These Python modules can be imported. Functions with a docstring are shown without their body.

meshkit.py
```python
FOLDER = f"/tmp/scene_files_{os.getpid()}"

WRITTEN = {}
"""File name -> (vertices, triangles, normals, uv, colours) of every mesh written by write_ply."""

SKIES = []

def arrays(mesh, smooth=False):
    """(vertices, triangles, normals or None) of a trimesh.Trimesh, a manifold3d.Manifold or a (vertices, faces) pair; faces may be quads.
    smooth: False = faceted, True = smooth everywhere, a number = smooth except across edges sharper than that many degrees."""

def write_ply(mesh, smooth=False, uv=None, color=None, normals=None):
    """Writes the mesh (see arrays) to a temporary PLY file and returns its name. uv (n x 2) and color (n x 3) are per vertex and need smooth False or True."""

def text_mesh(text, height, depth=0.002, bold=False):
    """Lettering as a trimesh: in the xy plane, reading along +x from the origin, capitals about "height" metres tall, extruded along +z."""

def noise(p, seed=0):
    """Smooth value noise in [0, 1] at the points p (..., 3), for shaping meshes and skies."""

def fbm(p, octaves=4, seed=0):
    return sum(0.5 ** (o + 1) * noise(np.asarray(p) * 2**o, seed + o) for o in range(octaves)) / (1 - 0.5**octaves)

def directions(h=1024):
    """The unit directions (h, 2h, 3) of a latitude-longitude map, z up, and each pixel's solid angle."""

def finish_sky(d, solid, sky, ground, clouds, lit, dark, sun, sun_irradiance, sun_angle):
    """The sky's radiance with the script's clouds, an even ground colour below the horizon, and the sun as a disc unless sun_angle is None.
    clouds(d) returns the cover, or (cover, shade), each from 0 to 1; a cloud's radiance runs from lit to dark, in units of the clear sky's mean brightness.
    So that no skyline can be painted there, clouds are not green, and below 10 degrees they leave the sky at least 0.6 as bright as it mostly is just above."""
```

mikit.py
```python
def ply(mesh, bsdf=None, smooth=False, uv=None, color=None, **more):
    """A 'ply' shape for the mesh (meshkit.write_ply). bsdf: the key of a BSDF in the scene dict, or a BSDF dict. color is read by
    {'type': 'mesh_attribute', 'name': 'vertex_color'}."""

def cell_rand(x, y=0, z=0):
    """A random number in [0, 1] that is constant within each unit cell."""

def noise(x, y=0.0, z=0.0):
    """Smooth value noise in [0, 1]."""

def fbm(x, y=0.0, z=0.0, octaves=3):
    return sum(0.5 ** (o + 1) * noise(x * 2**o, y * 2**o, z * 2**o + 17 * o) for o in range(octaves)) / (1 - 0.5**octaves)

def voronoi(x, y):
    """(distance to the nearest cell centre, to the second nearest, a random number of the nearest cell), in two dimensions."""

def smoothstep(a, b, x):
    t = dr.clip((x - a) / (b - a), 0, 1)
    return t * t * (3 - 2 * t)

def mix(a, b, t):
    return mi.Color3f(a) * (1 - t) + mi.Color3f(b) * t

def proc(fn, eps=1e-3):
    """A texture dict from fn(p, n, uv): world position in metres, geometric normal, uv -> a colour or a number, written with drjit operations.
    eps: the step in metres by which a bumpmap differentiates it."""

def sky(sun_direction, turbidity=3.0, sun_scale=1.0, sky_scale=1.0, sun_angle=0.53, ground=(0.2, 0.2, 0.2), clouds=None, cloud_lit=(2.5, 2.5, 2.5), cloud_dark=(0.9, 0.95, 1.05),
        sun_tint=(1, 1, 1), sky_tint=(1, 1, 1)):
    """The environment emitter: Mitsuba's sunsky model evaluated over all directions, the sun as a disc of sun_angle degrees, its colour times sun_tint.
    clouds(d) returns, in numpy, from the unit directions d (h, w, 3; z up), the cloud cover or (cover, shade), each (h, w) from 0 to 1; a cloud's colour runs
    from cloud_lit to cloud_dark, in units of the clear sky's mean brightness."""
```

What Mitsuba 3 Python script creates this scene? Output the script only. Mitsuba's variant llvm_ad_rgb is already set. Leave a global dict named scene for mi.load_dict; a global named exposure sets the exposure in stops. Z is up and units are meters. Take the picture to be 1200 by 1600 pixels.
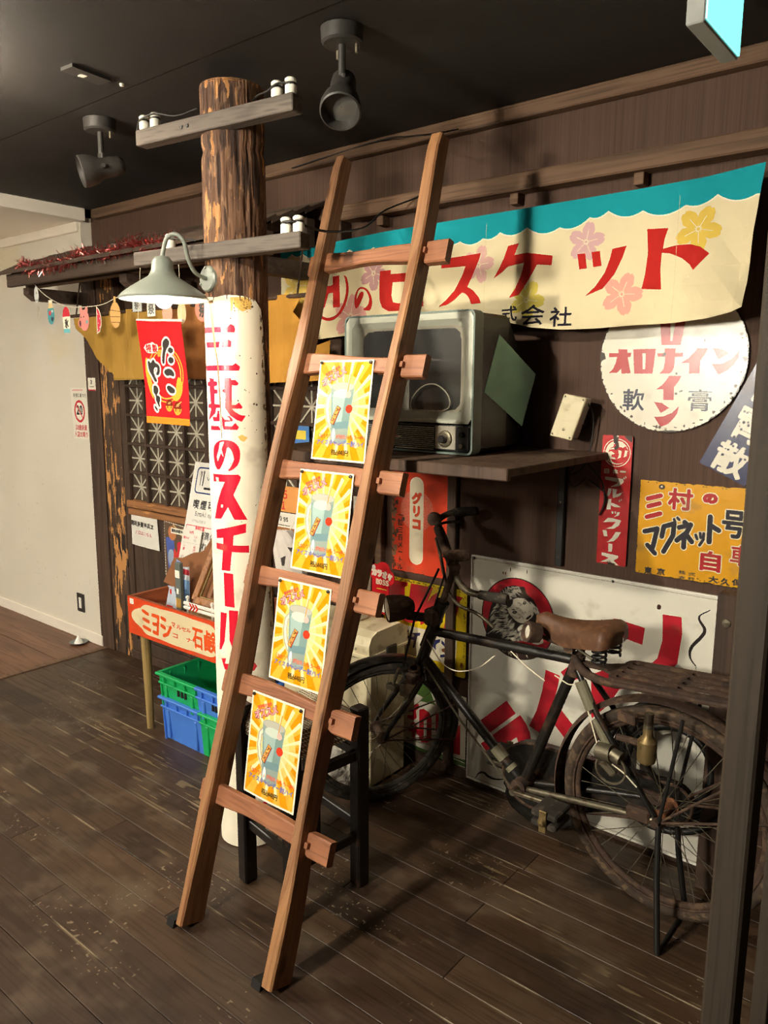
import math, random
import numpy as np, trimesh, shapely, drjit as dr, mitsuba as mi, mikit
from shapely import affinity, Polygon, LineString, Point, box as sbox, union_all
from mikit import proc, noise, fbm, voronoi, cell_rand, smoothstep, mix
random.seed(7); RNG = np.random.default_rng(11)
TF = mi.ScalarTransform4f
scene, labels = {'type': 'scene'}, {}

# ------------------------------------------------------------------ camera, lights, exposure
exposure = 1.55
EYE, YAW, PITCH, ROLL = np.array([0, 0, 1.62]), -0.6811, 0.16927, 0.0051754
FWD = np.array([math.sin(YAW) * math.cos(PITCH), math.cos(YAW) * math.cos(PITCH), -math.sin(PITCH)])
_r = np.array([math.cos(YAW), -math.sin(YAW), 0]); _u = np.cross(_r, FWD)
UPV = -math.sin(ROLL) * _r + math.cos(ROLL) * _u
scene['camera'] = {'type': 'perspective', 'fov': 2 * math.degrees(math.atan(600 / 1200)), 'fov_axis': 'x', 'near_clip': 0.02, 'far_clip': 60,
                   'to_world': TF().look_at(origin=EYE.tolist(), target=(EYE + FWD).tolist(), up=UPV.tolist())}
KEY_POS, KEY_AIM, KEY_RAD, KEY_W = np.array([-1.55, .15, 2.30]), np.array([-1.15, 2.45, .80]), .034, (1180, 1050, 830)
GLOBE_POS, GLOBE_W = np.array([-2.62, 1.0, 2.40]), (56, 48, 37)
FILL_POS, FILL_W = [(-4.9, -.6, 2.48)], [(36, 33.5, 28)]  # added fill panel out of view, brightens the white wall
FILL_GLOBE_POS, FILL_GLOBE_W = np.array([-1.75, -1.7, 1.95]), (100, 91.5, 75)  # added fill globe behind the camera, frontal light for the signs
BULB_POS, BULB_W = np.array([-2.035, 1.445, 1.862]), (150, 132, 101)
EXIT_W = (.115, .60, .55)

# ---- outlines of print and writing, in millimetres on each sheet, and letter shapes on a 90-unit grid (each number is 100 x + y)
TRACE = {'ban_out': '-2517 2160 -1928 2183 -1425 2189 -940 2196 -755 2201 -598 2216 -606 2130 -613 2034 -617 1901 -618 1828 -644 1815 -713 1800 -812 1794 -941 1793 -1053 1788 -1177 1788 -1280 1798 -1359 1816 -1517 1823 -1801 1811 -2101 1799 -2279 1789 -2427 1810 -2485 1847 -2503 1931',
 'ban_cusp': '-2517 2139 -2448 2148 -2382 2142 -2246 2139 -2117 2134 -1993 2131 -1890 2128 -1787 2126 -1687 2127 -1594 2111 -1496 2111 -1428 2123 -1325 2127 -1206 2114 -1104 2133 -1044 2145 -934 2132 -806 2131 -719 2149 -616 2135',
 'ban_red': '-1671 2056 -1503 2062 -1511 2038 -1533 1993 -1555 1951 -1528 1936 -1504 1911 -1494 1891 -1535 1890 -1545 1911 -1560 1927 -1576 1933 -1607 1908 -1637 1893 -1678 1888 -1643 1910 -1608 1942 -1579 1992 -1567 2023 -1670 2024|-1392 2074 -1351 2079 -1365 2041 -1321 2045 -1225 2027 -1227 1997 -1279 2003 -1292 1979 -1312 1944 -1336 1908 -1376 1900 -1353 1929 -1334 1973 -1326 2013 -1388 2005 -1409 1988 -1443 1971 -1423 2001 -1405 2036|-1138 2023 -1111 2023 -1102 1976 -1128 1975|-1090 2025 -1063 2026 -1054 1980 -1081 1978|-1023 2029 -979 2034 -989 2000 -1011 1951 -1045 1910 -1104 1890 -1071 1917 -1042 1958 -1029 1998|-917 2076 -852 2071 -861 2041 -864 2013 -822 2019 -782 2017 -753 2007 -726 1986 -768 1943 -781 1961 -804 1980 -840 1997 -867 2002 -868 1954 -861 1895 -923 1901 -915 1943 -910 2007|-1954 2037 -1903 2037 -1903 2022 -1797 2021 -1796 1989 -1892 1991 -1894 1942 -1885 1916 -1861 1911 -1750 1914 -1749 1895 -1854 1883 -1902 1883 -1933 1898 -1947 1925 -1953 1987|-2075 1899 -2084 1928 -2080 1959 -2064 1981 -2041 1985 -2014 1975 -1992 1951 -1982 1922 -1989 1893 -2005 1890 -2039 1897 -2010 1907 -1999 1928 -2005 1949 -2021 1969 -2042 1978 -2060 1974 -2070 1956 -2073 1932 -2053 1964 -2039 1967 -2030 1959 -2034 1946 -2057 1910|-2207 2037 -2171 2038 -2159 1913 -2197 1912 -2202 1973 -2225 1971 -2245 1915 -2277 1911 -2261 1965 -2248 2003 -2219 2001 -2204 2005|-2149 2038 -2130 2032 -2115 1994 -2119 1946 -2138 1904 -2169 1872 -2207 1858 -2250 1865 -2285 1881 -2309 1907 -2297 1912 -2269 1888 -2238 1874 -2207 1873 -2172 1883 -2149 1915 -2134 1947 -2130 1989 -2138 2022',
 'ban_kai': '-1322 1873 -1239 1806|-1220 1861 -1146 1798|-1402 1873 -1338 1823',
 'ban_fl': '-1111 2058 -1114 2118|-764 2058 -769 2123|-983 1889 -987 1953|-1307 1889 -1309 1952|-1511 2023 -1512 2087|-1985 2031 -1986 2097|-2101 1874 -2101 1959|-2415 2015 -2413 2096',
 'pole_red': '-67 1785 55 1783 65 1792 75 1787 78 1777 76 1766 -67 1767|-43 1738 46 1738 57 1745 66 1739 64 1721 -34 1720|-67 1665 67 1665 77 1672 90 1661 86 1649 -55 1648|-26 1626 0 1623 0 1616 15 1614 14 1602 1 1600 2 1590 14 1590 15 1578 1 1576 1 1544 26 1542 23 1533 7 1531 2 1514 -34 1491 -38 1497 -20 1525 -21 1530 -42 1531 -39 1542 -20 1544 -25 1599 -43 1602 -41 1612 -20 1615|41 1627 62 1625 62 1619 69 1620 75 1620 84 1609 79 1602 64 1604 62 1542 74 1542 84 1550 94 1536 91 1530 62 1530 71 1520 89 1509 103 1508 91 1489 76 1494 55 1509 41 1533 43 1578 33 1583 33 1590 41 1592|-13 1503 8 1503 13 1523 19 1523 20 1505 20 1490 -7 1489|28 1508 37 1496 55 1494 53 1501 44 1506 55 1507 63 1497 64 1491 38 1487 38 1475 60 1474 71 1485 82 1472 77 1463 34 1463 29 1475|-25 1474 15 1474 23 1461 -24 1460|-11 1404 0 1419 20 1429 48 1431 70 1422 82 1404 84 1379 78 1354 65 1339 52 1331 42 1331 54 1345 62 1364 65 1370 61 1385 56 1401 43 1410 37 1382 25 1350 10 1330 -6 1342 -14 1376|-19 1318 77 1319 83 1312 81 1301 59 1253 100 1171 60 1172 40 1213 14 1172 -17 1170 -2 1219 18 1268 32 1295 -18 1293|-11 1133 96 1159 95 1129 56 1119 53 1086 103 1085 103 1061 49 1064 41 999 9 999 17 1067 -13 1069 -13 1089 19 1088 20 1109 -11 1104|17 992 51 990 53 875 18 877|-2 853 25 853 12 752 -5 721 -16 718 -11 751|33 865 64 864 58 784 80 807 86 797 66 750 42 729 32 759|-6 689 16 694 10 674 107 687 120 667 110 653 9 653|4 613 108 632 119 617 98 606 26 588|73 179 95 189 98 180 91 162 77 160|94 158 138 165 146 155 108 144|122 133 163 124 168 112 145 117 158 97 140 100 137 121 123 123',
 'pole_chip': '18 1421 33 1425 23 1400 29 1377 21 1390 7 1362 3 1374 13 1399|16 1219 23 1218 20 1210 15 1211|-5 1307 7 1307 8 1296 -1 1295|36 1783 43 1785 40 1767 36 1767|29 1739 38 1739 35 1721 27 1722|32 1581 41 1575 38 1551 33 1533 28 1557',
 'pole_crack': '-13 1864 8 1866 8 1796 14 1719 21 1677 26 1557 27 1435 25 1435 22 1542 16 1677 7 1719 -3 1796',
 'pole_rust': '75 1873 113 1874 132 1858 125 1840 100 1830 77 1847|66 1873 75 1873 74 1853 70 1830 66 1831 67 1853|78 1442 90 1448 107 1438 96 1425 84 1430',
 'pole_dots': '161 1577 139 1542 65 1809 112 1508 99 1468 136 1462 156 1418 81 1555 141 1640 131 1846 130 1545 90 1695',
 'pole_edge': '-66 1869 -45 1399 -7 1019 -1 651 -66 11|168 1812 180 1373 201 561 168 6',
 'lion_out': '-1573 950 -652 959 -624 269 -1565 16',
 'lion_red': '-1544 254 -1397 401 -1356 360 -1501 212|-1508 188 -1336 360 -1310 332 -1292 301 -1286 269 -1340 247 -1349 265 -1466 148|-1238 567 -1180 558 -1188 504 -1199 458 -1121 384 -1145 318 -1217 386 -1247 310 -1297 328 -1269 396 -1249 478|-1178 573 -1118 631 -1072 601 -1099 569 -1148 542|-988 816 -880 804 -885 743 -1001 761|-824 863 -763 865 -757 809 -766 706 -802 643 -859 592 -961 565 -978 607 -889 639 -832 708 -819 774|-1062 591 -967 653 -955 566 -990 500 -1049 430 -1055 452 -1052 482',
 'lion_emb': '-1525 757 -1380 895 -1327 578',
 'lion_mane': '-1478 771 -1448 823 -1419 851 -1384 864 -1339 865 -1328 840 -1298 823 -1272 783 -1264 753 -1274 701 -1292 665 -1391 643 -1500 636 -1496 682 -1485 741',
 'lion_face': '-1384 809 -1367 819 -1338 821 -1319 811 -1306 787 -1296 769 -1302 756 -1320 738 -1338 724 -1360 724 -1375 732 -1387 740 -1401 753 -1408 769 -1394 778 -1385 796',
 'lion_feat': '-1387 757 -1382 765 -1371 767 -1364 763 -1372 755 -1382 753|-1343 802 -1338 811 -1330 812 -1328 803 -1335 798 -1341 798|-1330 742 -1322 753 -1306 766 -1306 757 -1319 743|-1380 728 -1364 724 -1345 722 -1325 732 -1330 723 -1352 716 -1371 719|-1392 768 -1381 772 -1371 771 -1380 768|-1347 810 -1338 816 -1329 816 -1338 814|-1318 778 -1313 775 -1315 773 -1318 775|-1332 772 -1328 768 -1331 767 -1334 769',
 'lion_wht': '-1379 760 -1375 763 -1373 760 -1376 757|-1337 806 -1334 808 -1333 804 -1336 802|-1363 697 -1352 713 -1330 726 -1324 715 -1344 698 -1359 689|-1298 655 -1277 675 -1256 688 -1250 667 -1276 653|-1231 717 -1218 708 -1201 705 -1203 693 -1224 690',
 'lion_lin': '-1373 779 -1358 780 -1343 770 -1337 760|-1369 775 -1354 772 -1343 761|-1361 756 -1350 755 -1338 743|-1391 746 -1376 743 -1361 742 -1350 746|-1383 739 -1368 737 -1353 740|-1367 797 -1356 801 -1348 796 -1355 790|-1295 669 -1277 669|-1245 672 -1241 661|-1252 670 -1248 657|-1238 675 -1232 666',
 'lion_guide': '-1384 803 -1405 809 -1427 805 -1446 824|-1378 813 -1403 825 -1422 826 -1432 845|-1368 822 -1390 834 -1408 844 -1416 854|-1349 829 -1374 844 -1384 854 -1388 861|-1335 839 -1350 850 -1356 860 -1347 864|-1404 771 -1426 784 -1453 779 -1476 759|-1402 758 -1429 756 -1464 749 -1486 720|-1397 749 -1421 726 -1459 715 -1489 681|-1389 740 -1409 712 -1450 696 -1497 654|-1379 728 -1397 697 -1442 677 -1484 643|-1369 716 -1385 678 -1414 665 -1437 644|-1361 697 -1369 668 -1387 654 -1402 642|-1344 696 -1343 674 -1357 655 -1361 647|-1326 705 -1314 687 -1328 667 -1335 652|-1314 694 -1285 686 -1295 674 -1306 658|-1319 813 -1301 808 -1282 792 -1266 768|-1319 806 -1304 797 -1289 780 -1279 769|-1315 799 -1307 787 -1298 775 -1291 770',
 'lion_sq': '-677 905 -705 883 -706 866 -688 839 -696 814 -722 776 -729 750 -722 728 -707 712|-1529 33 -1511 60 -1490 68 -1466 59 -1431 60 -1379 81',
 'lion_grn': '-1018 358 -997 371 -991 391|-1008 354 -988 377 -974 375 -974 345 -988 330|-986 388 -967 418',
 'oro_red': '-1028 1726 -997 1725 -997 1714 -984 1714 -985 1701 -995 1700 -982 1648 -1013 1647 -1015 1664 -1028 1650 -1057 1649 -1043 1662 -1035 1682 -1031 1701 -1059 1701 -1060 1714 -1027 1713|-978 1725 -904 1725 -910 1647 -970 1647 -978 1725 -947 1712 -943 1661 -935 1661 -936 1711 -947 1712|-899 1840 -813 1839 -827 1735 -887 1736 -899 1840 -865 1830 -860 1749 -854 1748 -846 1831 -865 1830|-876 1725 -842 1725 -842 1711 -818 1711 -818 1699 -842 1698 -843 1667 -849 1652 -857 1647 -888 1647 -876 1661 -873 1684 -873 1700 -896 1700 -898 1711 -875 1711|-775 1724 -744 1723 -752 1704 -764 1687 -764 1647 -796 1647 -797 1679 -822 1680 -800 1694 -785 1711|-730 1723 -712 1722 -693 1715 -681 1706 -711 1689|-730 1676 -700 1676 -674 1690 -652 1714 -654 1694 -664 1674 -683 1656 -708 1643|-857 1640 -818 1640 -825 1624 -839 1604 -837 1564 -870 1564 -872 1598 -895 1597 -877 1611 -865 1626|-899 1557 -873 1554 -850 1539 -875 1522|-896 1509 -866 1512 -840 1524 -820 1545 -823 1524 -835 1504 -851 1488 -873 1478',
 'oro_txt': '-1004 1598 -931 1528|-793 1599 -722 1532',
 'oro_chip': '-1093 1721 -1075 1714 -1069 1696 -1086 1687 -1096 1701|-643 1696 -627 1696 -619 1686 -636 1682|-885 1701 -877 1713 -870 1710 -874 1702|-836 1587 -827 1588 -827 1581 -835 1581|-823 1592 -813 1597 -811 1592 -821 1588|-838 1650 -831 1650 -832 1643 -837 1645|-758 1740 -755 1752 -752 1746|-881 1465 -837 1469 -810 1468 -836 1461 -880 1458|-721 1515 -705 1519 -711 1500 -732 1495|-1019 1525 -999 1510 -979 1492 -1003 1505|-661 1575 -644 1612 -628 1657 -623 1649 -639 1604 -656 1569|-1077 1614 -1069 1605 -1063 1591 -1072 1595|-696 1536 -679 1550 -674 1541 -693 1524',
 'mim_out': '-928 1298 -592 1304 -590 992 -921 989',
 'mim_t': '-834 1285 -755 1215|-726 1278 -681 1245|-663 1232 -594 1145|-720 1095 -657 1030|-631 1125 -574 1061|-896 1014 -871 990|-854 1016 -828 993|-784 1019 -761 1006|-755 1018 -731 1006|-783 1001 -762 992|-754 1002 -731 990|-690 1016 -661 995|-653 1016 -626 993|-620 1018 -589 997',
 'mim_r': '-899 1242 -858 1256|-896 1217 -860 1230|-899 1181 -856 1197',
 'mim_k': '-903 1132 -862 1146 -873 1082|-891 1087 -865 1063|-846 1122 -841 1156 -809 1169 -810 1130 -837 1073|-776 1178 -769 1171|-792 1159 -757 1172 -767 1146 -797 1116|-775 1138 -774 1096|-763 1133 -750 1117|-699 1204 -697 1124|-694 1176 -671 1164',
 'mim_k2': '-810 1183 -806 1174|-799 1189 -794 1184|-739 1141 -734 1129|-726 1148 -723 1134|-715 1149 -715 1129 -725 1110',
 'mim_hole': '-856 1285',
 'bul_out': '-1066 1444 -963 1445 -961 1002 -1063 1005',
 'bul_t': '-1055 1330 -1037 1314|-1025 1331 -1005 1314|-999 1327 -979 1321',
 'bul_emb': '-1015 1387 -1018 1434',
 'bul_w': '-1050 1303 -987 1300 -984 1289 -1000 1274 -1030 1269 -1010 1281 -1004 1287 -1050 1293|-987 1304 -984 1307 -980 1300 -983 1298|-981 1309 -978 1311 -975 1305 -977 1302|-1036 1264 -1025 1264 -1027 1248 -1035 1236 -1049 1234 -1039 1248|-1022 1264 -1007 1264 -1008 1245 -984 1256 -995 1241 -1019 1232|-1039 1227 -1023 1228 -1024 1216 -1006 1212 -987 1203 -1012 1202 -1025 1207 -1024 1193 -1039 1190|-998 1227 -995 1229 -993 1223 -995 1221|-992 1230 -989 1232 -987 1226 -989 1224|-1022 1186 -1015 1187 -1013 1179 -1019 1178|-1011 1188 -1005 1187 -1003 1181 -1009 1179|-999 1186 -991 1186 -995 1175 -1012 1166 -1004 1176|-1032 1163 -1019 1163 -985 1159 -992 1141 -1010 1127 -1041 1123 -1017 1134 -1005 1149 -1005 1152 -1049 1145|-1049 1118 -1035 1118 -1030 1099 -1043 1097|-1002 1117 -984 1118 -993 1099 -1008 1084 -1032 1077 -1015 1093|-1025 1074 -1011 1074 -1011 1047 -1025 1045|-1047 1040 -989 1036 -987 1030 -1004 1017 -985 1002 -1000 1002 -1014 1011 -1052 1005 -1021 1024 -1048 1030',
 'bul_dog': '-1048 1409 -1027 1416 -1023 1398 -1037 1395|-1046 1381 -1035 1391 -1020 1383 -1028 1377 -1015 1364 -1037 1364|-1008 1420 -996 1424 -985 1409 -994 1403 -1007 1405|-1055 1393 -1048 1390 -1048 1362 -1030 1351 -1046 1356|-1010 1396 -997 1393 -999 1372 -1011 1365 -1006 1380|-985 1397 -977 1394 -980 1376 -990 1372',
 'bul_chip': '-1029 1444 -1010 1444 -1011 1420 -1007 1405 -1018 1394 -1025 1402 -1017 1411 -1026 1419|-1027 1011 -997 1006 -1003 998 -1023 1000|-992 1443 -963 1445 -963 1423 -974 1428',
 'blu': '-743 1373 -604 1309 -590 1352 -468 1615 -591 1698|-715 1376 -630 1338 -601 1402 -683 1447|-663 1458 -593 1422 -560 1496 -637 1540|-615 1551 -540 1512 -518 1564 -593 1606',
 'blu_t': '-673 1389 -649 1443',
 'tray': '-3065 642 -3070 462 -2419 643 -2410 466',
 'tray_s': '-2951 590 -2913 581|-2950 552 -2909 546|-2950 516 -2901 509|-2878 584 -2834 584 -2845 504 -2874 506|-2874 544 -2839 547|-2810 585 -2784 580|-2813 549 -2790 543|-2799 506 -2769 519 -2746 554',
 'tray_t': '-2738 581 -2710 558|-2703 578 -2669 559|-2667 577 -2637 557|-2633 578 -2603 559|-2731 533 -2697 514|-2635 535 -2599 515|-2595 590 -2523 500|-2515 595 -2428 501',
 'tray_e': '-3039 558 -2938 616 -2706 474 -2529 615',
 'tray_w': '-3039 634 -2995 616',
 'tako_out': '-3013 1873 -2695 1855 -2665 1429 -2981 1431',
 'tako_k': '-2811 1794 -2791 1781 -2792 1765 -2820 1747 -2836 1719 -2842 1685 -2860 1689 -2855 1719 -2841 1750 -2845 1769 -2834 1785|-2809 1742 -2801 1753 -2785 1754 -2769 1747 -2769 1736 -2784 1729 -2801 1732|-2813 1701 -2804 1713 -2788 1715 -2772 1708 -2770 1695 -2787 1686 -2805 1690|-2851 1655 -2831 1666 -2799 1666 -2776 1651 -2772 1636 -2785 1632 -2806 1639 -2828 1634 -2847 1644|-2837 1591 -2815 1596 -2794 1588 -2773 1578 -2774 1567 -2790 1561 -2812 1563 -2830 1576|-2962 1699 -2953 1702 -2940 1688 -2930 1705 -2914 1704 -2912 1691 -2885 1684 -2878 1665 -2885 1642 -2905 1637 -2910 1645 -2898 1658 -2897 1671 -2913 1674 -2925 1662 -2924 1642 -2904 1616 -2910 1609 -2924 1613 -2939 1636 -2957 1658 -2961 1678|-2933 1596 -2908 1593 -2896 1577 -2902 1561 -2914 1552 -2889 1548 -2885 1531 -2894 1518 -2884 1502 -2896 1503 -2906 1518 -2918 1534 -2917 1551 -2936 1567|-2929 1509 -2910 1501 -2900 1482 -2919 1490',
 'tako_t': '-2965 1772 -2928 1736|-2921 1770 -2886 1735',
 'tako_star': '-2980 1757 -2962 1772 -2933 1775 -2916 1781 -2900 1772 -2881 1767 -2877 1754 -2886 1737 -2926 1731 -2959 1735',
 'tako_ring': '-2838 1642 -2706 1642 -2830 1763',
 'tako_sw': '-2748 1642 -2713 1604 -2719 1563 -2744 1534 -2776 1527 -2802 1546 -2768 1578|-2965 1727 -2955 1675 -2949 1609 -2925 1527 -2956 1560 -2979 1626 -2983 1691',
 'tako_b': '-2818 1510 -2816 1536|-2754 1499 -2752 1528',
 'tako_bot': '-2984 1461 -2663 1457 -2665 1429 -2981 1431',
 'yel_out': '-1994 804 -1596 782 -1610 445 -2032 423',
 'yel_red': '-2021 786 -1885 788 -1889 772 -1903 766 -1902 691 -2024 668|-1870 787 -1757 788 -1794 698 -1826 633 -1863 615 -1914 616 -1885 680|-1975 615 -1967 661 -1902 645 -1927 619|-1826 661 -1763 752 -1731 774 -1725 769 -1777 643 -1817 617|-1704 779 -1688 775 -1723 681 -1734 699|-1667 776 -1611 773 -1626 754 -1655 629 -1702 623|-2006 596 -2023 512 -2032 514 -2033 597',
 'yel_white': '-1971 599 -1633 606 -1642 482 -1974 473',
 'yel_blue': '-1925 579 -1878 582 -1880 571 -1892 570 -1893 557 -1875 558 -1877 545 -1893 545 -1894 527 -1879 527 -1881 512 -1928 508 -1926 521 -1913 523 -1907 567 -1925 566|-1865 572 -1817 583 -1821 570 -1833 565 -1837 550 -1849 509 -1858 507 -1850 544 -1871 543 -1867 554 -1850 558 -1848 567|-1771 558 -1717 577 -1717 565 -1739 550 -1738 524 -1754 537 -1755 549 -1771 544|-1711 575 -1683 557 -1691 547 -1711 561|-1716 510 -1686 521 -1663 538 -1659 527 -1682 508 -1715 500|-1962 562 -1944 564 -1961 548 -1944 523 -1957 520 -1966 547',
 'yel_rust': '-1931 593 -1925 598 -1918 594 -1925 588|-1660 586 -1654 586 -1656 580 -1661 581|-1669 567 -1660 571 -1658 563 -1667 559|-1710 537 -1694 544 -1683 540 -1694 526 -1706 525|-1695 551 -1675 556 -1679 546 -1692 545|-1922 492 -1911 493 -1913 482 -1922 483|-1641 465 -1626 467 -1630 454 -1639 455|-1615 502 -1604 498 -1607 477 -1619 484',
 'gli_out': '-1978 1247 -1689 1262 -1695 834 -1739 827 -1974 834',
 'gli_c': '-1846 1091 -1848 1176',
 'kir': '-1931 310 -1587 361 -1579 59 -1928 13',
 'kir_red': '-1928 236 -1914 246 -1901 239 -1919 219|-1865 228 -1842 260 -1822 266 -1821 247 -1837 231 -1831 202 -1849 184 -1882 187 -1880 201 -1857 204 -1852 218|-1877 145 -1846 181 -1815 146 -1814 120 -1840 134 -1840 99 -1855 94 -1858 133 -1874 124|-1819 241 -1796 252 -1766 243 -1753 217 -1754 130 -1774 104 -1804 97 -1817 110|-1734 256 -1712 263 -1711 174 -1732 163|-1697 101 -1674 155 -1656 127 -1638 162 -1639 217 -1611 234 -1608 102 -1632 101|-1929 125 -1918 123 -1924 108 -1931 106',
 'kir_w': '-1795 204 -1779 209 -1778 131 -1794 118',
 'kir_grn': '-1928 73 -1876 74 -1793 70 -1783 69 -1580 90 -1579 59 -1928 31|-1838 309 -1818 357 -1773 365 -1737 285 -1787 284 -1817 280 -1802 302|-1928 267 -1889 317 -1899 275|-1886 98 -1876 99 -1870 76 -1884 85',
 'misc': '-4389 1569 -4175 1571 -4160 1271 -4374 1268|-4459 295 -4374 173'}
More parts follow.
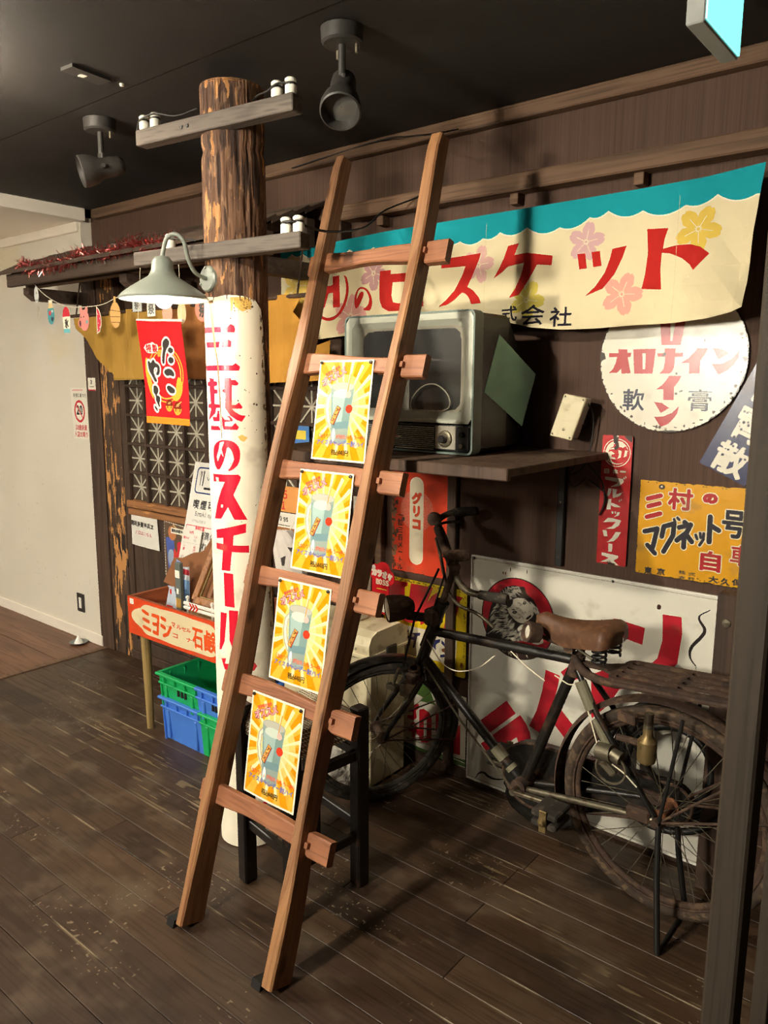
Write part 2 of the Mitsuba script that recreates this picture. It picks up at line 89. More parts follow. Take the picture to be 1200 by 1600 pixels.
GLYPHS = {
 '会': '653 3067 4177 4583 5180 4976 6167 8455 8049 6656 6651 2551 2455 1148|2858 2957 6457 4572|1034 1040 8040 8034 4334 2715 6318 6319 5528 6031 7317 7908 7405 6912 6312 1607 1413 1816 2725 3433',
 '社': '3514 5815 5850 3950 3957 5857 5883 6483 6457 8257 8250 6450 6415 8414 8408 3508|537 2150 2961 2862 762 768 2469 1680 2183 2973 2568 3568 3866 2748 3936 3431 2740 2639 2605 2005 1939 830 730',
 '式': '767 5067 5083 5783 5867 7467 7469 6379 6783 7379 7973 7568 8367 8361 5961 5855 6232 6915 7212 7511 7815 7927 8524 8414 8006 7805 7005 6411 6115 5534 5161 761|814 2518 2541 1142 1048 4848 4842 3241 3219 5022 5016 1207 1007',
 '軟': '3810 5020 5631 5943 5955 6556 6544 6929 7519 8510 8105 7806 6916 6330 5616 4808 4205|620 625 2326 2232 1032 1062 2262 2368 768 774 2274 2383 2983 2974 4374 4368 2968 2962 4162 4249 4963 5383 5982 5767 8167 8366 7843 7345 7658 7561 5561 4846 4149 4132 2932 2926 4525 4520 2919 2905 2305 2219|2838 3637 3644 2844|2850 3649 3657 2857|1438 2337 2344 1544|1450 2349 2357 1557',
 '膏': '873 877 4277 4083 4484 4783 5077 8277 8273|855 8156 8242 7642 7551 1551 1442 842|1934 7234 7210 7107 6605 5305 5110 6410 6514 2614 2505 1905|2519 6518 6522 2522|2527 6526 6530 2530|1959 1969 7169 7159|2563 6462 6566 2666|2238 2248 6848 6838|2945 2941 6141 6045',
 '村': '4365 6865 6983 7583 7565 8565 8559 7558 7510 7106 5605 5411 5412 6611 6913 6958 4359|4647 5050 5249 5937 6129 5727 5628 5138|527 1644 2158 759 765 2265 2283 2883 2865 4165 4159 2859 2851 4137 3732 2942 2842 2805 2205 2243 2143 1631 921',
 'の': '1034 1145 1758 2767 3972 5572 6668 7460 7949 7936 7728 7422 6514 5210 4809 4415 5718 6422 7030 7338 7345 7151 6759 6163 5566 5066 4851 4233 3722 3117 2315 1719 1324|1734 2027 2324 2723 3126 3842 4366 3062 2254 1743',
 '号': '843 849 8249 8243 3243 3034 7134 7020 6608 6105 5705 4205 4111 5911 6217 6428 2028 2543|1957 1980 7180 7157|2563 6562 6574 2574',
 '自': '1671 3872 4183 4883 4571 7571 7505 6805 6810 2310 2305 1605|2353 6852 6865 2365|2316 6815 6828 2328|2347 2334 6834 6847',
 '車': '717 723 4123 4130 1630 1663 4163 4169 1069 1075 4175 4183 4883 4975 8075 8069 4869 4963 7463 7430 4930 4823 8323 8317 4917 4804 4105 4117|4836 6736 6844 4944|4850 6749 6857 4958|2236 4136 4144 2344|2250 4149 4157 2358',
 '東': '611 2320 3529 1531 1561 4163 4169 869 875 4175 4183 4883 4975 8275 8269 4869 4962 7562 7530 5529 6919 8412 8006 6215 4927 4805 4105 4126 2614 1407 1006|4836 6836 6944 4944|4849 6849 6956 4957|2236 4136 4144 2244|2249 4149 4156 2257',
 '京': '873 4273 3882 4484 5173 8273 8266 866|6125 6629 8211 7607|1959 7359 7334 4934 4910 4606 4205 2905 2811 4211 4234 1934|2541 6540 6653 2553|711 2229 2927 2217 1207',
 '株': '529 1240 1959 1861 761 767 1967 2083 2683 2667 3767 3761 2660 2756 3642 3746 5747 5761 4761 4149 3652 4163 4479 5178 4967 5767 5783 6483 6467 8067 8061 6461 6447 8346 8340 6840 7625 8515 8210 7417 6434 6405 5705 5733 4617 3709 3214 4425 5340 3641 3237 2747 2505 2005 1943 1843 1533 922',
 '大': '610 1817 2725 3538 3951 3952 852 859 4059 4283 4983 4759 8359 8352 5152 5737 6426 7417 8411 7905 7010 5920 5231 4546 4032 2917 1205 1105',
 '久': '642 2161 3183 3782 3880 3469 5670 6068 5345 6427 7318 8410 7905 6911 5921 4938 4025 2613 1305 1105 710 2319 3530 4545 5055 5163 3163 2249 1238',
 '保': '2613 2714 3620 4935 2935 2941 5342 5352 3552 3579 7979 7952 6052 6042 8441 8435 6535 6434 7422 8613 8008 7116 6029 6005 5305 5330 4722 3310 3008|4158 7258 7273 4174|550 1764 2582 3282 2363 2305 1705 1752 1652 843',
 '日': '1777 7377 7306 6706 6611 2411 2406 1706|2448 6648 6671 2471|2441 2418 6618 6641',
 '本': '623 2137 3358 3359 859 865 4165 4283 4883 4965 8265 8259 5658 6148 6838 7828 8424 7919 6927 6821 4921 4805 4205 4121 2221 2127 1119|5645 4859 4827 6827|2228 2227 4227 4258 4058 3140',
 '一': '648 8448 8441 641',
 '散': '652 657 1658 1667 768 773 1673 1683 2283 2273 3273 3383 3983 3973 4773 4768 3967 3958 4857 4855 5263 5683 6183 6279 6067 8467 8461 7861 7542 6927 7320 8410 7905 6914 6520 5913 4805 4309 4005 2905 2810 3610 3619 1919 1805 1205 1246 4246 4310 5418 6128 5449 4840 4445 4752|5858 6241 6535 6944 7261 5861|1824 3624 3730 1830|1836 3635 3741 1841|2258 3257 3368 2268',
 '胃': '1378 7778 7751 1351|4856 7056 7062 4862|4867 6967 7073 4874|2056 4156 4262 2062|2067 4167 4273 2074|1945 7145 7110 7007 6505 5305 5111 6411 6419 2619 2505 1905|2535 6434 6540 2640|2630 2623 6524 6430',
 '田': '1177 7977 7905 7305 7211 1811 1705 1105|4818 7317 7341 4841|4848 7348 7371 4871|1718 4117 4141 1741|1748 4148 4171 1771',
 'マ': '1162 1170 7770 8166 6746 4929 6214 6111 5608 4719 2242 2946 4434 5847 6555 6963',
 'ル': '4713 4775 5575 5521 6023 6828 7941 8334 7021 5210|814 1723 2335 2551 2575 3275 3246 2929 2318 1510',
 'セ': '851 2855 2877 3677 3657 7365 7760 6844 5832 5335 5337 6247 6655 3650 3522 3818 4516 6117 7419 7412 4110 3312 3015 2919 2848 944',
 'コ': '1623 6723 6762 1762 1770 7569 7511 6711 6715 1615',
 'ナ': '1151 1158 4357 4470 4377 5177 5157 8158 8151 5151 4935 4424 3816 2808 2212 2114 3019 3828 4236 4450',
 '石': '529 2247 3269 3270 870 877 8277 8270 4070 3049 3148 7748 7705 7005 6911 3011 3005 2305 2337 1024|3018 7017 7041 3042',
 '鹸': '863 2263 2283 2883 2976 4476 4470 2870 2863 4263 4262 5271 6083 6683 7471 8562 8256 7759 7756 6656 6749 8149 8128 6828 6826 7219 7714 8510 8205 7806 7310 6715 6323 5915 5309 4605 4405 4207 3707 3611 1411 1406 806|6633 7633 7544 6644|5262 5361 7562 6376|4211 4310 5014 5519 5926 5828 4628 4649 6049 6056 5056 5059 4556 4257|5133 6033 6044 5144|1458 1447 1848 2541 3152 3252 3451 3450 3040 3441 3640 3658|2024 1421 1416 2716 2620 2224 2527 3120 2917 3717 3625 3223 2632|3040 2936 3627 3633|1526 2337 1446 1441 2035 1733 1435 1426|1953 2256 2849 2447',
 '特': '3551 3557 5757 5768 4168 4174 5774 5783 6383 6374 8074 8068 6368 6357 8457 8451 7451 7441 8341 8335 7435 7411 7106 6605 5705 5511 6712 6735 3735 3741 6741 6751|4129 4732 5325 5719 5116 4823|648 959 1176 1676 1566 2066 2183 2683 2766 3566 3459 2659 2641 3543 3540 3537 2633 2605 2105 2131 828 732 735 2139 2159 1459 1145',
 '製': '1015 621 2525 3531 731 737 4337 4142 3842 3546 4247 4254 3254 3240 2640 2554 1754 1642 1142 1158 2659 2562 762 767 1168 870 1583 2082 1977 2677 2683 3283 3277 4777 4773 3272 3268 5067 5062 3262 3259 4858 4846 4744 5137 8337 8331 7531 7828 7826 6419 7214 8411 8006 7008 5914 5022 4530 3022 3013 3313 5016 4811 2305 2110 2413 2419|5231 5525 5922 7331|1673 1467 2567 2672|6146 7246 7382 7882 7843 7541 6340|5678 6279 6251 5651',
 'オ': '1023 3541 4856 4857 1356 1364 5163 5178 5978 5963 7964 7957 5856 5913 5610 3810 3713 3716 5015 5217 5148 3733 2121 1418',
 'ス': '1216 2522 4034 5249 6064 5965 1964 1972 6772 7069 6455 5440 7915 7712 7310 6321 5034 3319 1710 1214',
 'メ': '1314 1315 3126 4641 2258 2664 5048 5861 6476 7074 7173 6661 5642 7723 7419 7117 5136 3721 2412 1710',
 '「': '5884 8584 8578 6477 6429 5829',
 '当': '6059 7079 7778 7471 6658 6557|1215 6915 6928 1728 1734 6935 6947 1447 1453 4153 4183 4883 4853 7653 7605 6905 6908 1208|2067 1377 1979 2570 3061 2959 2358',
 'た': '4220 4332 4932 5032 4923 5219 5916 7918 7911 5411 4614|4852 7753 7852 7846 7047 4846|1165 3065 3279 4079 3866 5369 5362 3659 2827 2008 1312 2335 2958 1358 1160',
 'り': '2231 2151 2479 3179 2859 3668 4674 5674 6567 6953 6937 6626 5716 4811 3607 3407 3013 4919 5827 6133 6345 6252 6060 5567 5168 4568 3661 2946 2831',
 '！': '1914 1919 2122 2622 2920 2914 2812 2211|1975 2975 2632 2132 2134',
 '」': '510 2610 2659 3259 3204 504',
 'が': '7482 7884 8572 8070|6165 6768 6967 7850 8339 8337 7635 7050|6478 6980 7668 7167|859 2860 3178 3978 3661 5160 5657 5950 5726 5518 5011 4609 3210 3016 4315 4718 4922 5237 5249 4954 4555 3454 2937 2014 1608 1011 2133 2753 952',
 '出': '1241 1941 1916 4116 4146 1546 1575 2275 2253 4152 4183 4883 4853 6852 6876 7576 7546 4846 4816 7116 7141 7841 7805 7105 7110 1210',
 'ら': '1829 2262 2264 2664 2963 2961 2640 4248 6049 6746 7241 7535 7527 7018 6112 4808 3008 2815 4915 6220 6727 6833 6637 6142 4943 3439 2632 2428|3071 3178 3278 6472 6470 6165',
 'も': '1144 1246 2143 2943 3158 1361 1367 3164 3379 4078 3864 5565 5559 3758 3543 5543 5537 3536 3424 3620 3917 4614 5815 6419 6924 6932 6739 6147 6648 7045 7635 7624 7521 6913 6009 4208 3710 3213 2917 2824 2836 1139',
 'う': '1753 4459 5758 6356 6850 7142 7034 6826 5715 4109 3207 2913 2914 4719 5523 6028 6436 6344 6049 5252 3851 1946|2771 2978 4376 6474 6473 6368 5968',
 '杯': '527 1442 1957 1859 759 765 2065 2083 2683 2765 3865 3859 2658 2755 3744 3440 3340 2847 2647 2605 2005 2042 1942 1531 921 723|3539 4244 4951 6069 6070 3670 3676 8476 8470 6870 6259 6355 6657 6856 8045 8538 8034 6551 6352 6205 5605 5648 3732 3337',
 'ア': '1366 1374 1973 7873 8269 7053 5943 5545 5348 6759 7066|1813 2920 3628 4042 4058 4858 4737 4122 3414 2508',
 'イ': '1042 2949 4356 5967 7078 7673 6966 5354 5309 4509 4549 1435',
 'キ': '1235 4239 3956 1352 1257 1259 1460 3763 3477 4179 4564 7068 7162 6961 4658 4941 7746 7939 5034 5610 4908 4809 4333 1328',
 'ャ': '1544 3247 2862 3464 3564 4048 7155 7652 6839 5828 5230 5231 6139 6547 4143 5106 4604 4404 3441 1738',
 'ン': '1517 3322 5030 6341 7151 7660 7859 8055 7950 7038 5826 3916 2311 1910|1769 2274 4356 3851',
 'デ': '8071 7483 7984 8573|1052 7952 7946 5045 4831 4421 3712 2807 2212 3017 3824 4235 4245 1046|7167 6579 6980 7669|2074 6574 6567 2067',
 'ー': '1140 1149 7948 7840',
 '酎': '4657 4664 7064 7083 7683 7664 8464 8457 7657 7610 7507 6805 5705 5510 5511 6811 7013 7057|5636 4948 5149 5549 6235 6430 5828|775 780 4380 4375 3375 3273 3364 4264 4206 3706 3611 1411 1305 805 864 1764 1774|1425 1416 3717 3625|1436 1430 3630 3637 3038 2839 2759 2258 2143 1837 1635|3259 3142 3641 3758|2265 2765 2775 2274|1340 1641 1846 1859 1358',
 'ハ': '5269 5971 7242 8015 7313 6343|916 1627 2443 2857 3070 3869 3243 2222 1613',
 '税': '3209 4318 4723 4933 4939 4139 4166 5067 4481 4883 5082 5671 5666 6467 7183 7781 7167 7966 7939 6938 6913 7012 7812 7914 7920 8022 8520 8309 8207 7806 6606 6408 6338 5739 5322 4813 3705|4745 7345 7360 4760|525 1337 1952 753 759 2159 2172 971 776 3482 3777 2774 2759 3859 3853 2853 2751 3839 3838 3433 2942 2742 2705 2105 2039 1939 920',
 '込': '612 1319 1923 1844 744 750 2550 2522 3515 4314 8415 8308 4008 3410 2217 1816 1107|2925 4137 4953 5166 4276 4278 4682 5769 7037 8325 7920 6828 6238 5654 5040 4329 3421|1078 1482 2473 2868 2265',
 '円': '1077 8077 8012 7806 7105 6105 5911 7412 7340 1840 1705 1005|4847 7346 7371 4871|1747 4246 4271 1771',
 '夏': '610 2312 3716 2726 1219 1019 723 2028 3136 1737 1769 3969 4173 4074 974 979 8179 8174 4874 4770 4769 7369 7337 4037 3733 6832 7031 6928 5416 6812 8511 8105 6107 4613 2707 1005 805|2342 6641 6646 2447|2351 6651 6655 2456|2360 6660 6664 2465|3427 4022 4619 5725 5927 3428',
 '季': '642 744 2552 3459 760 765 4165 4266 4174 1572 1377 4379 6983 7478 4874 4866 8365 8360 5659 6651 8444 8039 7740 6546 4858 4846 4246 4158 2345 2443 6443 6740 4931 4828 8328 8322 4922 4808 4405 3005 2710 4211 4222 722 728 4228 4233 5237 5238 2238 2143 1039',
 '限': '3710 4015 4079 7779 7742 6142 6041 6530 7839 8335 6924 7517 8411 7905 7111 6222 5442 4742 4714 6117 6112 4005|4748 7148 7158 4758|4764 7164 7173 4774|1179 3379 3677 2856 3348 3541 3430 3025 2225 2030 2031 2731 2934 2845 2255 2873 1673 1605 1105',
 '定': '610 1316 1725 2244 2843 2632 3025 3618 4216 4250 2151 2157 7057 7051 4850 4837 7437 7431 4831 4814 5513 8413 8206 5406 4108 3114 2423 1610 1105|1074 4274 3982 4584 5074 8074 8055 7455 7467 7368 1668 1655 1055',
 '販': '2422 2924 3516 3924 4240 4277 6079 8083 8378 8277 4872 4858 4957 7957 8256 7636 6923 7516 8510 8205 8005 7408 6517 5508 4805 4510 5314 6123 5434 4848 4522 4112 3605 3108 3110|5551 5838 6529 7140 7450|1079 3479 3427 1027|1533 2832 2843 1643|1548 2848 2858 1658|1674 1663 2863 2873|610 1424 2023 1106',
 '売': '5138 5838 5814 5912 7412 7615 7723 8321 8211 7907 7606 5706 5209 5112|869 875 4175 4183 4883 4975 8275 8269 4868 4960 7460 7555 1655 1660 4160 4168|1148 8048 8032 7431 7342 1742 1631 1131|610 2216 2825 3038 3738 3421 2611 1105 1005',
 '歳': '508 916 1223 1352 5252 5160 860 865 2265 2279 2879 2865 4365 4383 4983 5077 7477 7473 5072 4966 8365 8360 6959 7752 8252 8247 5946 6427 6832 7243 7842 7432 6720 7015 7610 7811 7914 7922 8420 8415 8207 7905 7305 6709 6315 5005 4508 6021 5247 1946 1825 1514 1105|5860 5952 6852 6257 6360|4229 4431 4731 5222 5218 4816|2235 2240 5040 5035 3935 3911 3706 2806 2709 2711 3111 3412 3435|1916 2531 2931 2824 2315 2114',
 '未': '614 2628 3741 3642 842 848 4149 4163 1463 1469 4169 4183 4883 4969 7769 7763 4863 4849 8348 8342 5341 5637 6825 8415 8010 6321 4936 4805 4105 4135 2721 1411 1010',
 '満': '2653 2659 4260 4268 3068 3074 4274 4283 4883 4874 6274 6283 6983 6974 8174 8168 6968 6960 8459 8453 5853 5946 8146 8007 7505 6605 6409 6410 7511 7440 5840 5823 6423 6536 6936 6914 6514 6418 4618 4613 4113 4135 4636 4623 5223 5240 3740 3605 3005 3046 5146 5253|4860 6259 6268 4868|1078 1482 2576 2873 2468|810 2237 2337 2634 2632 1406 1206|655 959 1159 2055 2551 2146',
 '入': '610 2425 3033 3745 4162 2875 3181 3578 4667 6827 7818 8413 8206 8006 6915 6026 4752 3934 2919 2313 1205',
 '店': '509 1019 1334 1373 4673 4282 4683 4982 5473 8373 8367 2067 2038 1616 1105|2836 4636 4664 5264 5353 8053 8048 5247 5336 7636 7606 6906 6909 3409 3306 2806|3315 6915 6930 3430',
 'お': '6166 6570 7862 8357 7952|1221 1225 1430 2036 3042 3057 1358 1364 3064 3079 3879 3765 5468 5461 3758 3644 5047 6247 7043 7538 7632 7625 7319 6714 5710 4710 4616 6018 6824 6929 6934 6538 6041 5041 3738 3715 3310 2609 2111 1515|1823 2218 2516 2917 3018 3035 2231',
 '断': '1080 1580 1632 2137 2951 2852 1752 1757 3058 3083 3583 3657 4857 4852 3551 4737 4333 3742 3642 3522 3022 2940 2027 1531 1519 4619 4615 4921 5137 5175 6478 7783 8479 7976 5770 5755 8455 8449 7548 7505 6905 6948 6849 5748 5624 4904 4408 4513 1014|3762 4277 4776 4161|1976 2377 2669 2662 2261',
 '条': '646 2650 3855 2865 1456 960 2571 3483 4182 3875 6576 6874 6973 6466 5255 6749 8446 8040 6344 4551 2844 1040|3369 3963 4559 5565 5869 3370|5624 6027 6226 7711 7108|1530 1536 4136 4245 4845 4936 7536 7530 4830 4810 4707 4405 3505 3310 4211 4230|1112 2827 3325 2515 1608 1508',
 '例': '6212 7513 7583 8183 8009 7506 6505|6173 6774 6725 6126|2438 3253 3770 3673 2873 2878 5778 5773 4372 4060 5659 5549 5135 4622 4013 3105 2710 3416 4228 3335 3337 3740 4535 4953 3853 2934|550 1567 2183 2682 2165 2005 1505 1551 1351 944',
 'に': '3722 3834 4235 4434 4325 4721 5219 6719 7821 7914 6612 4913 4215|4169 6868 7669 7662 4462 4162|1344 1776 2576 2045 2028 2128 2538 2934 2215 2209 1609 1511 1326',
 '基': '622 1931 2436 637 642 2342 2369 1169 1175 2375 2383 3083 3075 6075 6183 6783 6875 8075 8069 6769 6742 8442 8437 6736 7230 8424 8019 6925 5837 3237 2528 4127 4234 4834 4927 6627 6622 4822 4813 7712 7707 1307 1312 4112 4221 2422 2427 1017|3042 6042 6048 3048|3054 6053 6059 3059|3065 6064 6069 3069',
 'づ': '7868 7280 7682 8370|855 4465 5766 6265 7160 7752 7847 7734 7326 6419 4713 3211 2918 5322 6126 6832 7141 7146 6952 6158 4959 3155 1147|6276 6778 7467 6965',
 'き': '1652 2851 5152 4763 1864 1870 4569 4379 5079 5269 6873 7071 7067 5463 5753 7556 7550 6147 6440 6933 6729 6428 4730 4835 5935 5446 1646|1921 1929 2235 2834 2527 2523 2917 4014 6515 6509 5307 3208 2313',
 '喫': '2709 4316 4821 5027 5028 3028 3033 5133 5339 5939 5933 8333 8328 6127 6421 6917 7513 8411 8005 7107 6511 5622 4913 4108 3005|3148 3153 4054 4060 3360 3365 4065 4071 3171 3176 4076 4083 4683 4676 5476 5471 4671 4665 5365 5360 4660 4653 5453 5448 4648 4639 4039 4048|5244 6157 6471 6373 5673 5678 8278 8153 7843 7542 6842 6647 7347 7550 7673 6973 6654 6348 5741|918 977 2877 2826 1526 1418|1432 2332 2271 1471',
 '煙': '2913 5413 5425 3425 3431 5431 5440 6040 6131 8031 8025 6125 6014 8413 8407 2907|3173 3179 8379 8373 6872 6865 8265 8241 3341 3365 4665 4772|6747 7647 7560 6760|5247 6247 6260 5360|5266 6265 6273 5373|3947 4747 4760 3960|608 1322 1636 1782 2282 2253 2455 2767 3266 3264 2649 2249 2134 3117 2714 2025 1615 1207 905|644 853 1065 1366 1465 1459 1043',
 '可': '777 8377 8371 7370 7311 6906 5005 4811 4812 6613 6671 771|1658 5158 5126 2326 2220 1620|2352 2232 4433 4452',
 '室': '713 4213 4224 1524 1530 4130 4239 4839 4930 7530 7524 4824 4813 8313 8307 707|6642 1938 1743 2548 3356 1757 1762 7462 7457 5956 7541 7438 7037|3046 3144 3544 5947 5948 5552 5856 4357|860 876 4276 4083 4584 5076 8276 8260 7560 7570 1570 1560',
 '内': '1169 4169 4283 4883 4969 7969 7808 7405 5905 5810 5811 7211 7313 7362 4962 4754 4751 7028 6825 6523 5634 4544 3934 2925 2422 2027 2732 3642 4051 4262 1862 1705 1105',
 'は': '3424 3628 4333 6034 5955 3756 3762 5861 5977 6677 6562 8064 8057 6555 6632 7725 8320 7915 6723 6617 6312 5609 4809 3912 3515|4124 4119 4516 5415 5919 6027 5429 4728|1232 1352 1777 2477 1948 1928 2128 2437 2835 2833 2216 2209 1508',
 '方': '710 1414 2426 2836 3155 3162 862 868 4568 4082 4684 5273 4968 8268 8262 3962 3860 3849 7449 7120 6912 6607 6206 4506 4312 5912 6213 6525 6642 3742 3226 2313 1205',
 '立': '715 4815 5636 6156 6456 6855 6853 5615 8315 8308 708|1167 4367 3982 4584 4970 4469 4467 7967 7961 1161|2355 2956 3724 3620 3119',
 'ち': '1261 1267 2966 3179 3978 3766 5267 6970 6964 3560 3042 4847 6147 6843 7338 7533 7527 7220 6614 5810 4908 3109 2916 4715 5516 6220 6726 6733 6240 5641 4841 3336 2528 1929 2859',
 'れ': '725 2549 2654 2658 1056 1063 2765 2779 3579 3367 3662 3257 3254 5065 5667 6167 6665 7059 7049 6726 6721 7019 7419 8425 8518 8014 7311 6612 6115 6029 6454 6258 5960 5260 4757 3244 3119 3208 2508 2537 1219',
 'ま': '1818 1924 2430 3233 4433 4444 1946 1952 4450 4462 2064 1970 4468 4479 5179 5168 7470 7364 5162 5151 7453 7446 5144 5132 6426 7520 7617 7312 6320 5324 5013 4710 4108 3108 2410 2014|2420 2716 3014 4114 4519 4526 4128 3127 2523',
 'せ': '654 2556 2475 3275 3256 5859 5877 6577 6560 8160 8153 6553 6435 6232 6031 4632 4638 5137 5737 5852 3250 3127 3221 3618 5016 7119 7112 4010 3112 2815 2520 2549 747',
 '薄': '772 777 2777 2783 3383 3477 5677 5683 6283 6377 8377 8372 6372 6267 5866 5962 7163 7164 6667 6870 6970 7866 7863 8362 8358 5858 5954 7954 7929 7329 7234 5934 5829 5229 5134 3934 3829 3229 3254 5254 5257 5158 2958 2962 5262 5268 5668 5672 3472 3367 2767 2772|5838 7238 7341 5942|5846 7246 7349 5950|3838 5238 5241 3942|3846 5246 5249 3950|2826 6326 6431 7031 7026 8326 8321 7021 6906 6405 5605 5410 6411 6421 4321 5113 4609 3618 3721 2821|1064 1467 2661 2858 2355|808 2029 2231 2527 1406 1305|647 1050 2244 2441 2038',
 '利': '5911 7211 7413 7482 8082 8010 7706 7505 6105|5373 5973 5926 5326|523 1535 2350 2251 751 757 2458 2471 869 674 2778 4283 4678 4677 3173 3158 4757 4751 3151 3146 4633 4731 4326 3137 3105 2405 2439 917 817',
 '多': '910 2713 4820 4922 4029 4432 4632 5524 6329 7136 7240 5040 3831 2525 2325 2029 4040 5553 6252 5846 7946 8343 7734 6925 5014 3709 1505 1205|1043 1144 2347 3653 3555 2860 3264 3463 4456 5968 5870 3670 1758 1262 2871 4183 4882 4476 6776 7074 6768 5960 4449 3043 1338',
 '賣': '5212 5714 5914 8307 7805 7505|974 979 4179 4283 4883 4979 8179 8174 4874 4970 7670 7666 1566 1570 4170 4274|1362 7862 7849 1348|5753 7252 7258 5858|3853 5152 5258 3858|1953 3252 3258 1958|1105 710 2212 3215 1816 1845 7345 7316 3316 3314 3813 3812 1305|2437 6637 6741 2541|2524 2520 6720 6624|2533 2528 6729 6633',
 '半': '729 735 4136 4149 1349 1356 4156 4183 4883 4856 7856 7849 4849 4836 8335 8329 4829 4805 4105 4129|5862 6881 7579 6459|1579 2181 2967 3061 2460',
 '兵': '728 734 2235 2278 4879 6883 7282 7477 2872 2860 7860 7854 6454 6434 8334 8328|2835 5634 5754 2854|5322 5825 7117 8210 7605|709 2620 3125 3822 2411 1205',
 'ヱ': '1015 1022 4022 4057 4857 4722 8122 8114|1463 1470 7570 7968 7155 6043 5347 6456 6863',
 '口': '1374 7774 7707 7007 6914 2114 2007 1307|2021 7021 7068 2068',
 'こ': '1731 1938 2637 2425 2622 3119 3916 5316 7320 7413 5410 3910 3011 2215 1919 1722|2365 2371 3270 6871 6865 6564 3364',
 '氷': '2712 4112 4213 4283 4983 4967 5550 6759 7570 8166 5944 6830 7622 8517 8012 7415 6524 5734 4948 4809 4305 2905|616 1422 2029 2946 2847 847 853 3453 3752 3338 2221 1212 1012|1474 1977 3764 3159',
 '祭': '640 2049 1356 1658 2553 2958 2264 2667 3363 3871 3772 2472 2066 1158 762 1873 2483 3082 2977 4377 4676 4581 5182 5277 7678 7975 7668 6555 7546 8542 8137 7041 6248 6144 2944 2848 2142 1035|5572 6160 7071|3251 3250 5951 5360 4775 4675 4061|1537 7737 7731 4931 4910 4807 4105 3305 3111 4212 4230 1531|5724 6227 7417 7911 7408|913 2727 3325 2618 1408',
 'カ': '1214 2424 3032 3441 3754 3657 1456 1364 3863 3878 4679 4563 7064 7561 7224 7017 6712 6210 4711 4618 6017 6319 6734 6757 4457 3935 3222 1910 1610',
 'ラ': '1556 7356 7752 7340 6425 5015 3308 2814 4219 5326 6337 6748 1549|2275 7175 7168 2268',
 'ケ': '842 2258 2667 2979 3877 3362 8063 8056 5856 5538 5025 4418 3308 3109 2513 3419 4329 4942 5156 3056 2244 1538',
 'グ': '7380 7783 8471 7970|842 2658 3268 3778 4476 4066 6966 6377 6679 6879 7469 6966 7362 6746 5729 4316 2807 2206 1612 2514 3520 4931 5946 6359 3559 2951 1539 1339',
 'リ': '3414 4720 5628 5935 6146 6076 6876 6841 6426 5516 4310 3908|2135 2175 2976 2935',
 '粒': '3514 6215 7057 7656 6815 8414 8408 3508|3968 5768 5382 5983 6371 5968 8268 8262 3962|4355 4956 5146 5622 5620 5119 4919|2659 3278 3877 3158 2958|624 1437 1747 1749 749 755 1955 1983 2583 2555 3755 3749 2549 2545 3730 3226 2735 2536 2505 1905 1935 1835 917|777 1277 1376 1659 1258',
 '三': '811 817 8217 8211|1375 7775 7768 1368|1947 7047 7041 1941',
 '百': '872 878 8278 8272 4972 4561 4659 7459 7405 6705 6610 2410 2405 1705 1759 3859 4071|2416 6616 6732 2432|2453 2438 6739 6653',
 'ト': '3109 3177 3977 3855 6943 7441 7439 7234 7034 4943 3847 3909',
 'B': '1174 3873 4570 4966 5162 5155 4950 4345 4942 5338 5527 5221 4715 3612 1112|2041 1918 3719 4221 4625 4733 4339 3441|1948 3448 3950 4354 4262 3966 3467 1967',
 'S': '720 1125 2019 2617 3418 4022 4130 4033 3636 1646 1152 1061 1166 1469 2374 3375 4470 4768 4766 4462 3567 2668 1964 1758 2053 2251 4242 4738 4932 4924 4617 3712 2411 1314',
 'm': '1158 1758 1852 2658 3559 4057 4551 5658 6359 6857 7154 7447 7412 6612 6643 6448 6052 5451 4645 4612 3812 3845 3649 3252 2450 1845 1812 1112',
 'o': '732 843 1251 1957 2559 3458 4155 4748 4941 4929 4620 3813 3111 2511 1614 824|1534 1626 2119 2717 3318 3922 4127 4236 4044 3550 2952 2552 1846',
 'k': '1179 1879 1834 3858 4658 3139 4812 4012 2733 1823 1812 1112',
 'i': '972 1076 1277 1777 2074 1969 1667 1168|1158 1858 1812 1112',
 'n': '1158 1758 1852 2457 3059 3858 4355 4746 4712 4012 3945 3749 3352 2651 1845 1812 1112',
 'g': '701 808 1313 1017 1023 1430 1035 841 947 1252 1657 2359 4858 4852 4051 4247 4341 3932 2926 1928 1623 1720 2018 3817 4515 4909 4904 4700 3900 3000 2200 1200 800|1508 1401 1900 3000 3600 3900 4205 4108 3811 1912|1646 1639 2034 2832 3436 3540 3546 3152 2453 1950',
 'F': '1174 4774 4767 1967 1946 4346 4340 1939 1912 1112',
 '0': '737 754 1064 1369 1773 2375 2975 3771 4362 4649 4429 3916 3513 2911 2311 1713 1121|1437 1724 2119 2817 3320 3730 3848 3561 3167 2468 1964 1553',
 '1': '1018 2419 2464 1364 1369 2574 3274 3219 4418 4412 1012',
 '2': '616 2433 2940 3348 3558 3265 2668 1867 1161 666 1372 1974 2875 3373 3968 4263 4250 3434 1918 4519 4612 612',
 '3': '519 824 1818 2217 3018 3623 3731 3238 2640 1741 1747 2748 3352 3557 3364 2968 2268 1162 768 1473 2175 2975 3672 4266 4357 4049 3344 4040 4434 4526 4219 3814 2911 2111 1313',
 '4': '434 2973 3074 3974 3935 4735 4729 3928 3912 3112 3128 429|1336 1435 3135 3163',
 '5': '518 924 1718 2817 3422 3728 3737 3243 2646 2246 1442 1044 1273 4274 4267 1967 1755 1850 2351 3051 3749 4244 4537 4527 4219 3714 2811 1612',
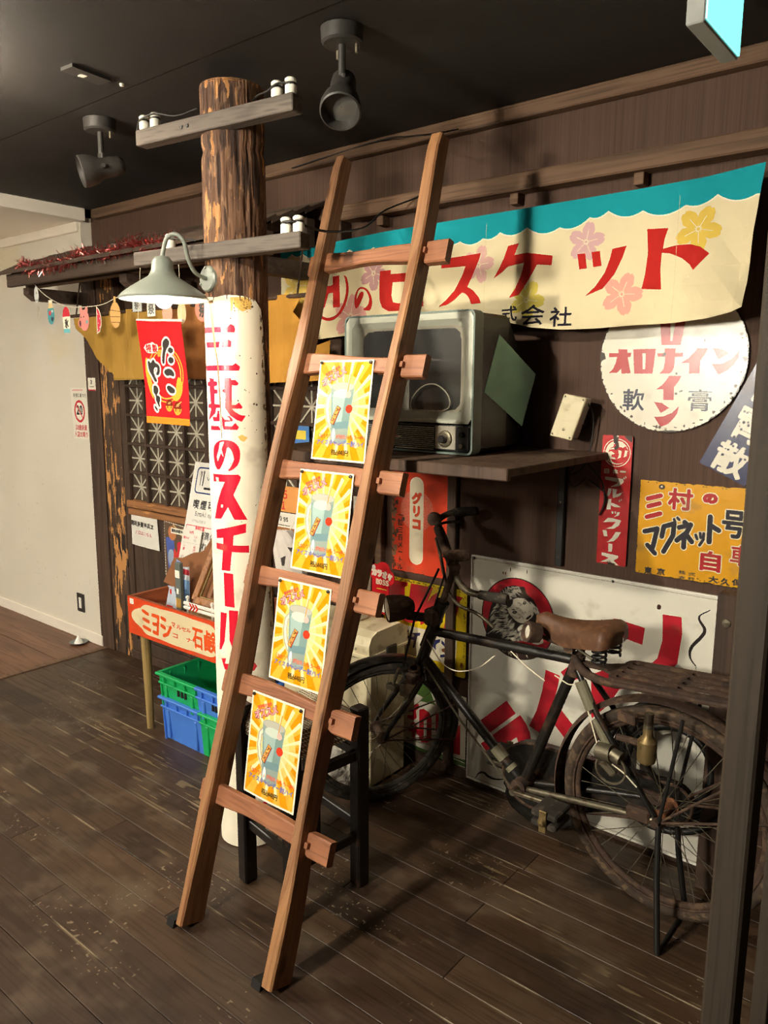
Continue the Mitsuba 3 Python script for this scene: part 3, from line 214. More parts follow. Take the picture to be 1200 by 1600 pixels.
 '6': '735 748 957 1365 1871 2474 3375 4172 4469 4164 3268 2366 1758 1549 1544 2349 3250 3948 4344 4638 4628 4319 3914 3111 2511 1813 1318 1024|1537 1725 2318 3117 3723 3934 3640 3443 3044 2444',
 '7': '767 774 4674 4668 3756 3142 2929 2812 2012 2128 2648 3667',
 '8': '626 937 1744 1054 1062 1167 1571 2174 3075 3772 4168 4362 4353 3643 4238 4533 4623 4318 3813 3311 2011 1414 1017|1328 1621 1819 2416 3418 3824 3733 3137 2242 1636|1658 2150 3146 3654 3759 3663 3367 2469 1965',
 '9': '650 658 865 1573 2175 2875 3472 3968 4455 4538 4224 3414 2811 1911 1213 816 1222 2117 2919 3322 3629 3840 3741 3237 2635 1835 1338 1041|1451 1645 2341 3142 3849 3463 3067 2569 1967 1664 1458',
 'L': '1174 1974 1919 4619 4612 1112'}

# ------------------------------------------------------------------ helpers
def lin(h):
    if not isinstance(h, str): return tuple(h)
    c = [int(h[i:i + 2], 16) / 255 for i in (1, 3, 5)]
    return tuple(x / 12.92 if x <= .04045 else ((x + .055) / 1.055) ** 2.4 for x in c)

def rgb(h): return {'type': 'rgb', 'value': list(lin(h))}

def mat(name, color=None, rough=.6, metallic=0., spec=.5, fn=None, bump=None, bscale=1.0, coat=0., sheen=0., eps=1e-3):
    b = {'type': 'principled', 'base_color': proc(fn) if fn else (rgb(color) if isinstance(color, (str, tuple)) else color),
         'roughness': rough, 'metallic': metallic, 'specular': spec}
    if coat: b['clearcoat'] = coat; b['clearcoat_gloss'] = .9
    if sheen: b['sheen'] = sheen
    if bump: b = {'type': 'bumpmap', 'arbitrary': proc(bump, eps), 'scale': bscale, 'bsdf': b}
    scene['mat_' + name] = {'type': 'twosided', 'bsdf': b}
    return 'mat_' + name

VC = {'type': 'mesh_attribute', 'name': 'vertex_color'}
used = {}
def numbered(name):
    n = used.get(name, 0); used[name] = n + 1
    return name if n == 0 else f'{name}_{n:03d}'

def obj(name, mesh, m, parent=None, smooth=False, **kw):
    """One entry of the scene; parent + '__' + name, numbered where the name is taken."""
    key = numbered(f'{parent}__{name}' if parent else name)
    d = mesh if isinstance(mesh, dict) else mikit.ply(mesh, m, smooth=smooth, **kw)
    scene[key] = d
    return key

def thing(name, label, cat, group=None):
    key = numbered(name); tag(key, label, cat, group)
    return key

def tag(key, label=None, cat=None, group=None, kind=None):
    d = labels.setdefault(key, {})
    for k, v in (('label', label), ('category', cat), ('group', group), ('kind', kind)):
        if v: d[k] = v
    return key

def struct(name, mesh, m, parent=None, label=None, cat=None, smooth=False):
    key = obj(name, mesh, m, parent, smooth)
    if parent is None: tag(key, label, cat, kind='structure')
    return key

def V(*a): return np.array(a, float)
def unit(v): v = np.asarray(v, float); return v / np.linalg.norm(v)
def cat_(ms): return trimesh.util.concatenate(ms)

def bx(x0, x1, y0, y1, z0, z1, b=.002):
    c = V((x0 + x1) / 2, (y0 + y1) / 2, (z0 + z1) / 2); h = V(abs(x1 - x0), abs(y1 - y0), abs(z1 - z0)) / 2
    b = min(b, h.min() * .49)
    if b <= 0: return trimesh.creation.box(2 * h, trimesh.transformations.translation_matrix(c))
    P = []
    for s in np.ndindex(2, 2, 2):
        s = np.array(s) * 2 - 1
        for k in range(3):
            q = s * h; o = np.ones(3) * b; o[k] = 0
            P.append(q - s * o)
    return trimesh.Trimesh(np.array(P) + c).convex_hull

def frame(o, u, v):
    u, v = unit(u), unit(v); M = np.eye(4); M[:3, 0], M[:3, 1], M[:3, 2], M[:3, 3] = u, v, np.cross(u, v), o
    return M

def rot(m, axis, deg, about=(0, 0, 0)):
    m = m.copy(); m.apply_transform(trimesh.transformations.rotation_matrix(math.radians(deg), axis, about)); return m

def mv(m, x, y, z): m = m.copy(); m.apply_translation((x, y, z)); return m

def bar(p0, p1, w, h, up=(0, 0, 1), b=.002):
    """A box from p0 to p1, w across, h along up."""
    p0, p1 = np.asarray(p0, float), np.asarray(p1, float); d = unit(p1 - p0)
    s = unit(np.cross(d, up)); n = np.cross(s, d)
    m = bx(0, np.linalg.norm(p1 - p0), -w / 2, w / 2, -h / 2, h / 2, b)
    M = np.eye(4); M[:3, 0], M[:3, 1], M[:3, 2], M[:3, 3] = d, -s, n, p0
    if np.linalg.det(M[:3, :3]) < 0: M[:3, 1] *= -1
    m.apply_transform(M); return m

def spline(P, k=8):
    P = np.asarray(P, float); Q = np.vstack([2 * P[0] - P[1], P, 2 * P[-1] - P[-2]]); out = []
    for i in range(1, len(Q) - 2):
        a, b, c, d = Q[i - 1:i + 3]
        for t in np.arange(k) / k:
            out.append(.5 * (2 * b + (c - a) * t + (2 * a - 5 * b + 4 * c - d) * t * t + (3 * b - a - 3 * c + d) * t ** 3))
    return np.array(out + [Q[-2]])

def tube(P, r, n=10, closed=False, flat=1.0, up=None):
    P = np.asarray(P, float); m = len(P); r = np.broadcast_to(r, (m,))
    T = np.roll(P, -1, 0) - np.roll(P, 1, 0) if closed else np.gradient(P, axis=0)
    T = T / (np.linalg.norm(T, axis=1, keepdims=True) + 1e-12)
    a = np.asarray(up, float) if up is not None else (V(0, 0, 1) if abs(T[0, 2]) < .9 else V(1, 0, 0)); A = []
    for t in T:
        a = a - t * (a @ t); a = unit(a); A.append(a)
        if up is not None: a = np.asarray(up, float)
    A = np.array(A); B = np.cross(T, A); g = np.arange(n) * 2 * np.pi / n
    X = P[:, None] + r[:, None, None] * (np.cos(g)[None, :, None] * A[:, None] * flat + np.sin(g)[None, :, None] * B[:, None])
    F = []
    for i in range(m if closed else m - 1):
        i2 = (i + 1) % m
        for j in range(n):
            k = (j + 1) % n; F += [(i * n + j, i * n + k, i2 * n + k), (i * n + j, i2 * n + k, i2 * n + j)]
    X = X.reshape(-1, 3)
    if not closed:
        X = np.vstack([X, P[0], P[-1]]); e = m * n
        for j in range(n):
            k = (j + 1) % n; F += [(e, k, j), (e + 1, (m - 1) * n + j, (m - 1) * n + k)]
    return trimesh.Trimesh(X, F, process=False)

def cyl(p0, p1, r, n=16, r2=None):
    p0, p1 = np.asarray(p0, float), np.asarray(p1, float); 
    return tube([p0, p0 + (p1 - p0) * .5, p1], [r, (r + (r2 or r)) / 2, r2 or r], n)

def lathe(prof, o=(0, 0, 0), axis=(0, 0, 1), n=28):
    """prof: (radius, height) pairs; swept about axis through o."""
    axis = unit(axis); a = unit(np.cross(axis, V(0, 1, 0) if abs(axis[1]) < .9 else V(1, 0, 0))); b = np.cross(axis, a)
    g = np.arange(n) * 2 * np.pi / n; X = []
    for rr, h in prof: X.append(np.asarray(o) + axis * h + rr * (np.cos(g)[:, None] * a + np.sin(g)[:, None] * b))
    m = len(prof); F = []
    for i in range(m - 1):
        for j in range(n):
            k = (j + 1) % n; F += [(i * n + j, i * n + k, (i + 1) * n + k), (i * n + j, (i + 1) * n + k, (i + 1) * n + j)]
    t = trimesh.Trimesh(np.vstack(X), F, process=False); t.update_faces(t.area_faces > 1e-14); return t

def extr(poly, t, M):
    ms = [trimesh.creation.extrude_polygon(g, t, engine='earcut') for g in getattr(poly, 'geoms', [poly]) if g.area > 1e-8]
    m = cat_(ms); m.apply_transform(M); return m

def rrect(x0, x1, z0, z1, r): return sbox(x0 + r, z0 + r, x1 - r, z1 - r).buffer(r, quad_segs=6)
def XZ(y, o=(0, 0)):  # sheet facing -y: u = x, v = z
    return frame((o[0], y, o[1]), (1, 0, 0), (0, 0, 1))

# ---- print: flat layers of colour on a sheet, each region its own triangles
def polys(g):
    if g.is_empty: return []
    return [p for p in getattr(g, 'geoms', [g]) if p.geom_type == 'Polygon' and p.area > 1e-9]

def tri(p):
    p = shapely.set_precision(p, 1e-6)
    out = []
    for q in polys(p):
        v, f = trimesh.creation.triangulate_polygon(q, engine='earcut'); out.append((np.asarray(v), np.asarray(f)))
    return out

def printed(name, outline, layers, base, mp=None, Y=None, thick=.002, m='mat_enamel', edge=None, parent=None, split=None, back=None):
    """outline: the sheet in its own metres (u, v); layers: (shape, colour) bottom first; mp(u, v, w): sheet to world."""
    if mp is None: mp = lambda u, v, w: np.stack([u, Y - w, v], 1)
    rem, regs = outline, []
    for g, c in reversed(layers):
        r = g.intersection(rem)
        if not r.is_empty: regs.append((r, c)); rem = rem.difference(g)
    regs.append((rem, base)); VV, FF, CC, n = [], [], [], 0
    def put(P, F, c):
        nonlocal n
        VV.append(P); FF.append(np.asarray(F) + n); CC.append(np.tile(lin(c), (len(P), 1))); n += len(P)
    def cells(g):
        if not split: return [g]
        x0, y0, x1, y1 = g.bounds; du, dv = split; out = []
        for i in range(math.floor(x0 / du), math.ceil(x1 / du)):
            s = g.intersection(sbox(i * du, y0 - 1, (i + 1) * du, y1 + 1))
            if dv is None: out.append(s); continue
            for j in range(math.floor(y0 / dv), math.ceil(y1 / dv)): out.append(s.intersection(sbox(x0 - 1, j * dv, x1 + 1, (j + 1) * dv)))
        return out
    for g, c in regs:
        for s in cells(g):
            for v, f in tri(s): put(mp(v[:, 0], v[:, 1], np.full(len(v), thick)), f, c)
    e = edge or base
    for s in cells(outline):
        for v, f in tri(s): put(mp(v[:, 0], v[:, 1], np.zeros(len(v))), f[:, ::-1], back or e)
    for p in polys(outline):
        for ring in [p.exterior, *p.interiors]:
            q = np.array(shapely.segmentize(ring, split[0] if split else 1e9).coords); k = len(q)
            P = np.vstack([mp(q[:, 0], q[:, 1], np.zeros(k)), mp(q[:, 0], q[:, 1], np.full(k, thick))]); i = np.arange(k - 1)
            F = np.vstack([np.stack([i, i + 1, i + k + 1], 1), np.stack([i, i + k + 1, i + k], 1)])
            put(P, F if ring is p.exterior else F, e)
    me = trimesh.Trimesh(np.vstack(VV), np.vstack(FF), process=False)
    return obj(name, me, m, parent, color=np.vstack(CC))

def tr(k):
    out = []
    for s in TRACE[k].split('|'):
        q = [tuple(x) for x in (np.array(s.split(), float).reshape(-1, 2) / 1000)]
        i = next((j for j in range(3, len(q) - 1) if q[j] == q[0]), None)
        p = Polygon(q) if i is None else Polygon(q[:i]).symmetric_difference(Polygon(q[i + 1:]))
        out.append(p.buffer(0))
    return out
def trp(k): return [np.array(s.split(), float).reshape(-1, 2) / 1000 for s in TRACE[k].split('|')]
def chaikin(p, n=2):
    q = np.array(p.exterior.coords)[:-1]
    for _ in range(n): r = np.roll(q, -1, 0); q = np.stack([.75 * q + .25 * r, .25 * q + .75 * r], 1).reshape(-1, 2)
    return Polygon(q).buffer(0)
def stroke(q, w, cap='round'): return LineString(q).buffer(w / 2, cap_style=cap, join_style='round' if cap == 'round' else 'mitre', quad_segs=4)

GL = {}
def G(c):
    if c not in GL:
        g = Polygon()
        for s in filter(None, GLYPHS.get(c, '').split('|')): g = g.symmetric_difference(Polygon([(int(q) // 100 / 90, int(q) % 100 / 90) for q in s.split()]).buffer(0))
        GL[c] = g
    return GL[c]
def gbox(c, b, bold=0., slant=0.):
    """Glyph stretched into the box of two corners."""
    g = G(c); x0, y0, x1, y1 = g.bounds; (a0, b0), (a1, b1) = np.min(b, 0) + bold, np.max(b, 0) - bold
    g = affinity.affine_transform(g, [(a1 - a0) / (x1 - x0), slant, 0, (b1 - b0) / (y1 - y0), a0 - x0 * (a1 - a0) / (x1 - x0), b0 - y0 * (b1 - b0) / (y1 - y0)])
    return g.buffer(bold, quad_segs=2) if bold else g
def text(s, x, z, h, bold=0., vert=False, adv=1.0, wide=1.0, angle=0):
    """Lettering with em height h; (x, z) is the lower left of the first em box."""
    gs, dx = [], 0.
    for c in s:
        if c in GLYPHS: gs.append(affinity.affine_transform(G(c), [h * wide, 0, 0, h, x if vert else x + dx, z - dx if vert else z]))
        dx += h * adv * (wide if not vert else 1) * (.58 if ord(c) < 128 and not vert else 1)
    g = union_all(gs); g = g.buffer(bold, quad_segs=2) if bold else g
    return affinity.rotate(g, angle, (x, z)) if angle else g
def ell(cx, cz, rx, rz=None, n=10): return affinity.scale(Point(cx, cz).buffer(1, quad_segs=n), rx, rz or rx, origin=(cx, cz))
def star_layers(): pass

# ------------------------------------------------------------------ materials
C3 = lambda h: mi.Color3f(*lin(h))
def wood_fn(a, b, c, axis=0, sc=1., worn=None, wornamt=.6):
    def fn(p, n, uv):
        q = [p.x, p.y, p.z]; l = q.pop(axis)
        w = fbm(l * 1.3 * sc, q[0] * 9 * sc, q[1] * 9 * sc, 3)
        g = noise(l * 5 * sc, (q[0] + q[1] * .7) * 190 * sc + w * 9, q[1] * 150 * sc)
        r = noise(l * 2 * sc, q[0] * 42 * sc + w * 6, q[1] * 42 * sc)
        col = mix(C3(a), C3(b), smoothstep(.25, .8, w)) * (1 - .35 * smoothstep(.45, .9, g)) 
        col = mix(col, C3(c), .55 * smoothstep(.55, .85, r))
        if worn:
            k = smoothstep(wornamt, wornamt + .12, fbm(l * 9, q[0] * 45, q[1] * 45, 3) * .55 + noise(l * 2.2, q[0] * 6, q[1] * 6) * .5)
            col = mix(col, C3(worn), k)
        return col
    return fn
def ladder_fn(p, n, uv):
    s = p.z * .955 + p.y * .297; t = p.z * -.297 + p.y * .955
    w = fbm(s * 2.2, p.x * 14, t * 14, 3); g = noise(s * 6, p.x * 260 + w * 14, t * 230); r = noise(s * 3, p.x * 60 + w * 8, t * 60)
    col = mix(C3('#74523a'), C3('#966b45'), smoothstep(.2, .75, w)) * (1 - .3 * smoothstep(.4, .9, g))
    kd, k2, kr = voronoi(s * 3.1, p.x * 11 + t * 6)
    col = mix(col, C3('#3d2112'), smoothstep(.13, .03, kd) * .8)
    return mix(col, C3('#6e4226'), .6 * smoothstep(.55, .8, r))
def rung_fn(p, n, uv):
    w = fbm(p.x * 3, p.y * 14, p.z * 14, 3); g = noise(p.x * 8, p.y * 200, p.z * 230 + w * 14)
    col = mix(C3('#7d4e34'), C3('#976343'), smoothstep(.2, .75, w)) * (1 - .28 * smoothstep(.4, .9, g))
    return col
def plank_fn(k):
    tone = [C3('#57402d'), C3('#4c3627'), C3('#5f4733')][k] * .54
    def fn(p, n, uv):
        w = fbm(p.x * 1.4, p.y * 16 + k * 7, 0, 3); g = noise(p.x * 7, p.y * 210 + w * 12)
        col = tone * (.85 + .25 * w) * (1 - .3 * smoothstep(.45, .9, g))
        blot = smoothstep(.55, .75, fbm(p.x * 5, p.y * 5, k, 3)); col = col * (1 - .35 * blot)
        dust = smoothstep(.5, .78, fbm(p.x * 7 + 4, p.y * 9, 3.3, 4)); col = mix(col, C3('#6e604e'), .30 * dust)
        sc = smoothstep(.70, .82, noise(p.x * 11, p.y * 120)) * smoothstep(.62, .76, fbm(p.x * 2.6, p.y * 5, 9, 3)); col = mix(col, C3('#857355'), .45 * sc)
        e = dr.abs((p.y - .0922) / .1128 - dr.floor((p.y - .0922) / .1128 + .5)) * .1128
        ed = smoothstep(.006, .001, e) * smoothstep(.6, .75, fbm(p.x * 4, p.y * 3, 2, 3)); col = mix(col, C3('#a08d70'), .5 * ed)
        sp = smoothstep(.88, .93, noise(p.x * 110, p.y * 110)) * smoothstep(.6, .75, noise(p.x * 5, p.y * 5, 5))
        return mix(col, C3('#a89a80'), .35 * sp)
    return fn
def log_fn(p, n, uv):
    th = dr.atan2(p.x + 1.985, -(p.y - 1.69)); w = fbm(th * 4, p.z * 9, 1, 4); f = fbm(th * 5.5, p.z * 15, 5, 4); g = noise(th * 45, p.z * 22)
    col = mix(C3('#4b3224'), C3('#6e4e38'), smoothstep(.3, .7, w)) * (1 - .35 * g)
    up = smoothstep(2.36, 2.42, p.z) * .15
    col = mix(col, C3('#a9784a'), smoothstep(.68 - up, .71 - up, f))
    col = mix(col, C3('#8a6a50'), .5 * smoothstep(.60, .66, fbm(th * 9, p.z * 20, 2, 3)))
    return mix(col, C3('#24160f'), smoothstep(.6, .68, fbm(th * 7, p.z * 9, 11, 3)) * .85)
def wallpaper_fn(p, n, uv):
    s = noise(p.x * 420, p.z * 3) * .5 + noise(p.x * 190, p.z * 1.3) * .5
    return C3('#4b3529') * (.72 + .5 * s) * (.9 + .2 * fbm(p.x * 3, p.z * 3, 0, 3))
def plaster_fn(p, n, uv):
    st = smoothstep(.66, .8, fbm(p.x * 2.2, p.z * 2.2, 4, 4)); col = mix(C3('#d3cdc0'), C3('#c0b9a9'), fbm(p.x * 1.7, p.z * 1.4, 0, 3))
    sc = smoothstep(.90, .94, noise(p.x * 60, p.z * 60)) * smoothstep(.66, .8, noise(p.x * 3, p.z * 3, 8)); col = mix(col, C3('#a59d8a'), .5 * sc)
    return mix(col, C3('#c9bc97'), .5 * st)
def rust_fn(a, b, c, t=.5):
    def fn(p, n, uv):
        k = fbm(p.x * 55, p.y * 55, p.z * 55, 4)
        col = mix(C3(a), C3(b), smoothstep(t, t + .18, k)); return mix(col, C3(c), smoothstep(.58, .75, fbm(p.x * 19, p.y * 19, p.z * 19 + 7, 3)) * .8)
    return fn
def weave_fn(p, n, uv):
    a, b = (p.x * .81 + p.y * .587) * 125, (p.y * .81 - p.x * .587) * 125 + p.z * 125
    s = smoothstep(.2, .9, dr.abs(dr.sin(a * 3.14159 / 2 + dr.floor(b) * 1.57)) * dr.abs(dr.sin(b * 3.14159)) )
    return mix(C3('#6b5d47'), C3('#e3d9c2'), s)
def weave_h(p, n, uv):
    a, b = (p.x * .81 + p.y * .587) * 125, (p.y * .81 - p.x * .587) * 125 + p.z * 125
    return dr.abs(dr.sin(a * 3.14159 / 2 + dr.floor(b) * 1.57)) * dr.abs(dr.sin(b * 3.14159))
def grime_w(p, n, uv): return .03 + .28 * smoothstep(.6, .8, fbm(p.x * 13, p.y * 13, p.z * 13, 4)) 

scene['mat_enamel'] = {'type': 'twosided', 'bsdf': {'type': 'blendbsdf', 'weight': proc(grime_w),
    'a': {'type': 'principled', 'base_color': VC, 'roughness': .28, 'specular': .5}, 'b': {'type': 'principled', 'base_color': rgb('#7d6d55'), 'roughness': .7}}}
scene['mat_print'] = {'type': 'twosided', 'bsdf': {'type': 'principled', 'base_color': VC, 'roughness': .75, 'specular': .3}}
scene['mat_gloss'] = {'type': 'twosided', 'bsdf': {'type': 'principled', 'base_color': VC, 'roughness': .13, 'specular': .35}}
scene['mat_cloth'] = {'type': 'twosided', 'bsdf': {'type': 'principled', 'base_color': VC, 'roughness': .95, 'specular': .1, 'sheen': .15}}
mat('ladder', fn=ladder_fn, rough=.55); mat('rung', fn=rung_fn, rough=.55)
PLANKS = [mat(f'plank_{k}', fn=plank_fn(k), rough=.5) for k in range(3)]
mat('joint', '#17110c', .9)
mat('hall', fn=wood_fn('#5f3f2c', '#6e4a35', '#4a3022', 0), rough=.45)
mat('log', fn=log_fn, rough=.85, bump=lambda p, n, uv: fbm(dr.atan2(p.x + 1.985, -(p.y - 1.69)) * 9, p.z * 7, 0, 4), bscale=.012, eps=2e-3)
mat('logcut', fn=wood_fn('#a5723f', '#8a5a30', '#6a4526', 2), rough=.9)
mat('wallpaper', fn=wallpaper_fn, rough=.8)
mat('plaster', fn=plaster_fn, rough=.85)
mat('soffit', '#d8d0c2', .8)
mat('ceiling', fn=lambda p, n, uv: C3('#1d1a18') * (.8 + .4 * fbm(p.x * 6, p.y * 6, 0, 3)), rough=.7)
mat('beam', fn=wood_fn('#5a4331', '#6e5440', '#3a2a1e', 0), rough=.8)
mat('darkwood', fn=wood_fn('#3f2d22', '#4c382a', '#2b1e16', 2), rough=.7)
mat('eavewood', fn=wood_fn('#43352b', '#524338', '#2f251e', 0), rough=.85)
def worn_fn(p, n, uv):
    base = wood_fn('#43301f', '#513a29', '#2f2118', 2)(p, n, uv); low = smoothstep(1.45, 1.05, p.z + .25 * noise(p.x * 30, p.z * 4))
    k = fbm(p.x * 75, p.z * 16, 3, 4) * .6 + noise(p.x * 18, p.z * 3.2, 6) * .4
    col = mix(base, C3('#b5804a'), smoothstep(.64 - .15 * low, .67 - .15 * low, k)); return mix(col, C3('#1f150e'), smoothstep(.60, .64, fbm(p.x * 50, p.z * 9, 13, 3)) * low)
mat('wornpost', fn=worn_fn, rough=.75)
mat('wornrail', fn=wood_fn('#8a5c38', '#a06d42', '#5a3b26', 0, 1., '#b98148', .6), rough=.7)
mat('sash', fn=wood_fn('#3b2c22', '#483629', '#2a1f18', 2, 1., '#94653c', .82), rough=.75)
mat('star', '#aaa493', .7)
mat('pane', '#463c33', .3)
mat('crossarm', fn=wood_fn('#574f48', '#655c54', '#3c3530', 0), rough=.8)
mat('porcelain', '#e6e3d6', .2)
mat('wire', '#15130f', .6)
mat('blackmetal', '#191817', .45); mat('blackpaint', fn=rust_fn('#171512', '#241f1a', '#3b2a1e', .6), rough=.35)
mat('spotgrey', '#2d2b29', .5)
mat('rust', fn=rust_fn('#3d2c22', '#54402f', '#241a15'), rough=.85)
mat('hubrust', fn=rust_fn('#5e3a22', '#7b4c2c', '#3a2619'), rough=.9)
mat('oldsteel', fn=rust_fn('#77705f', '#5b4d3d', '#3f3329', .55), rough=.42, metallic=.75)
mat('brass', fn=rust_fn('#8a7650', '#6a5738', '#4a3a28', .55), rough=.45, metallic=.7)
mat('rubber', fn=rust_fn('#2b2721', '#4a4136', '#221d19', .55), rough=.9)
mat('rubber2', fn=rust_fn('#3a2e24', '#5c4a38', '#2a211a', .5), rough=.9)
mat('leather', fn=rust_fn('#5a3d2a', '#68472f', '#4a3020', .5), rough=.55)
mat('chromelens', '#c9c4b4', .15)
mat('cream', fn=rust_fn('#cfc4a2', '#c2b590', '#a99b78', .6), rough=.45)
mat('green', '#149a55', .4); mat('blue', '#3f72c8', .4)
mat('stoolblack', fn=rust_fn('#16120f', '#1e1713', '#2e1d15', .62), rough=.35)
mat('weave', fn=weave_fn, rough=.9, bump=weave_h, bscale=.002)
mat('tvgreen', '#5b6a63', .4); mat('tvgrey', '#a3a596', .35); mat('tvblack', '#121413', .4); mat('tvmask', '#a09c8c', .5)
mat('tube', '#7b7c70', .15); mat('dial', '#b7b2a2', .3, .6); mat('darkknob', '#1a1a1a', .3)
scene['mat_screen'] = {'type': 'thindielectric', 'int_ior': 1.5}
mat('white', '#e8e6de', .5); mat('paper', '#dedacd', .85); mat('plasticwhite', '#d9d6cc', .35)
mat('partition', fn=wood_fn('#332a20', '#3c3226', '#241d15', 2), rough=.7); mat('red', '#c8231f', .4); mat('tinsel', '#c4605a', .22, .9); mat('tinsel2', '#d9cfc4', .2, .9)
mat('string', '#d8cfb8', .9); mat('bulbsocket', '#222222', .5)
mat('bagwhite', '#c6c1b6', .45)
mat('shade', '#7c8279', .35); mat('shadein', '#f1efe6', .35)
mat('framegold', fn=wood_fn('#8a5a32', '#a06a3a', '#4a2d18', 2), rough=.4); mat('frametan', fn=wood_fn('#7c5133', '#8d6040', '#54351f', 2), rough=.6)
mat('wicker', '#a58a5e', .9); mat('bamboo', fn=wood_fn('#8d7444', '#9a8150', '#6a5633', 2), rough=.6)
mat('tealcard', fn=lambda p, n, uv: C3('#a2d6c2') * (.75 + .4 * fbm(p.y * 9, p.z * 9, 0, 4)), rough=.8)
mat('greycloth', '#9a948c', .8)
mat('exitcase', '#9c9f9c', .5)
# ------------------------------------------------------------------ the room
fl = struct('floor', bx(-8.5, 2.6, -4.2, 2.6, -.06, -.014, 0), 'mat_joint')
row = 0
y = .0922 - .1128 * 5
while y < 2.50:
    x = -4.128 - RNG.uniform(0, 1.6)
    while x < 1.1:
        L = RNG.uniform(1.5, 2.1); a, b = max(x, -4.128), min(x + L, 1.1); x += L
        if b - a < .05: continue
        dz = RNG.uniform(-.0009, 0)
        struct('plank', bx(a + .0008, b - .0008, y + .001, y + .1118, -.02, dz, .0015), PLANKS[int(RNG.integers(3))], fl)
    y += .1128
fh = struct('floor_hall', bx(-8.5, -4.17, -4.2, 2.43, -.04, -.012, 0), 'mat_joint')
for i in range(14):
    struct('board', bx(-8.5, -4.172, 2.43 - .3 * (i + 1) + .0015, 2.43 - .3 * i - .0015, -.012, 0, .001), 'mat_hall', fh)
struct('trim_1', bx(-4.172, -4.13, -4.2, 2.43, -.012, .006, .002), 'mat_beam')
struct('wall_back', bx(-4.18, 1.4, 2.5, 2.6, 0, 2.6, 0), 'mat_wallpaper')
struct('wall_left', bx(-8.5, -4.18, 2.43, 2.6, 0, 2.52, .003), 'mat_plaster')
struct('wall_far', bx(-8.6, -8.5, -4.2, 2.6, 0, 2.52, 0), 'mat_plaster')
struct('wall_front', bx(-8.6, 2.7, -4.3, -4.2, 0, 2.6, 0), 'mat_darkwood')
struct('wall_side', bx(2.6, 2.7, -4.2, 2.6, 0, 2.6, 0), 'mat_darkwood')
struct('baseboard_left', bx(-8.5, -4.182, 2.417, 2.431, 0, .068, .003), 'mat_soffit')
struct('baseboard_back', bx(-2.28, 1.4, 2.488, 2.501, 0, .05, .002), 'mat_darkwood')
ce = struct('ceiling', bx(-4.13, 2.7, -4.2, 1.558, 2.55, 2.6, .001), 'mat_ceiling')
struct('panel', bx(-4.13, 2.7, 1.562, 2.6, 2.552, 2.6, .001), 'mat_ceiling', ce)
struct('ceiling_hall', bx(-8.5, -4.14, -4.2, 2.43, 2.49, 2.53, 0), 'mat_soffit')
struct('trim_2', bx(-4.15, -4.115, -4.2, 2.43, 2.486, 2.56, .003), 'mat_soffit')
struct('trim_3', bx(-8.5, -4.19, 2.412, 2.431, 2.437, 2.492, .004), 'mat_soffit')
struct('trim_4', bx(-4.1, 1.4, 2.455, 2.501, 2.501, 2.551, .004), 'mat_beam')
struct('trim_5', bx(-2.72, 1.4, 2.43, 2.501, 2.262, 2.321, .005), 'mat_beam')
for x in (-2.02, -1.42, -.98): struct('block', bx(x - .016, x + .016, 2.455, 2.5, 2.225, 2.262, .002), 'mat_beam', 'trim_5')
# the door post of the shop front: two uprights, the inner one worn to bare wood
struct('trim_6', bx(-4.202, -4.066, 2.425, 2.5, 0, 2.35, .004), 'mat_darkwood')
struct('trim_7', bx(-4.058, -3.885, 2.432, 2.5, 0, 2.35, .005), 'mat_wornpost')
# the partition at the right
wr = struct('wall_right', bx(-.272, .3, 1.66, 1.74, 0, 2.55, .004), 'mat_partition')
struct('post', bx(-.402, -.335, 1.655, 1.745, 0, 2.55, .006), 'mat_partition', wr)
struct('strip', bx(-.30, -.268, 1.65, 1.66, 0, 2.55, .002), 'mat_partition', wr)

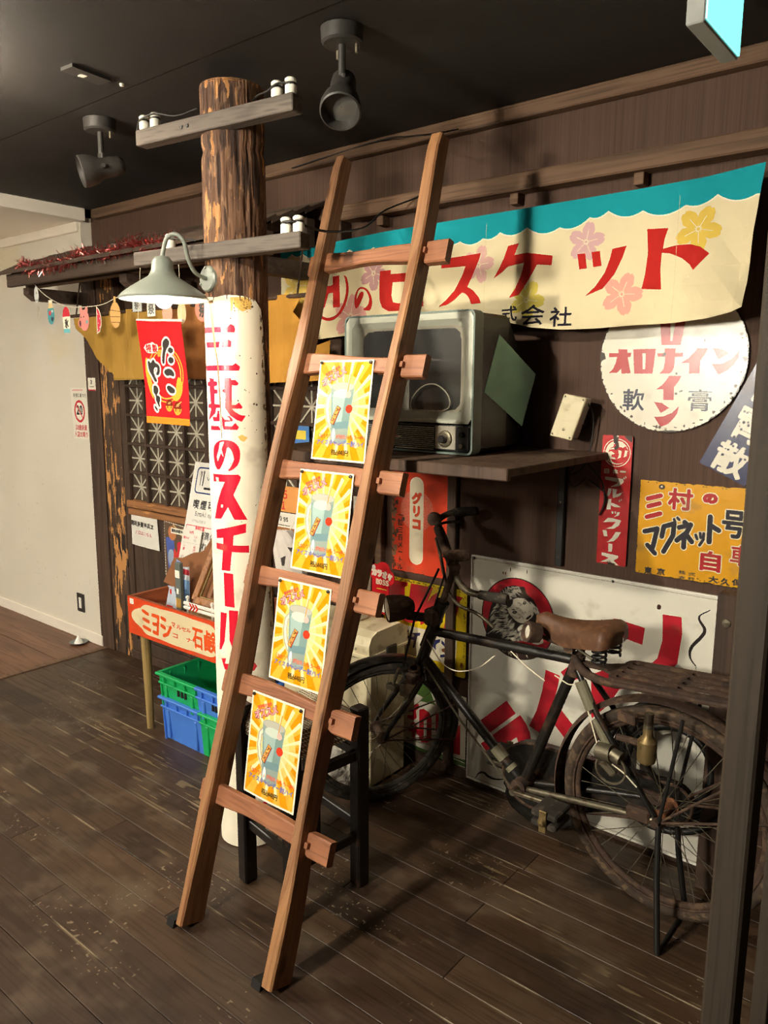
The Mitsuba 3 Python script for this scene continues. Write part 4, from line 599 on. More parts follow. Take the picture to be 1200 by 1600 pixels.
# shop front: lattice sashes over plain boards
def sash(x0, x1, cols, label, wornlow):
    d = thing('lattice_door', label, 'lattice door', 'sliding lattice doors of the shop front')
    yf = 2.44
    w = (x1 - x0 - .10) / cols
    obj('stile', bx(x0, x0 + .05, yf, yf + .04, .05, 1.80, .003), 'mat_sash', d); obj('stile', bx(x1 - .05, x1, yf, yf + .04, .05, 1.80, .003), 'mat_sash', d)
    obj('rail', bx(x0 + .05, x1 - .05, yf, yf + .04, 1.745, 1.80, .003), 'mat_sash', d)
    obj('rail', bx(x0 + .03, x1 - .03, yf - .012, yf + .04, .905, .945, .004), 'mat_wornrail', d)
    obj('rail', bx(x0 + .03, x1 - .03, yf - .004, yf + .04, .862, .898, .004), 'mat_wornrail', d)
    obj('rail', bx(x0 + .05, x1 - .05, yf, yf + .04, .05, .12, .003), 'mat_sash', d)
    n = 5; pw = (x1 - x0 - .1) / n
    for i in range(n): obj('board', bx(x0 + .05 + pw * i + .001, x0 + .05 + pw * (i + 1) - .001, yf + .012, yf + .03, .12, .862, .002), 'mat_sash', d)
    obj('pane', bx(x0 + .05, x1 - .05, yf + .028, yf + .033, .945, 1.745, 0), 'mat_pane', d)
    for i in range(1, cols): obj('muntin', bx(x0 + .05 + w * i - .008, x0 + .05 + w * i + .008, yf, yf + .022, .945, 1.745, .002), 'mat_sash', d)
    for j in range(1, 5): obj('muntin', bx(x0 + .05, x1 - .05, yf + .003, yf + .024, .945 + .16 * j - .008, .945 + .16 * j + .008, .002), 'mat_sash', d)
    for i in range(cols):
        for j in range(5):
            cx, cz = x0 + .05 + w * (i + .5), .945 + .16 * (j + .5); ms = []
            for k, a in enumerate((0, 45, 90, 135)):
                ca, sa = math.cos(math.radians(a)), math.sin(math.radians(a)); R = min((w / 2 - .006) / abs(ca) if abs(ca) > .3 else 9, .074 / abs(sa) if abs(sa) > .3 else 9)
                ms.append(bar((cx - R * ca, yf + .0245, cz - R * sa), (cx + R * ca, yf + .0245, cz + R * sa), .005 + .0002 * k, .009, up=(-sa, 0, ca), b=.0005))
            obj('star', cat_(ms), 'mat_star', d)
    return d
sash(-3.885, -3.10, 4, 'dark wooden lattice door with pale star strips, white notice on its lower boards', True)
sash(-3.06, -2.275, 4, 'dark wooden lattice door behind the round sign pole', False)
struct('trim_8', bx(-3.885, -2.22, 2.43, 2.5, 1.80, 1.90, .004), 'mat_darkwood')
struct('trim_9', bx(-2.275, -2.205, 2.43, 2.5, 0, 2.26, .004), 'mat_darkwood')
struct('trim_10', bx(-2.055, -2.018, 2.47, 2.5, .05, 1.36, .003), 'mat_beam')
struct('trim_11', bx(-1.684, -1.642, 2.47, 2.5, .05, 1.345, .003), 'mat_darkwood')
struct('baseboard_door', bx(-3.885, -2.275, 2.43, 2.5, 0, .05, .003), 'mat_darkwood')

# eave over the shop front
ev = thing('wooden_eave', 'dark shingled wooden eave above the shop front, carrying the red tinsel', 'eave')
sl, nm = V(0, .941, .338), V(0, -.338, .941); F0, Ls = V(0, 1.974, 2.168), .485
for i in range(5):
    c = F0 + sl * (Ls * (i + .5) / 5) + nm * .004
    for k, (xa, xb) in enumerate(((-4.20, -3.42), (-3.417, -2.9), (-2.897, -2.30))):
        o = RNG.uniform(-.002, .002)
        q0, q1 = c + V(xa, 0, o), c + V(xb, 0, o)
        m = bar(q0 - V(0, 0, 0), q1, Ls / 5 + .035, .016, up=nm - sl * .10, b=.002); obj('shingle', m, 'mat_eavewood', ev)
obj('fascia', bx(-4.19, -2.30, 2.00, 2.025, 2.095, 2.16, .003), 'mat_eavewood', ev)
obj('purlin', bx(-4.19, -2.30, 2.10, 2.15, 2.10, 2.19, .003), 'mat_eavewood', ev)
obj('purlin', bx(-4.19, -2.30, 2.33, 2.38, 2.16, 2.27, .003), 'mat_eavewood', ev)
for x in (-4.165, -3.25, -2.36):
    pr = Polygon([(2.09, 2.10), (2.09, 2.065), (2.13, 2.035), (2.45, 2.035), (2.45, 2.10)])
    obj('bracket', extr(pr, .06, frame((x - .03, 0, 0), (0, 1, 0), (0, 0, 1))), 'mat_eavewood', ev)
for x in (-4.14, -3.7, -3.25, -2.8, -2.4): obj('rafter', bar(V(x, 0, 0) + F0 + sl * .03 - nm * .032, V(x, 0, 0) + F0 + sl * .47 - nm * .032, .03, .04, up=nm), 'mat_eavewood', ev)

# tinsel along the eave
P = spline([(-4.02, 2.0, 2.19), (-3.85, 1.985, 2.165), (-3.6, 1.98, 2.16), (-3.4, 1.985, 2.19), (-3.2, 1.985, 2.17), (-3.0, 1.98, 2.19), (-2.85, 1.985, 2.165), (-2.7, 1.98, 2.18)], 20)
for kind, cnt, mm in (('tinsel_garland', 2300, 'mat_tinsel'), ('tinsel', 420, 'mat_tinsel2')):
    i = RNG.integers(0, len(P), cnt); c = P[i] + RNG.normal(0, .009, (cnt, 3)); d = RNG.normal(0, 1, (cnt, 3)); d /= np.linalg.norm(d, axis=1, keepdims=True)
    s = np.cross(d, RNG.normal(0, 1, (cnt, 3))); s /= np.linalg.norm(s, axis=1, keepdims=True)
    a, w = RNG.uniform(.02, .045, (cnt, 1)), .0014
    vv = np.stack([c - s * w, c + s * w, c + d * a + s * w, c + d * a - s * w], 1).reshape(-1, 3); k = np.arange(cnt)[:, None] * 4
    ff = np.vstack([k + [0, 1, 2], k + [0, 2, 3]])
    if kind == 'tinsel_garland': tk = tag(obj(kind, trimesh.Trimesh(vv, ff, process=False), mm), 'red and silver tinsel garland lying along the front of the eave', 'tinsel garland', kind='stuff')
    else: obj('silver_strands', trimesh.Trimesh(vv, ff, process=False), mm, tk)

# ochre curtains under the eave
def curtain(label, pts, y, color, amp=.012, seed=0):
    o = Polygon(pts); x0 = o.bounds[0]
    mp = lambda u, v, w: np.stack([u, y - w - amp * np.sin((u - x0) * 34 + seed) - .4 * amp * np.sin(u * 71 + v * 6 + seed), v], 1)
    band = sbox(o.bounds[0], o.bounds[1], o.bounds[2], o.bounds[1] + .012)
    k = printed('shop_curtain', o, [(band, tuple(np.array(lin(color)) * .8))], color, mp=mp, thick=.0015, m='mat_cloth', split=(.03, .12)); tag(k, label, 'curtain', 'ochre shop curtains')
curtain('ochre curtain panel swept aside at the left end of the eave', [(-4.08, 1.95), (-3.72, 1.95), (-3.70, 1.62), (-3.735, 1.655), (-3.78, 1.66), (-4.06, 1.90)], 2.31, '#a8823c', .008, 1)
curtain('ochre curtain panel hanging left of the red food banner', [(-3.70, 1.97), (-3.22, 1.97), (-3.22, 1.625), (-3.69, 1.615)], 2.30, '#ad8741', .010, 2)
curtain('brown curtain panel between the red food banner and the sign pole', [(-3.21, 1.97), (-2.72, 1.97), (-2.72, 1.62), (-3.21, 1.625)], 2.30, '#9a683c', .010, 3)
curtain('ochre curtain panel with a torn edge right of the sign pole', [(-2.71, 1.97), (-2.30, 1.97), (-2.36, 1.9), (-2.29, 1.84), (-2.24, 1.75), (-2.15, 1.78), (-2.17, 1.62), (-2.71, 1.60)], 2.30, '#b08038', .010, 4)
rod = obj('curtain_rod', cat_([cyl((-4.1, 2.302, 1.962), (-2.2, 2.302, 1.962), .009, 10)] + [cyl((x, 2.302, 1.962), (x, 2.345, 2.19), .004, 6) for x in (-4.05, -3.2, -2.33)]), 'mat_darkwood'); tag(rod, 'dark rod carrying the ochre curtains below the eave', 'curtain rod')

# paper garland
GY = 2.035
gp = [(-3.99, 2.115), (-3.93, 2.075), (-3.85, 2.032), (-3.72, 1.985), (-3.6, 1.965), (-3.45, 1.960), (-3.33, 1.965), (-3.2, 1.99), (-3.05, 1.985), (-2.9, 1.955), (-2.75, 1.945), (-2.62, 1.95), (-2.5, 2.0)]
tag(obj('garland_string', tube(spline([(a, GY, b) for a, b in gp], 4), .0018, 6), 'mat_string'), 'thin white string carrying the paper ornaments under the eave', 'string')
gsp = spline([(a, GY, b) for a, b in gp], 30)
def orn(x, what, shape, layers, base, dz=0.):
    z = gsp[np.argmin(abs(gsp[:, 0] - x)), 2] + dz
    sh = lambda g: affinity.translate(g, x, z)
    k = printed('paper_ornament', sh(shape), [(sh(g), c) for g, c in layers], base, Y=GY - .003, thick=.0012, m='mat_print')
    tag(k, what, 'paper ornament', 'paper ornaments on the garland')
orn(-3.945, 'small grey fish shaped paper ornament at the left end of the garland', ell(0, -.04, .022, .042), [(ell(.004, -.032, .005), '#6b6d6c'), (sbox(-.03, -.07, .03, -.064), '#8b8f8c')], '#c9cbc6')
tag(obj('paper_streamer', cat_([bx(-3.952, -3.946, GY - .002, GY, 1.93, 1.985, .0005), bx(-3.938, -3.933, GY - .003, GY - .001, 1.915, 1.985, .0005)]), 'mat_star'), 'pale paper strip hanging below the grey garland fish', 'paper strip')
w0 = ell(0, -.075, .034, .05).union(Polygon([(-.016, -.035), (-.018, -.005), (.018, -.005), (.016, -.035)]))
orn(-3.81, 'blue water balloon paper ornament with red and yellow dots', w0, [(sbox(-.04, -.045, .04, -.02), '#dcc48c'), (sbox(-.04, -.14, .04, -.045), '#4b8f96'), (ell(-.010, -.068, .012), '#c23b4a'), (ell(.014, -.060, .007), '#d8d4c2'), (ell(.010, -.098, .011), '#31414f')], '#e6dfc6')
cup = Polygon([(-.036, -.05), (.036, -.05), (.028, -.128), (-.028, -.128)]); ice = ell(0, -.045, .034, .042)
orn(-3.665, 'shaved ice cup paper ornament with a red top', cup.union(ice), [(ice, '#c8323f'), (cup, '#e9e2ca'), (sbox(-.03, -.128, .03, -.108), '#6fb5bb'), (gbox('氷', [(-.019, -.105), (.019, -.060)], .002), '#2b2420')], '#e9e2ca')
pig = union_all([ell(.004, -.062, .042, .05), ell(-.022, -.016, .012, .016), ell(.026, -.016, .012, .016), ell(-.032, -.075, .02)])
orn(-3.505, 'pink pig face paper ornament on the garland', pig, [(ell(-.034, -.076, .009, .015), '#5d3434'), (ell(.0, -.045, .004), '#3b2420'), (ell(-.022, -.047, .004), '#3b2420'), (ell(.026, -.07, .012, .009), '#8a9a98')], '#d98a80')
mel = Polygon([(-.012, -.002), (.012, -.02), (.026, -.05), (.027, -.085), (.012, -.118), (-.016, -.132)])
orn(-3.38, 'red watermelon slice paper ornament on the garland', mel, [(mel.buffer(-.005), '#c63a4c')] + [(ell(a, b, .0025, .004), '#e9d9c9') for a, b in ((.0, -.04), (.012, -.06), (.0, -.08), (.01, -.1), (-.008, -.11))], '#d9c9b2')
fan = ell(0, -.075, .042, .058).union(sbox(-.008, -.03, .008, .008))
orn(-3.235, 'tan round fan paper ornament with dark lines', fan, [(stroke([(-.05, -.05), (.05, -.062)], .003), '#7d5c34'), (stroke([(-.05, -.08), (.05, -.085)], .003), '#7d5c34'), (stroke([(-.04, -.105), (.045, -.11)], .003), '#7d5c34')], '#cda062')
orn(-3.06, 'grey square paper ornament left of the red banner strings', sbox(-.035, -.07, .035, -.01), [(gbox('祭', [(-.02, -.06), (.02, -.02)], .001), '#55504a')], '#aeb3b0')
orn(-2.955, 'pale paper ornament with a dark character above the red banner', sbox(-.03, -.075, .03, -.01), [(gbox('祭', [(-.022, -.065), (.022, -.02)], .001), '#5d5a55')], '#c5c8c0')
orn(-2.84, 'round pink lantern paper ornament left of the lamp bulb', ell(0, -.05, .036, .042), [], '#cf9a84')
orn(-2.74, 'cream cone paper ornament right of the lamp bulb', ell(0, -.05, .03, .045), [], '#cdb98e')
orn(-2.60, 'pink round paper ornament with a grey character beside the sign pole', ell(0, -.05, .05, .052), [(gbox('祭', [(-.026, -.085), (.026, -.02)], .002), '#4a4a48')], '#cf7f6c')

# red food banner hanging from the eave
o = tr('tako_out')[0]
K = union_all([chaikin(g) for g in tr('tako_k')]); ring = trp('tako_ring')[0]; rx, rz = abs(ring[1, 0] - ring[0, 0]), abs(ring[2, 1] - ring[0, 1]); E1 = ell(*ring[0], rx, rz, 16); cx, cz = ring[0]
sc = lambda g, f: affinity.scale(g, f, f, origin=(cx, cz))
L = [(E1.difference(sc(E1, .95)), '#e8a23a'), (sc(E1, .88).difference(sc(E1, .83)), '#e9b04a')] + [(chaikin(g), '#e0a93c') for g in tr('tako_sw')]
st = tr('tako_star')[0]; L += [(sbox(*(st.bounds[2] - .01, cz + .075, cx + .01, cz + .105)), '#dc9a46'), (st, '#efe4d2')] + [(gbox(c, b, .0012), '#b5222a') for c, b in zip('特製', trp('tako_t'))]
for b in trp('tako_b'):
    r = abs(b[1, 1] - b[0, 1]); bc = ell(b[0, 0], b[0, 1], r); L += [(bc, '#dd9c3c'), (bc.intersection(sbox(-9, b[0, 1] - r * .05, 9, 9)).union(sbox(b[0, 0] - r * .6, b[0, 1] - r * .45, b[0, 0] - r * .35, b[0, 1])).union(sbox(b[0, 0] + r * .5, b[0, 1] - r * .5, b[0, 0] + r * .7, b[0, 1])), '#7a2e1c')] + [(stroke([(b[0, 0] + r * q, b[0, 1] + r * .25), (b[0, 0] + r * (q + .3), b[0, 1] + r * .55)], .004), '#c79a6a') for q in (-.4, -.15, .1)]
L += [(stroke([(cx + .075, cz - .13), (cx + .11, cz - .115)], .005), '#e9a85c')]
L += [(K.buffer(.009, quad_segs=3), '#f3e7d8'), (K, '#3f3a38'), (tr('tako_bot')[0], '#e98a2e')]
mp = lambda u, v, w: np.stack([u, 2.0 - w + .008 * np.sin((v - 1.43) * 9) + .004 * np.sin((u + 3) * 14), v], 1)
tk = tag(printed('food_banner', o, L, '#d4252a', mp=mp, thick=.0012, m='mat_cloth', split=(.05, .05)), 'red vertical banner with black brush lettering hanging under the eave', 'banner')
obj('hanging_rod', cyl((-3.018, 2.0, 1.876), (-2.69, 2.0, 1.860), .006, 10), 'mat_plasticwhite', tk)
obj('hanging_string', cat_([tube([(-3.01, 2.0, 1.876), (-2.99, 2.01, 2.10)], .0012, 5), tube([(-2.70, 2.0, 1.86), (-2.72, 2.01, 2.10)], .0012, 5)]), 'mat_string', tk)

# notices on wall and door
def notice(name, label, poly, Y, layers, base='#dedbd2', m='mat_print', cat='notice', thick=.002, bend=None, group=None):
    k = printed(name, poly, layers, base, Y=Y, thick=thick, m=m, mp=bend, split=(.03, .05) if bend else None); return tag(k, label, cat, group)
nb = Polygon([(-4.388, 1.569), (-4.206, 1.571), (-4.206, 1.27), (-4.376, 1.268)])
cx = -4.278; sq_ = lambda g: affinity.scale(g, .84, 1, origin=(-4.392, 0))
notice('age_notice', 'white notice with a red crossed circle on the white wall by the door post', nb, 2.4295, [(sq_(g_), c_) for g_, c_ in [
    (text('条例に基づき', -4.352, 1.513, .026, .0006, adv=1.12), '#2b2724'), (stroke([(-4.36, 1.556), (-4.22, 1.556)], .007, 'flat'), '#c98a88'),
    (ell(cx, 1.432, .070, .066).difference(ell(cx, 1.432, .055, .052)), '#b8303a'), (text('20', cx - .043, 1.405, .072, .0030, adv=1.0), '#26221f'), (stroke([(cx - .042, 1.475), (cx + .042, 1.389)], .008, 'flat'), '#b8303a'),
    (text('20歳未満', -4.345, 1.318, .038, .0010, adv=.95), '#b03038'), (text('入店お断り', -4.362, 1.278, .037, .0010, adv=.98), '#b03038')]], '#d6d1c2')
notice('unit_plate', 'tiny white plate on the door post above the age notice', sbox(-4.178, 1.555, -4.10, 1.628), 2.425, [(text('3', -4.152, 1.590, .03, .002), '#55504a'), (sbox(-4.165, 1.575, -4.115, 1.580), '#7a746c'), (sbox(-4.178, 1.553, -4.10, 1.562), '#b8303a')], '#d9d4c6')
wn = Polygon([(-3.873, .884), (-3.59, .880), (-3.572, .685), (-3.85, .690)])
bend = lambda u, v, w: np.stack([u, 2.452 - w - .007 - .006 * np.sin((u + 3.87) * 9) * ((.88 - v) / .2), v], 1)
notice('entrance_notice', 'white paper with brush lettering and a red line pinned on the lattice door', wn, 2.45, [(text('薄利多賣半兵ヱ', -3.842, .800, .0325, .0016, adv=.97, angle=-1), '#2e2a26'), (text('入口はこちら', -3.80, .755, .026, .0006, adv=1.05, angle=-2), '#b03a42')], '#d5d2c9', bend=bend)
fp = Polygon([(-3.53, .862), (-3.33, .850), (-3.33, .50), (-3.535, .508)])
notice('festival_poster', 'scalloped poster with a blue and red fan collage beside the white paper', fp, 2.449, [
    (Polygon([(-3.52, .77), (-3.45, .78), (-3.42, .58), (-3.50, .55)]), '#4c5fa6'), (ell(-3.475, .66, .03, .05), '#8fa0b8'), (ell(-3.46, .80, .035, .04), '#b5744c'), (Polygon([(-3.45, .72), (-3.37, .66), (-3.38, .55), (-3.46, .60)]), '#bf3a30'), (rrect(-3.42, -3.375, .62, .76, .02), '#c4303a'),
    (stroke([(-3.45, .85), (-3.36, .79)], .01, 'flat'), '#c9a070'), (ell(-3.44, .54, .035, .03), '#c9955a'), (sbox(-3.47, .80, -3.34, .832), '#e2dccb'), (text('薄利多賣半兵ヱ', -3.465, .806, .021, .001, adv=.95), '#2e2a26')]
    + [(ell(-3.525 + .016 * i, .862 - .001 * i, .006), '#e5dfcf') for i in range(13)] + [(ell(-3.532, .85 - .016 * i, .005), '#e5dfcf') for i in range(21)], '#5d4a3a')
# ------------------------------------------------------------------ the display tray and what stands in it
t = thing('display_tray', 'orange red wooden display tray on round legs with a lettered front board', 'display tray')
Yt = 1.926
fb = rrect(-3.07, -2.345, .463, .641, .004)
el = affinity.skew(ell(-2.70, .553, .345, .075, 14).union(rrect(-2.985, -2.415, .482, .624, .07)), 0)
S = [(el, '#cfc09a')]
for i, q in enumerate(trp('tray_s')): S.append((stroke(q, .0168), '#cf4a1c'))
bb = trp('tray_t')
for c, b in zip('マルセルコナ', bb[:6]): S.append((gbox(c, b, .0008), '#c0391a'))
for c, b in zip('石鹸', bb[6:]): S.append((gbox(c, b, .0026), '#cf4a1c'))
S.append((stroke([(-2.835, .556), (-2.73, .553)], .0012, 'flat'), '#a8402a'))
S.append((sbox(-3.052, .606, -3.022, .632), '#e6e1d4'))
printed('front_board', fb, S, '#c8401c', Y=Yt + .002, thick=.014, parent=t, edge='#7e3a20', m='mat_enamel')
tr_m = mat('traywood', fn=wood_fn('#6d432a', '#7d4e32', '#4d2f1d', 0), rough=.7)
tr_r = mat('trayside', fn=wood_fn('#8d4a2c', '#9c5433', '#6a3620', 1), rough=.6)
obj('side_board', bx(-3.07, -3.054, 1.926, 2.33, .463, .641, .002), tr_r, t); obj('side_board', bx(-2.361, -2.345, 1.926, 2.33, .463, .641, .002), tr_r, t)
obj('back_board', bx(-3.054, -2.361, 2.316, 2.33, .463, .641, .002), tr_r, t); obj('bottom_board', bx(-3.054, -2.361, 1.942, 2.316, .552, .572, .001), tr_m, t)
for x, yy in ((-2.995, 1.955), (-2.42, 1.955), (-2.995, 2.29), (-2.42, 2.29)):
    k = obj('leg', cyl((x - .008 if x < -2.7 else x + .008, yy, .48), (x, yy, .0), .0235, 16, .0165), 'mat_bamboo', t, smooth=40)

wk = obj('wicker_mat', cat_([tube([(x, 1.95, .577 + .003 * (i % 2)), (x, 2.0, .580 - .003 * (i % 2)), (x, 2.025, .577 + .003 * (i % 2))], .0035, 5) for i, x in enumerate(np.arange(-2.76, -2.37, .012))] + [tube([(-2.77 + .01 * j, yy, .581 + .004 * ((i + j) % 2)) for j in range(40)], .003, 5) for i, yy in enumerate(np.arange(1.955, 2.024, .016))]), 'mat_wicker')
tag(wk, 'woven wicker mat in the tray under the toy guard rail', 'mat')
bs = obj('wicker_block', cat_([bx(-2.765, -2.45, 2.028, 2.112, .572, .631, .008)]), 'mat_wicker'); tag(bs, 'low wicker basket under the leaning picture frames', 'basket')

def pframe(label, B, T, R, wd, m, grp='picture frames in the tray'):
    B, T, R = map(lambda q: V(*q), (B, T, R)); k = thing('picture_frame', label, 'picture frame', grp); u, v = R - B, T - B; n = unit(np.cross(u, v))
    for nm_, a, b in (('rail', B, B + u), ('rail', T, T + u), ('stile', B, T), ('stile', B + u, T + u)):
        q = obj(nm_, bar(a, b, wd, .022, up=n, b=.003), m, k)
    for a, b in ((B + u * .08 + v * .06, B + u * .92 + v * .06), (B + u * .08 + v * .06, B + u * .08 + v * .94)):
        obj('gilt_bead', bar(a - n * .008, b - n * .008, .008, .012, up=n, b=.002), 'mat_brass', k)
    return k
pframe('brown picture frame with a gilt bead leaning at the front of the tray', (-2.743, 2.045, .65), (-2.735, 2.2, .94), (-2.50, 2.045, .65), .034, 'mat_framegold')
pframe('darker picture frame standing behind the brown one in the tray', (-2.70, 2.088, .647), (-2.70, 2.225, .90), (-2.47, 2.088, .647), .03, 'mat_frametan')
def leanmap(x0, y0, z0, ly, lz):  # a sheet leaning back: v runs along (0, ly, lz)
    d = unit(V(0, ly, lz)); n = V(0, -d[2], d[1])
    return lambda u, v, w: np.stack([x0 + u, y0 + v * d[1] + w * n[1], z0 + v * d[2] + w * n[2]], 1)
pk = Polygon([(-3.045, 0), (-3.05, .072), (-3.112, .078), (-3.096, .204), (-3.029, .214), (-2.963, .25), (-2.93, .255), (-2.9, .269), (-2.861, .361), (-2.80, .33), (-2.66, .30), (-2.66, 0)])
k = printed('wavy_board', pk, [(stroke([(-3.0, .1), (-2.9, .12)], .004), '#5d3d29')], '#7c5133', mp=leanmap(0, 2.12, .574, .16, .33), thick=.016, m='mat_print'); tag(k, 'brown wooden board with a wavy top edge leaning at the back of the tray', 'board')

sb = rrect(0, .34, 0, .66, .004)
Ls = [(rrect(.03, .18, .505, .637, .02).difference(rrect(.037, .173, .512, .630, .015)), '#2b3a6b')]
Ls += [(stroke([(.066, .548), (.066, .615)], .005), '#26262a'), (stroke([(.059, .598), (.059, .615)], .003), '#26262a'), (stroke([(.073, .598), (.073, .615)], .003), '#26262a'), (stroke([(.086, .548), (.086, .617)], .008), '#26262a'),
       (stroke([(.10, .533), (.155, .533)], .011, 'flat'), '#26262a'), (stroke([(.112, .59), (.122, .575), (.135, .585), (.147, .565), (.158, .575)], .0035), '#26262a')]
Ls += [(text('喫煙可能室', .036, .427, .050, .0014, adv=1.15), '#26262a'), (text('Smoking', .062, .390, .031, .0004, adv=1.1), '#3c3c40'), (text('店内は喫煙可', .05, .360, .017, 0, adv=1.05), '#6e6c6a')]
Ls += [(rrect(.012, .33, .212, .346, .006).difference(rrect(.016, .326, .216, .342, .005)), '#c84a52'), (text('20歳未満の方は', .022, .283, .044, .0006, adv=.98), '#26262a'), (text('立ち入れません', .022, .232, .044, .0006, adv=.98), '#26262a'), (text('条例に基', .085, .326, .018, .001), '#c84a52'), (text('店内は禁', .11, .185, .018, 0), '#55524f')]
k = printed('smoking_sign', sb, Ls, '#d8d6ce', mp=leanmap(-3.15, 2.228, .574, .165, .655), thick=.006, m='mat_gloss', edge='#4b5a55'); tag(k, 'white smoking area sign board leaning on the lattice door left of the pole', 'sign board')
mn = rrect(0, .145, 0, .16, .002)
Lm = [(text('00円', .05, .135, .016, .0008), '#b8454a'), (text('酎ハイ', .012, .105, .015, .0008), '#b8454a'), (text('限定', .09, .10, .013), '#66615c'), (text('400', .09, .115, .016), '#b8454a'), (stroke([(.0, .09), (.145, .09)], .001, 'flat'), '#9a958c'), (stroke([(.075, .01), (.075, .09)], .001, 'flat'), '#9a958c'), (text('一杯', .02, .065, .016, .0008, vert=True), '#b8454a'), (text('円円', .10, .065, .016, .0008, vert=True), '#b8454a'), (text('込円', .01, .012, .014), '#7a4a4a')]
k = printed('menu_sheet', mn, Lm, '#d6d2c8', mp=leanmap(-3.132, 2.247, .742, .066, .26), thick=.001, m='mat_print'); tag(k, 'small white menu sheet with red lettering in front of the smoking sign', 'menu sheet')
k = obj('green_card', bx(-2.975, -2.83, 2.300, 2.303, .573, .865, .001), mat('greencard', '#6f8d7c', .8)); tag(k, 'grey green card behind the wavy board in the tray', 'card')
bp = thing('folded_card', 'pale blue folded card stand in the tray beside the grey packet', 'card stand')
obj('front_leaf', extr(Polygon([(-2.957, .573), (-2.921, .677), (-2.885, .69), (-2.845, .573)]), .002, XZ(2.04)), mat('paleblue', '#aeb9c6', .7), bp)
obj('back_leaf', bar((-2.905, 2.085, .573), (-2.90, 2.045, .682), .08, .002, up=(0, 1, .2), b=0), 'mat_paleblue', bp)
obj('red_mark', cat_([bx(-2.945, -2.90, 2.0365, 2.0379, .582, .592, 0), bx(-2.915, -2.905, 2.0365, 2.0379, .65, .672, 0)]), 'mat_red', bp)
ip = thing('incense_packet', 'tall narrow grey packet with yellow stripes standing in the tray', 'packet')
obj('box', bx(-2.87, -2.832, 2.035, 2.055, .573, .805, .003), mat('packgrey', '#59605c', .6), ip)
obj('label', bx(-2.867, -2.835, 2.0335, 2.0349, .735, .77, 0), 'mat_paper', ip); obj('label', bx(-2.86, -2.845, 2.0335, 2.0349, .66, .685, 0), 'mat_paper', ip)
for i in range(4): obj('stripe', bx(-2.866 + .0095 * i, -2.8617 + .0095 * i, 2.0335, 2.0349, .595, .64, 0), mat('yel', '#d8a23a', .6) if i == 0 else 'mat_yel', ip)
k = printed('leaflet', Polygon([(-2.955, .574), (-2.935, .80), (-2.905, .79), (-2.90, .574)]), [(sbox(-3, .58, -2.8, .62), '#b8c4d2'), (sbox(-3, .64, -2.8, .69), '#c23b46'), (sbox(-3, .68, -2.8, .72), '#5a78b8')], '#7f93bd', Y=2.095, thick=.0015, m='mat_print'); tag(k, 'narrow blue leaflet with a red patch behind the pale blue card', 'leaflet')
k = printed('blue_leaflet', Polygon([(-2.96, .574), (-2.965, .755), (-2.90, .765), (-2.88, .574)]), [(sbox(-3, .725, -2.8, .75), '#c8404a'), (sbox(-3, .60, -2.8, .70), '#7fa6cf')], '#d3dbe2', mp=lambda u, v, w: np.stack([u + .02, 2.105 + .1 * (v - .574) - w, v], 1), thick=.0015, m='mat_print'); tag(k, 'white and blue leaflet with a red heading behind the grey packet', 'leaflet')
gr = thing('toy_guard_rail', 'white toy guard rail with red chevrons lying in the tray', 'toy guard rail')
for z in (.628, .648): obj('beam', bx(-2.735, -2.505, 1.975, 1.987, z, z + .014, .004), 'mat_plasticwhite', gr)
for x in (-2.72, -2.55): obj('post', cat_([cyl((x, 1.99, .586), (x, 1.99, .672), .006, 10), lathe([(0.001, 0), (.009, .004), (.009, .012), (0.001, .018)], (x, 1.99, .670)), bx(x - .012, x + .012, 1.97, 2.005, .584, .597, .003)]), 'mat_plasticwhite', gr)
for i in range(3): obj('chevron', extr(Polygon([(-2.69 + .02 * i, .629), (-2.682 + .02 * i, .629), (-2.667 + .02 * i, .6455), (-2.682 + .02 * i, .662), (-2.69 + .02 * i, .662), (-2.675 + .02 * i, .6455)]), .0012, XZ(1.9738)), 'mat_red', gr)

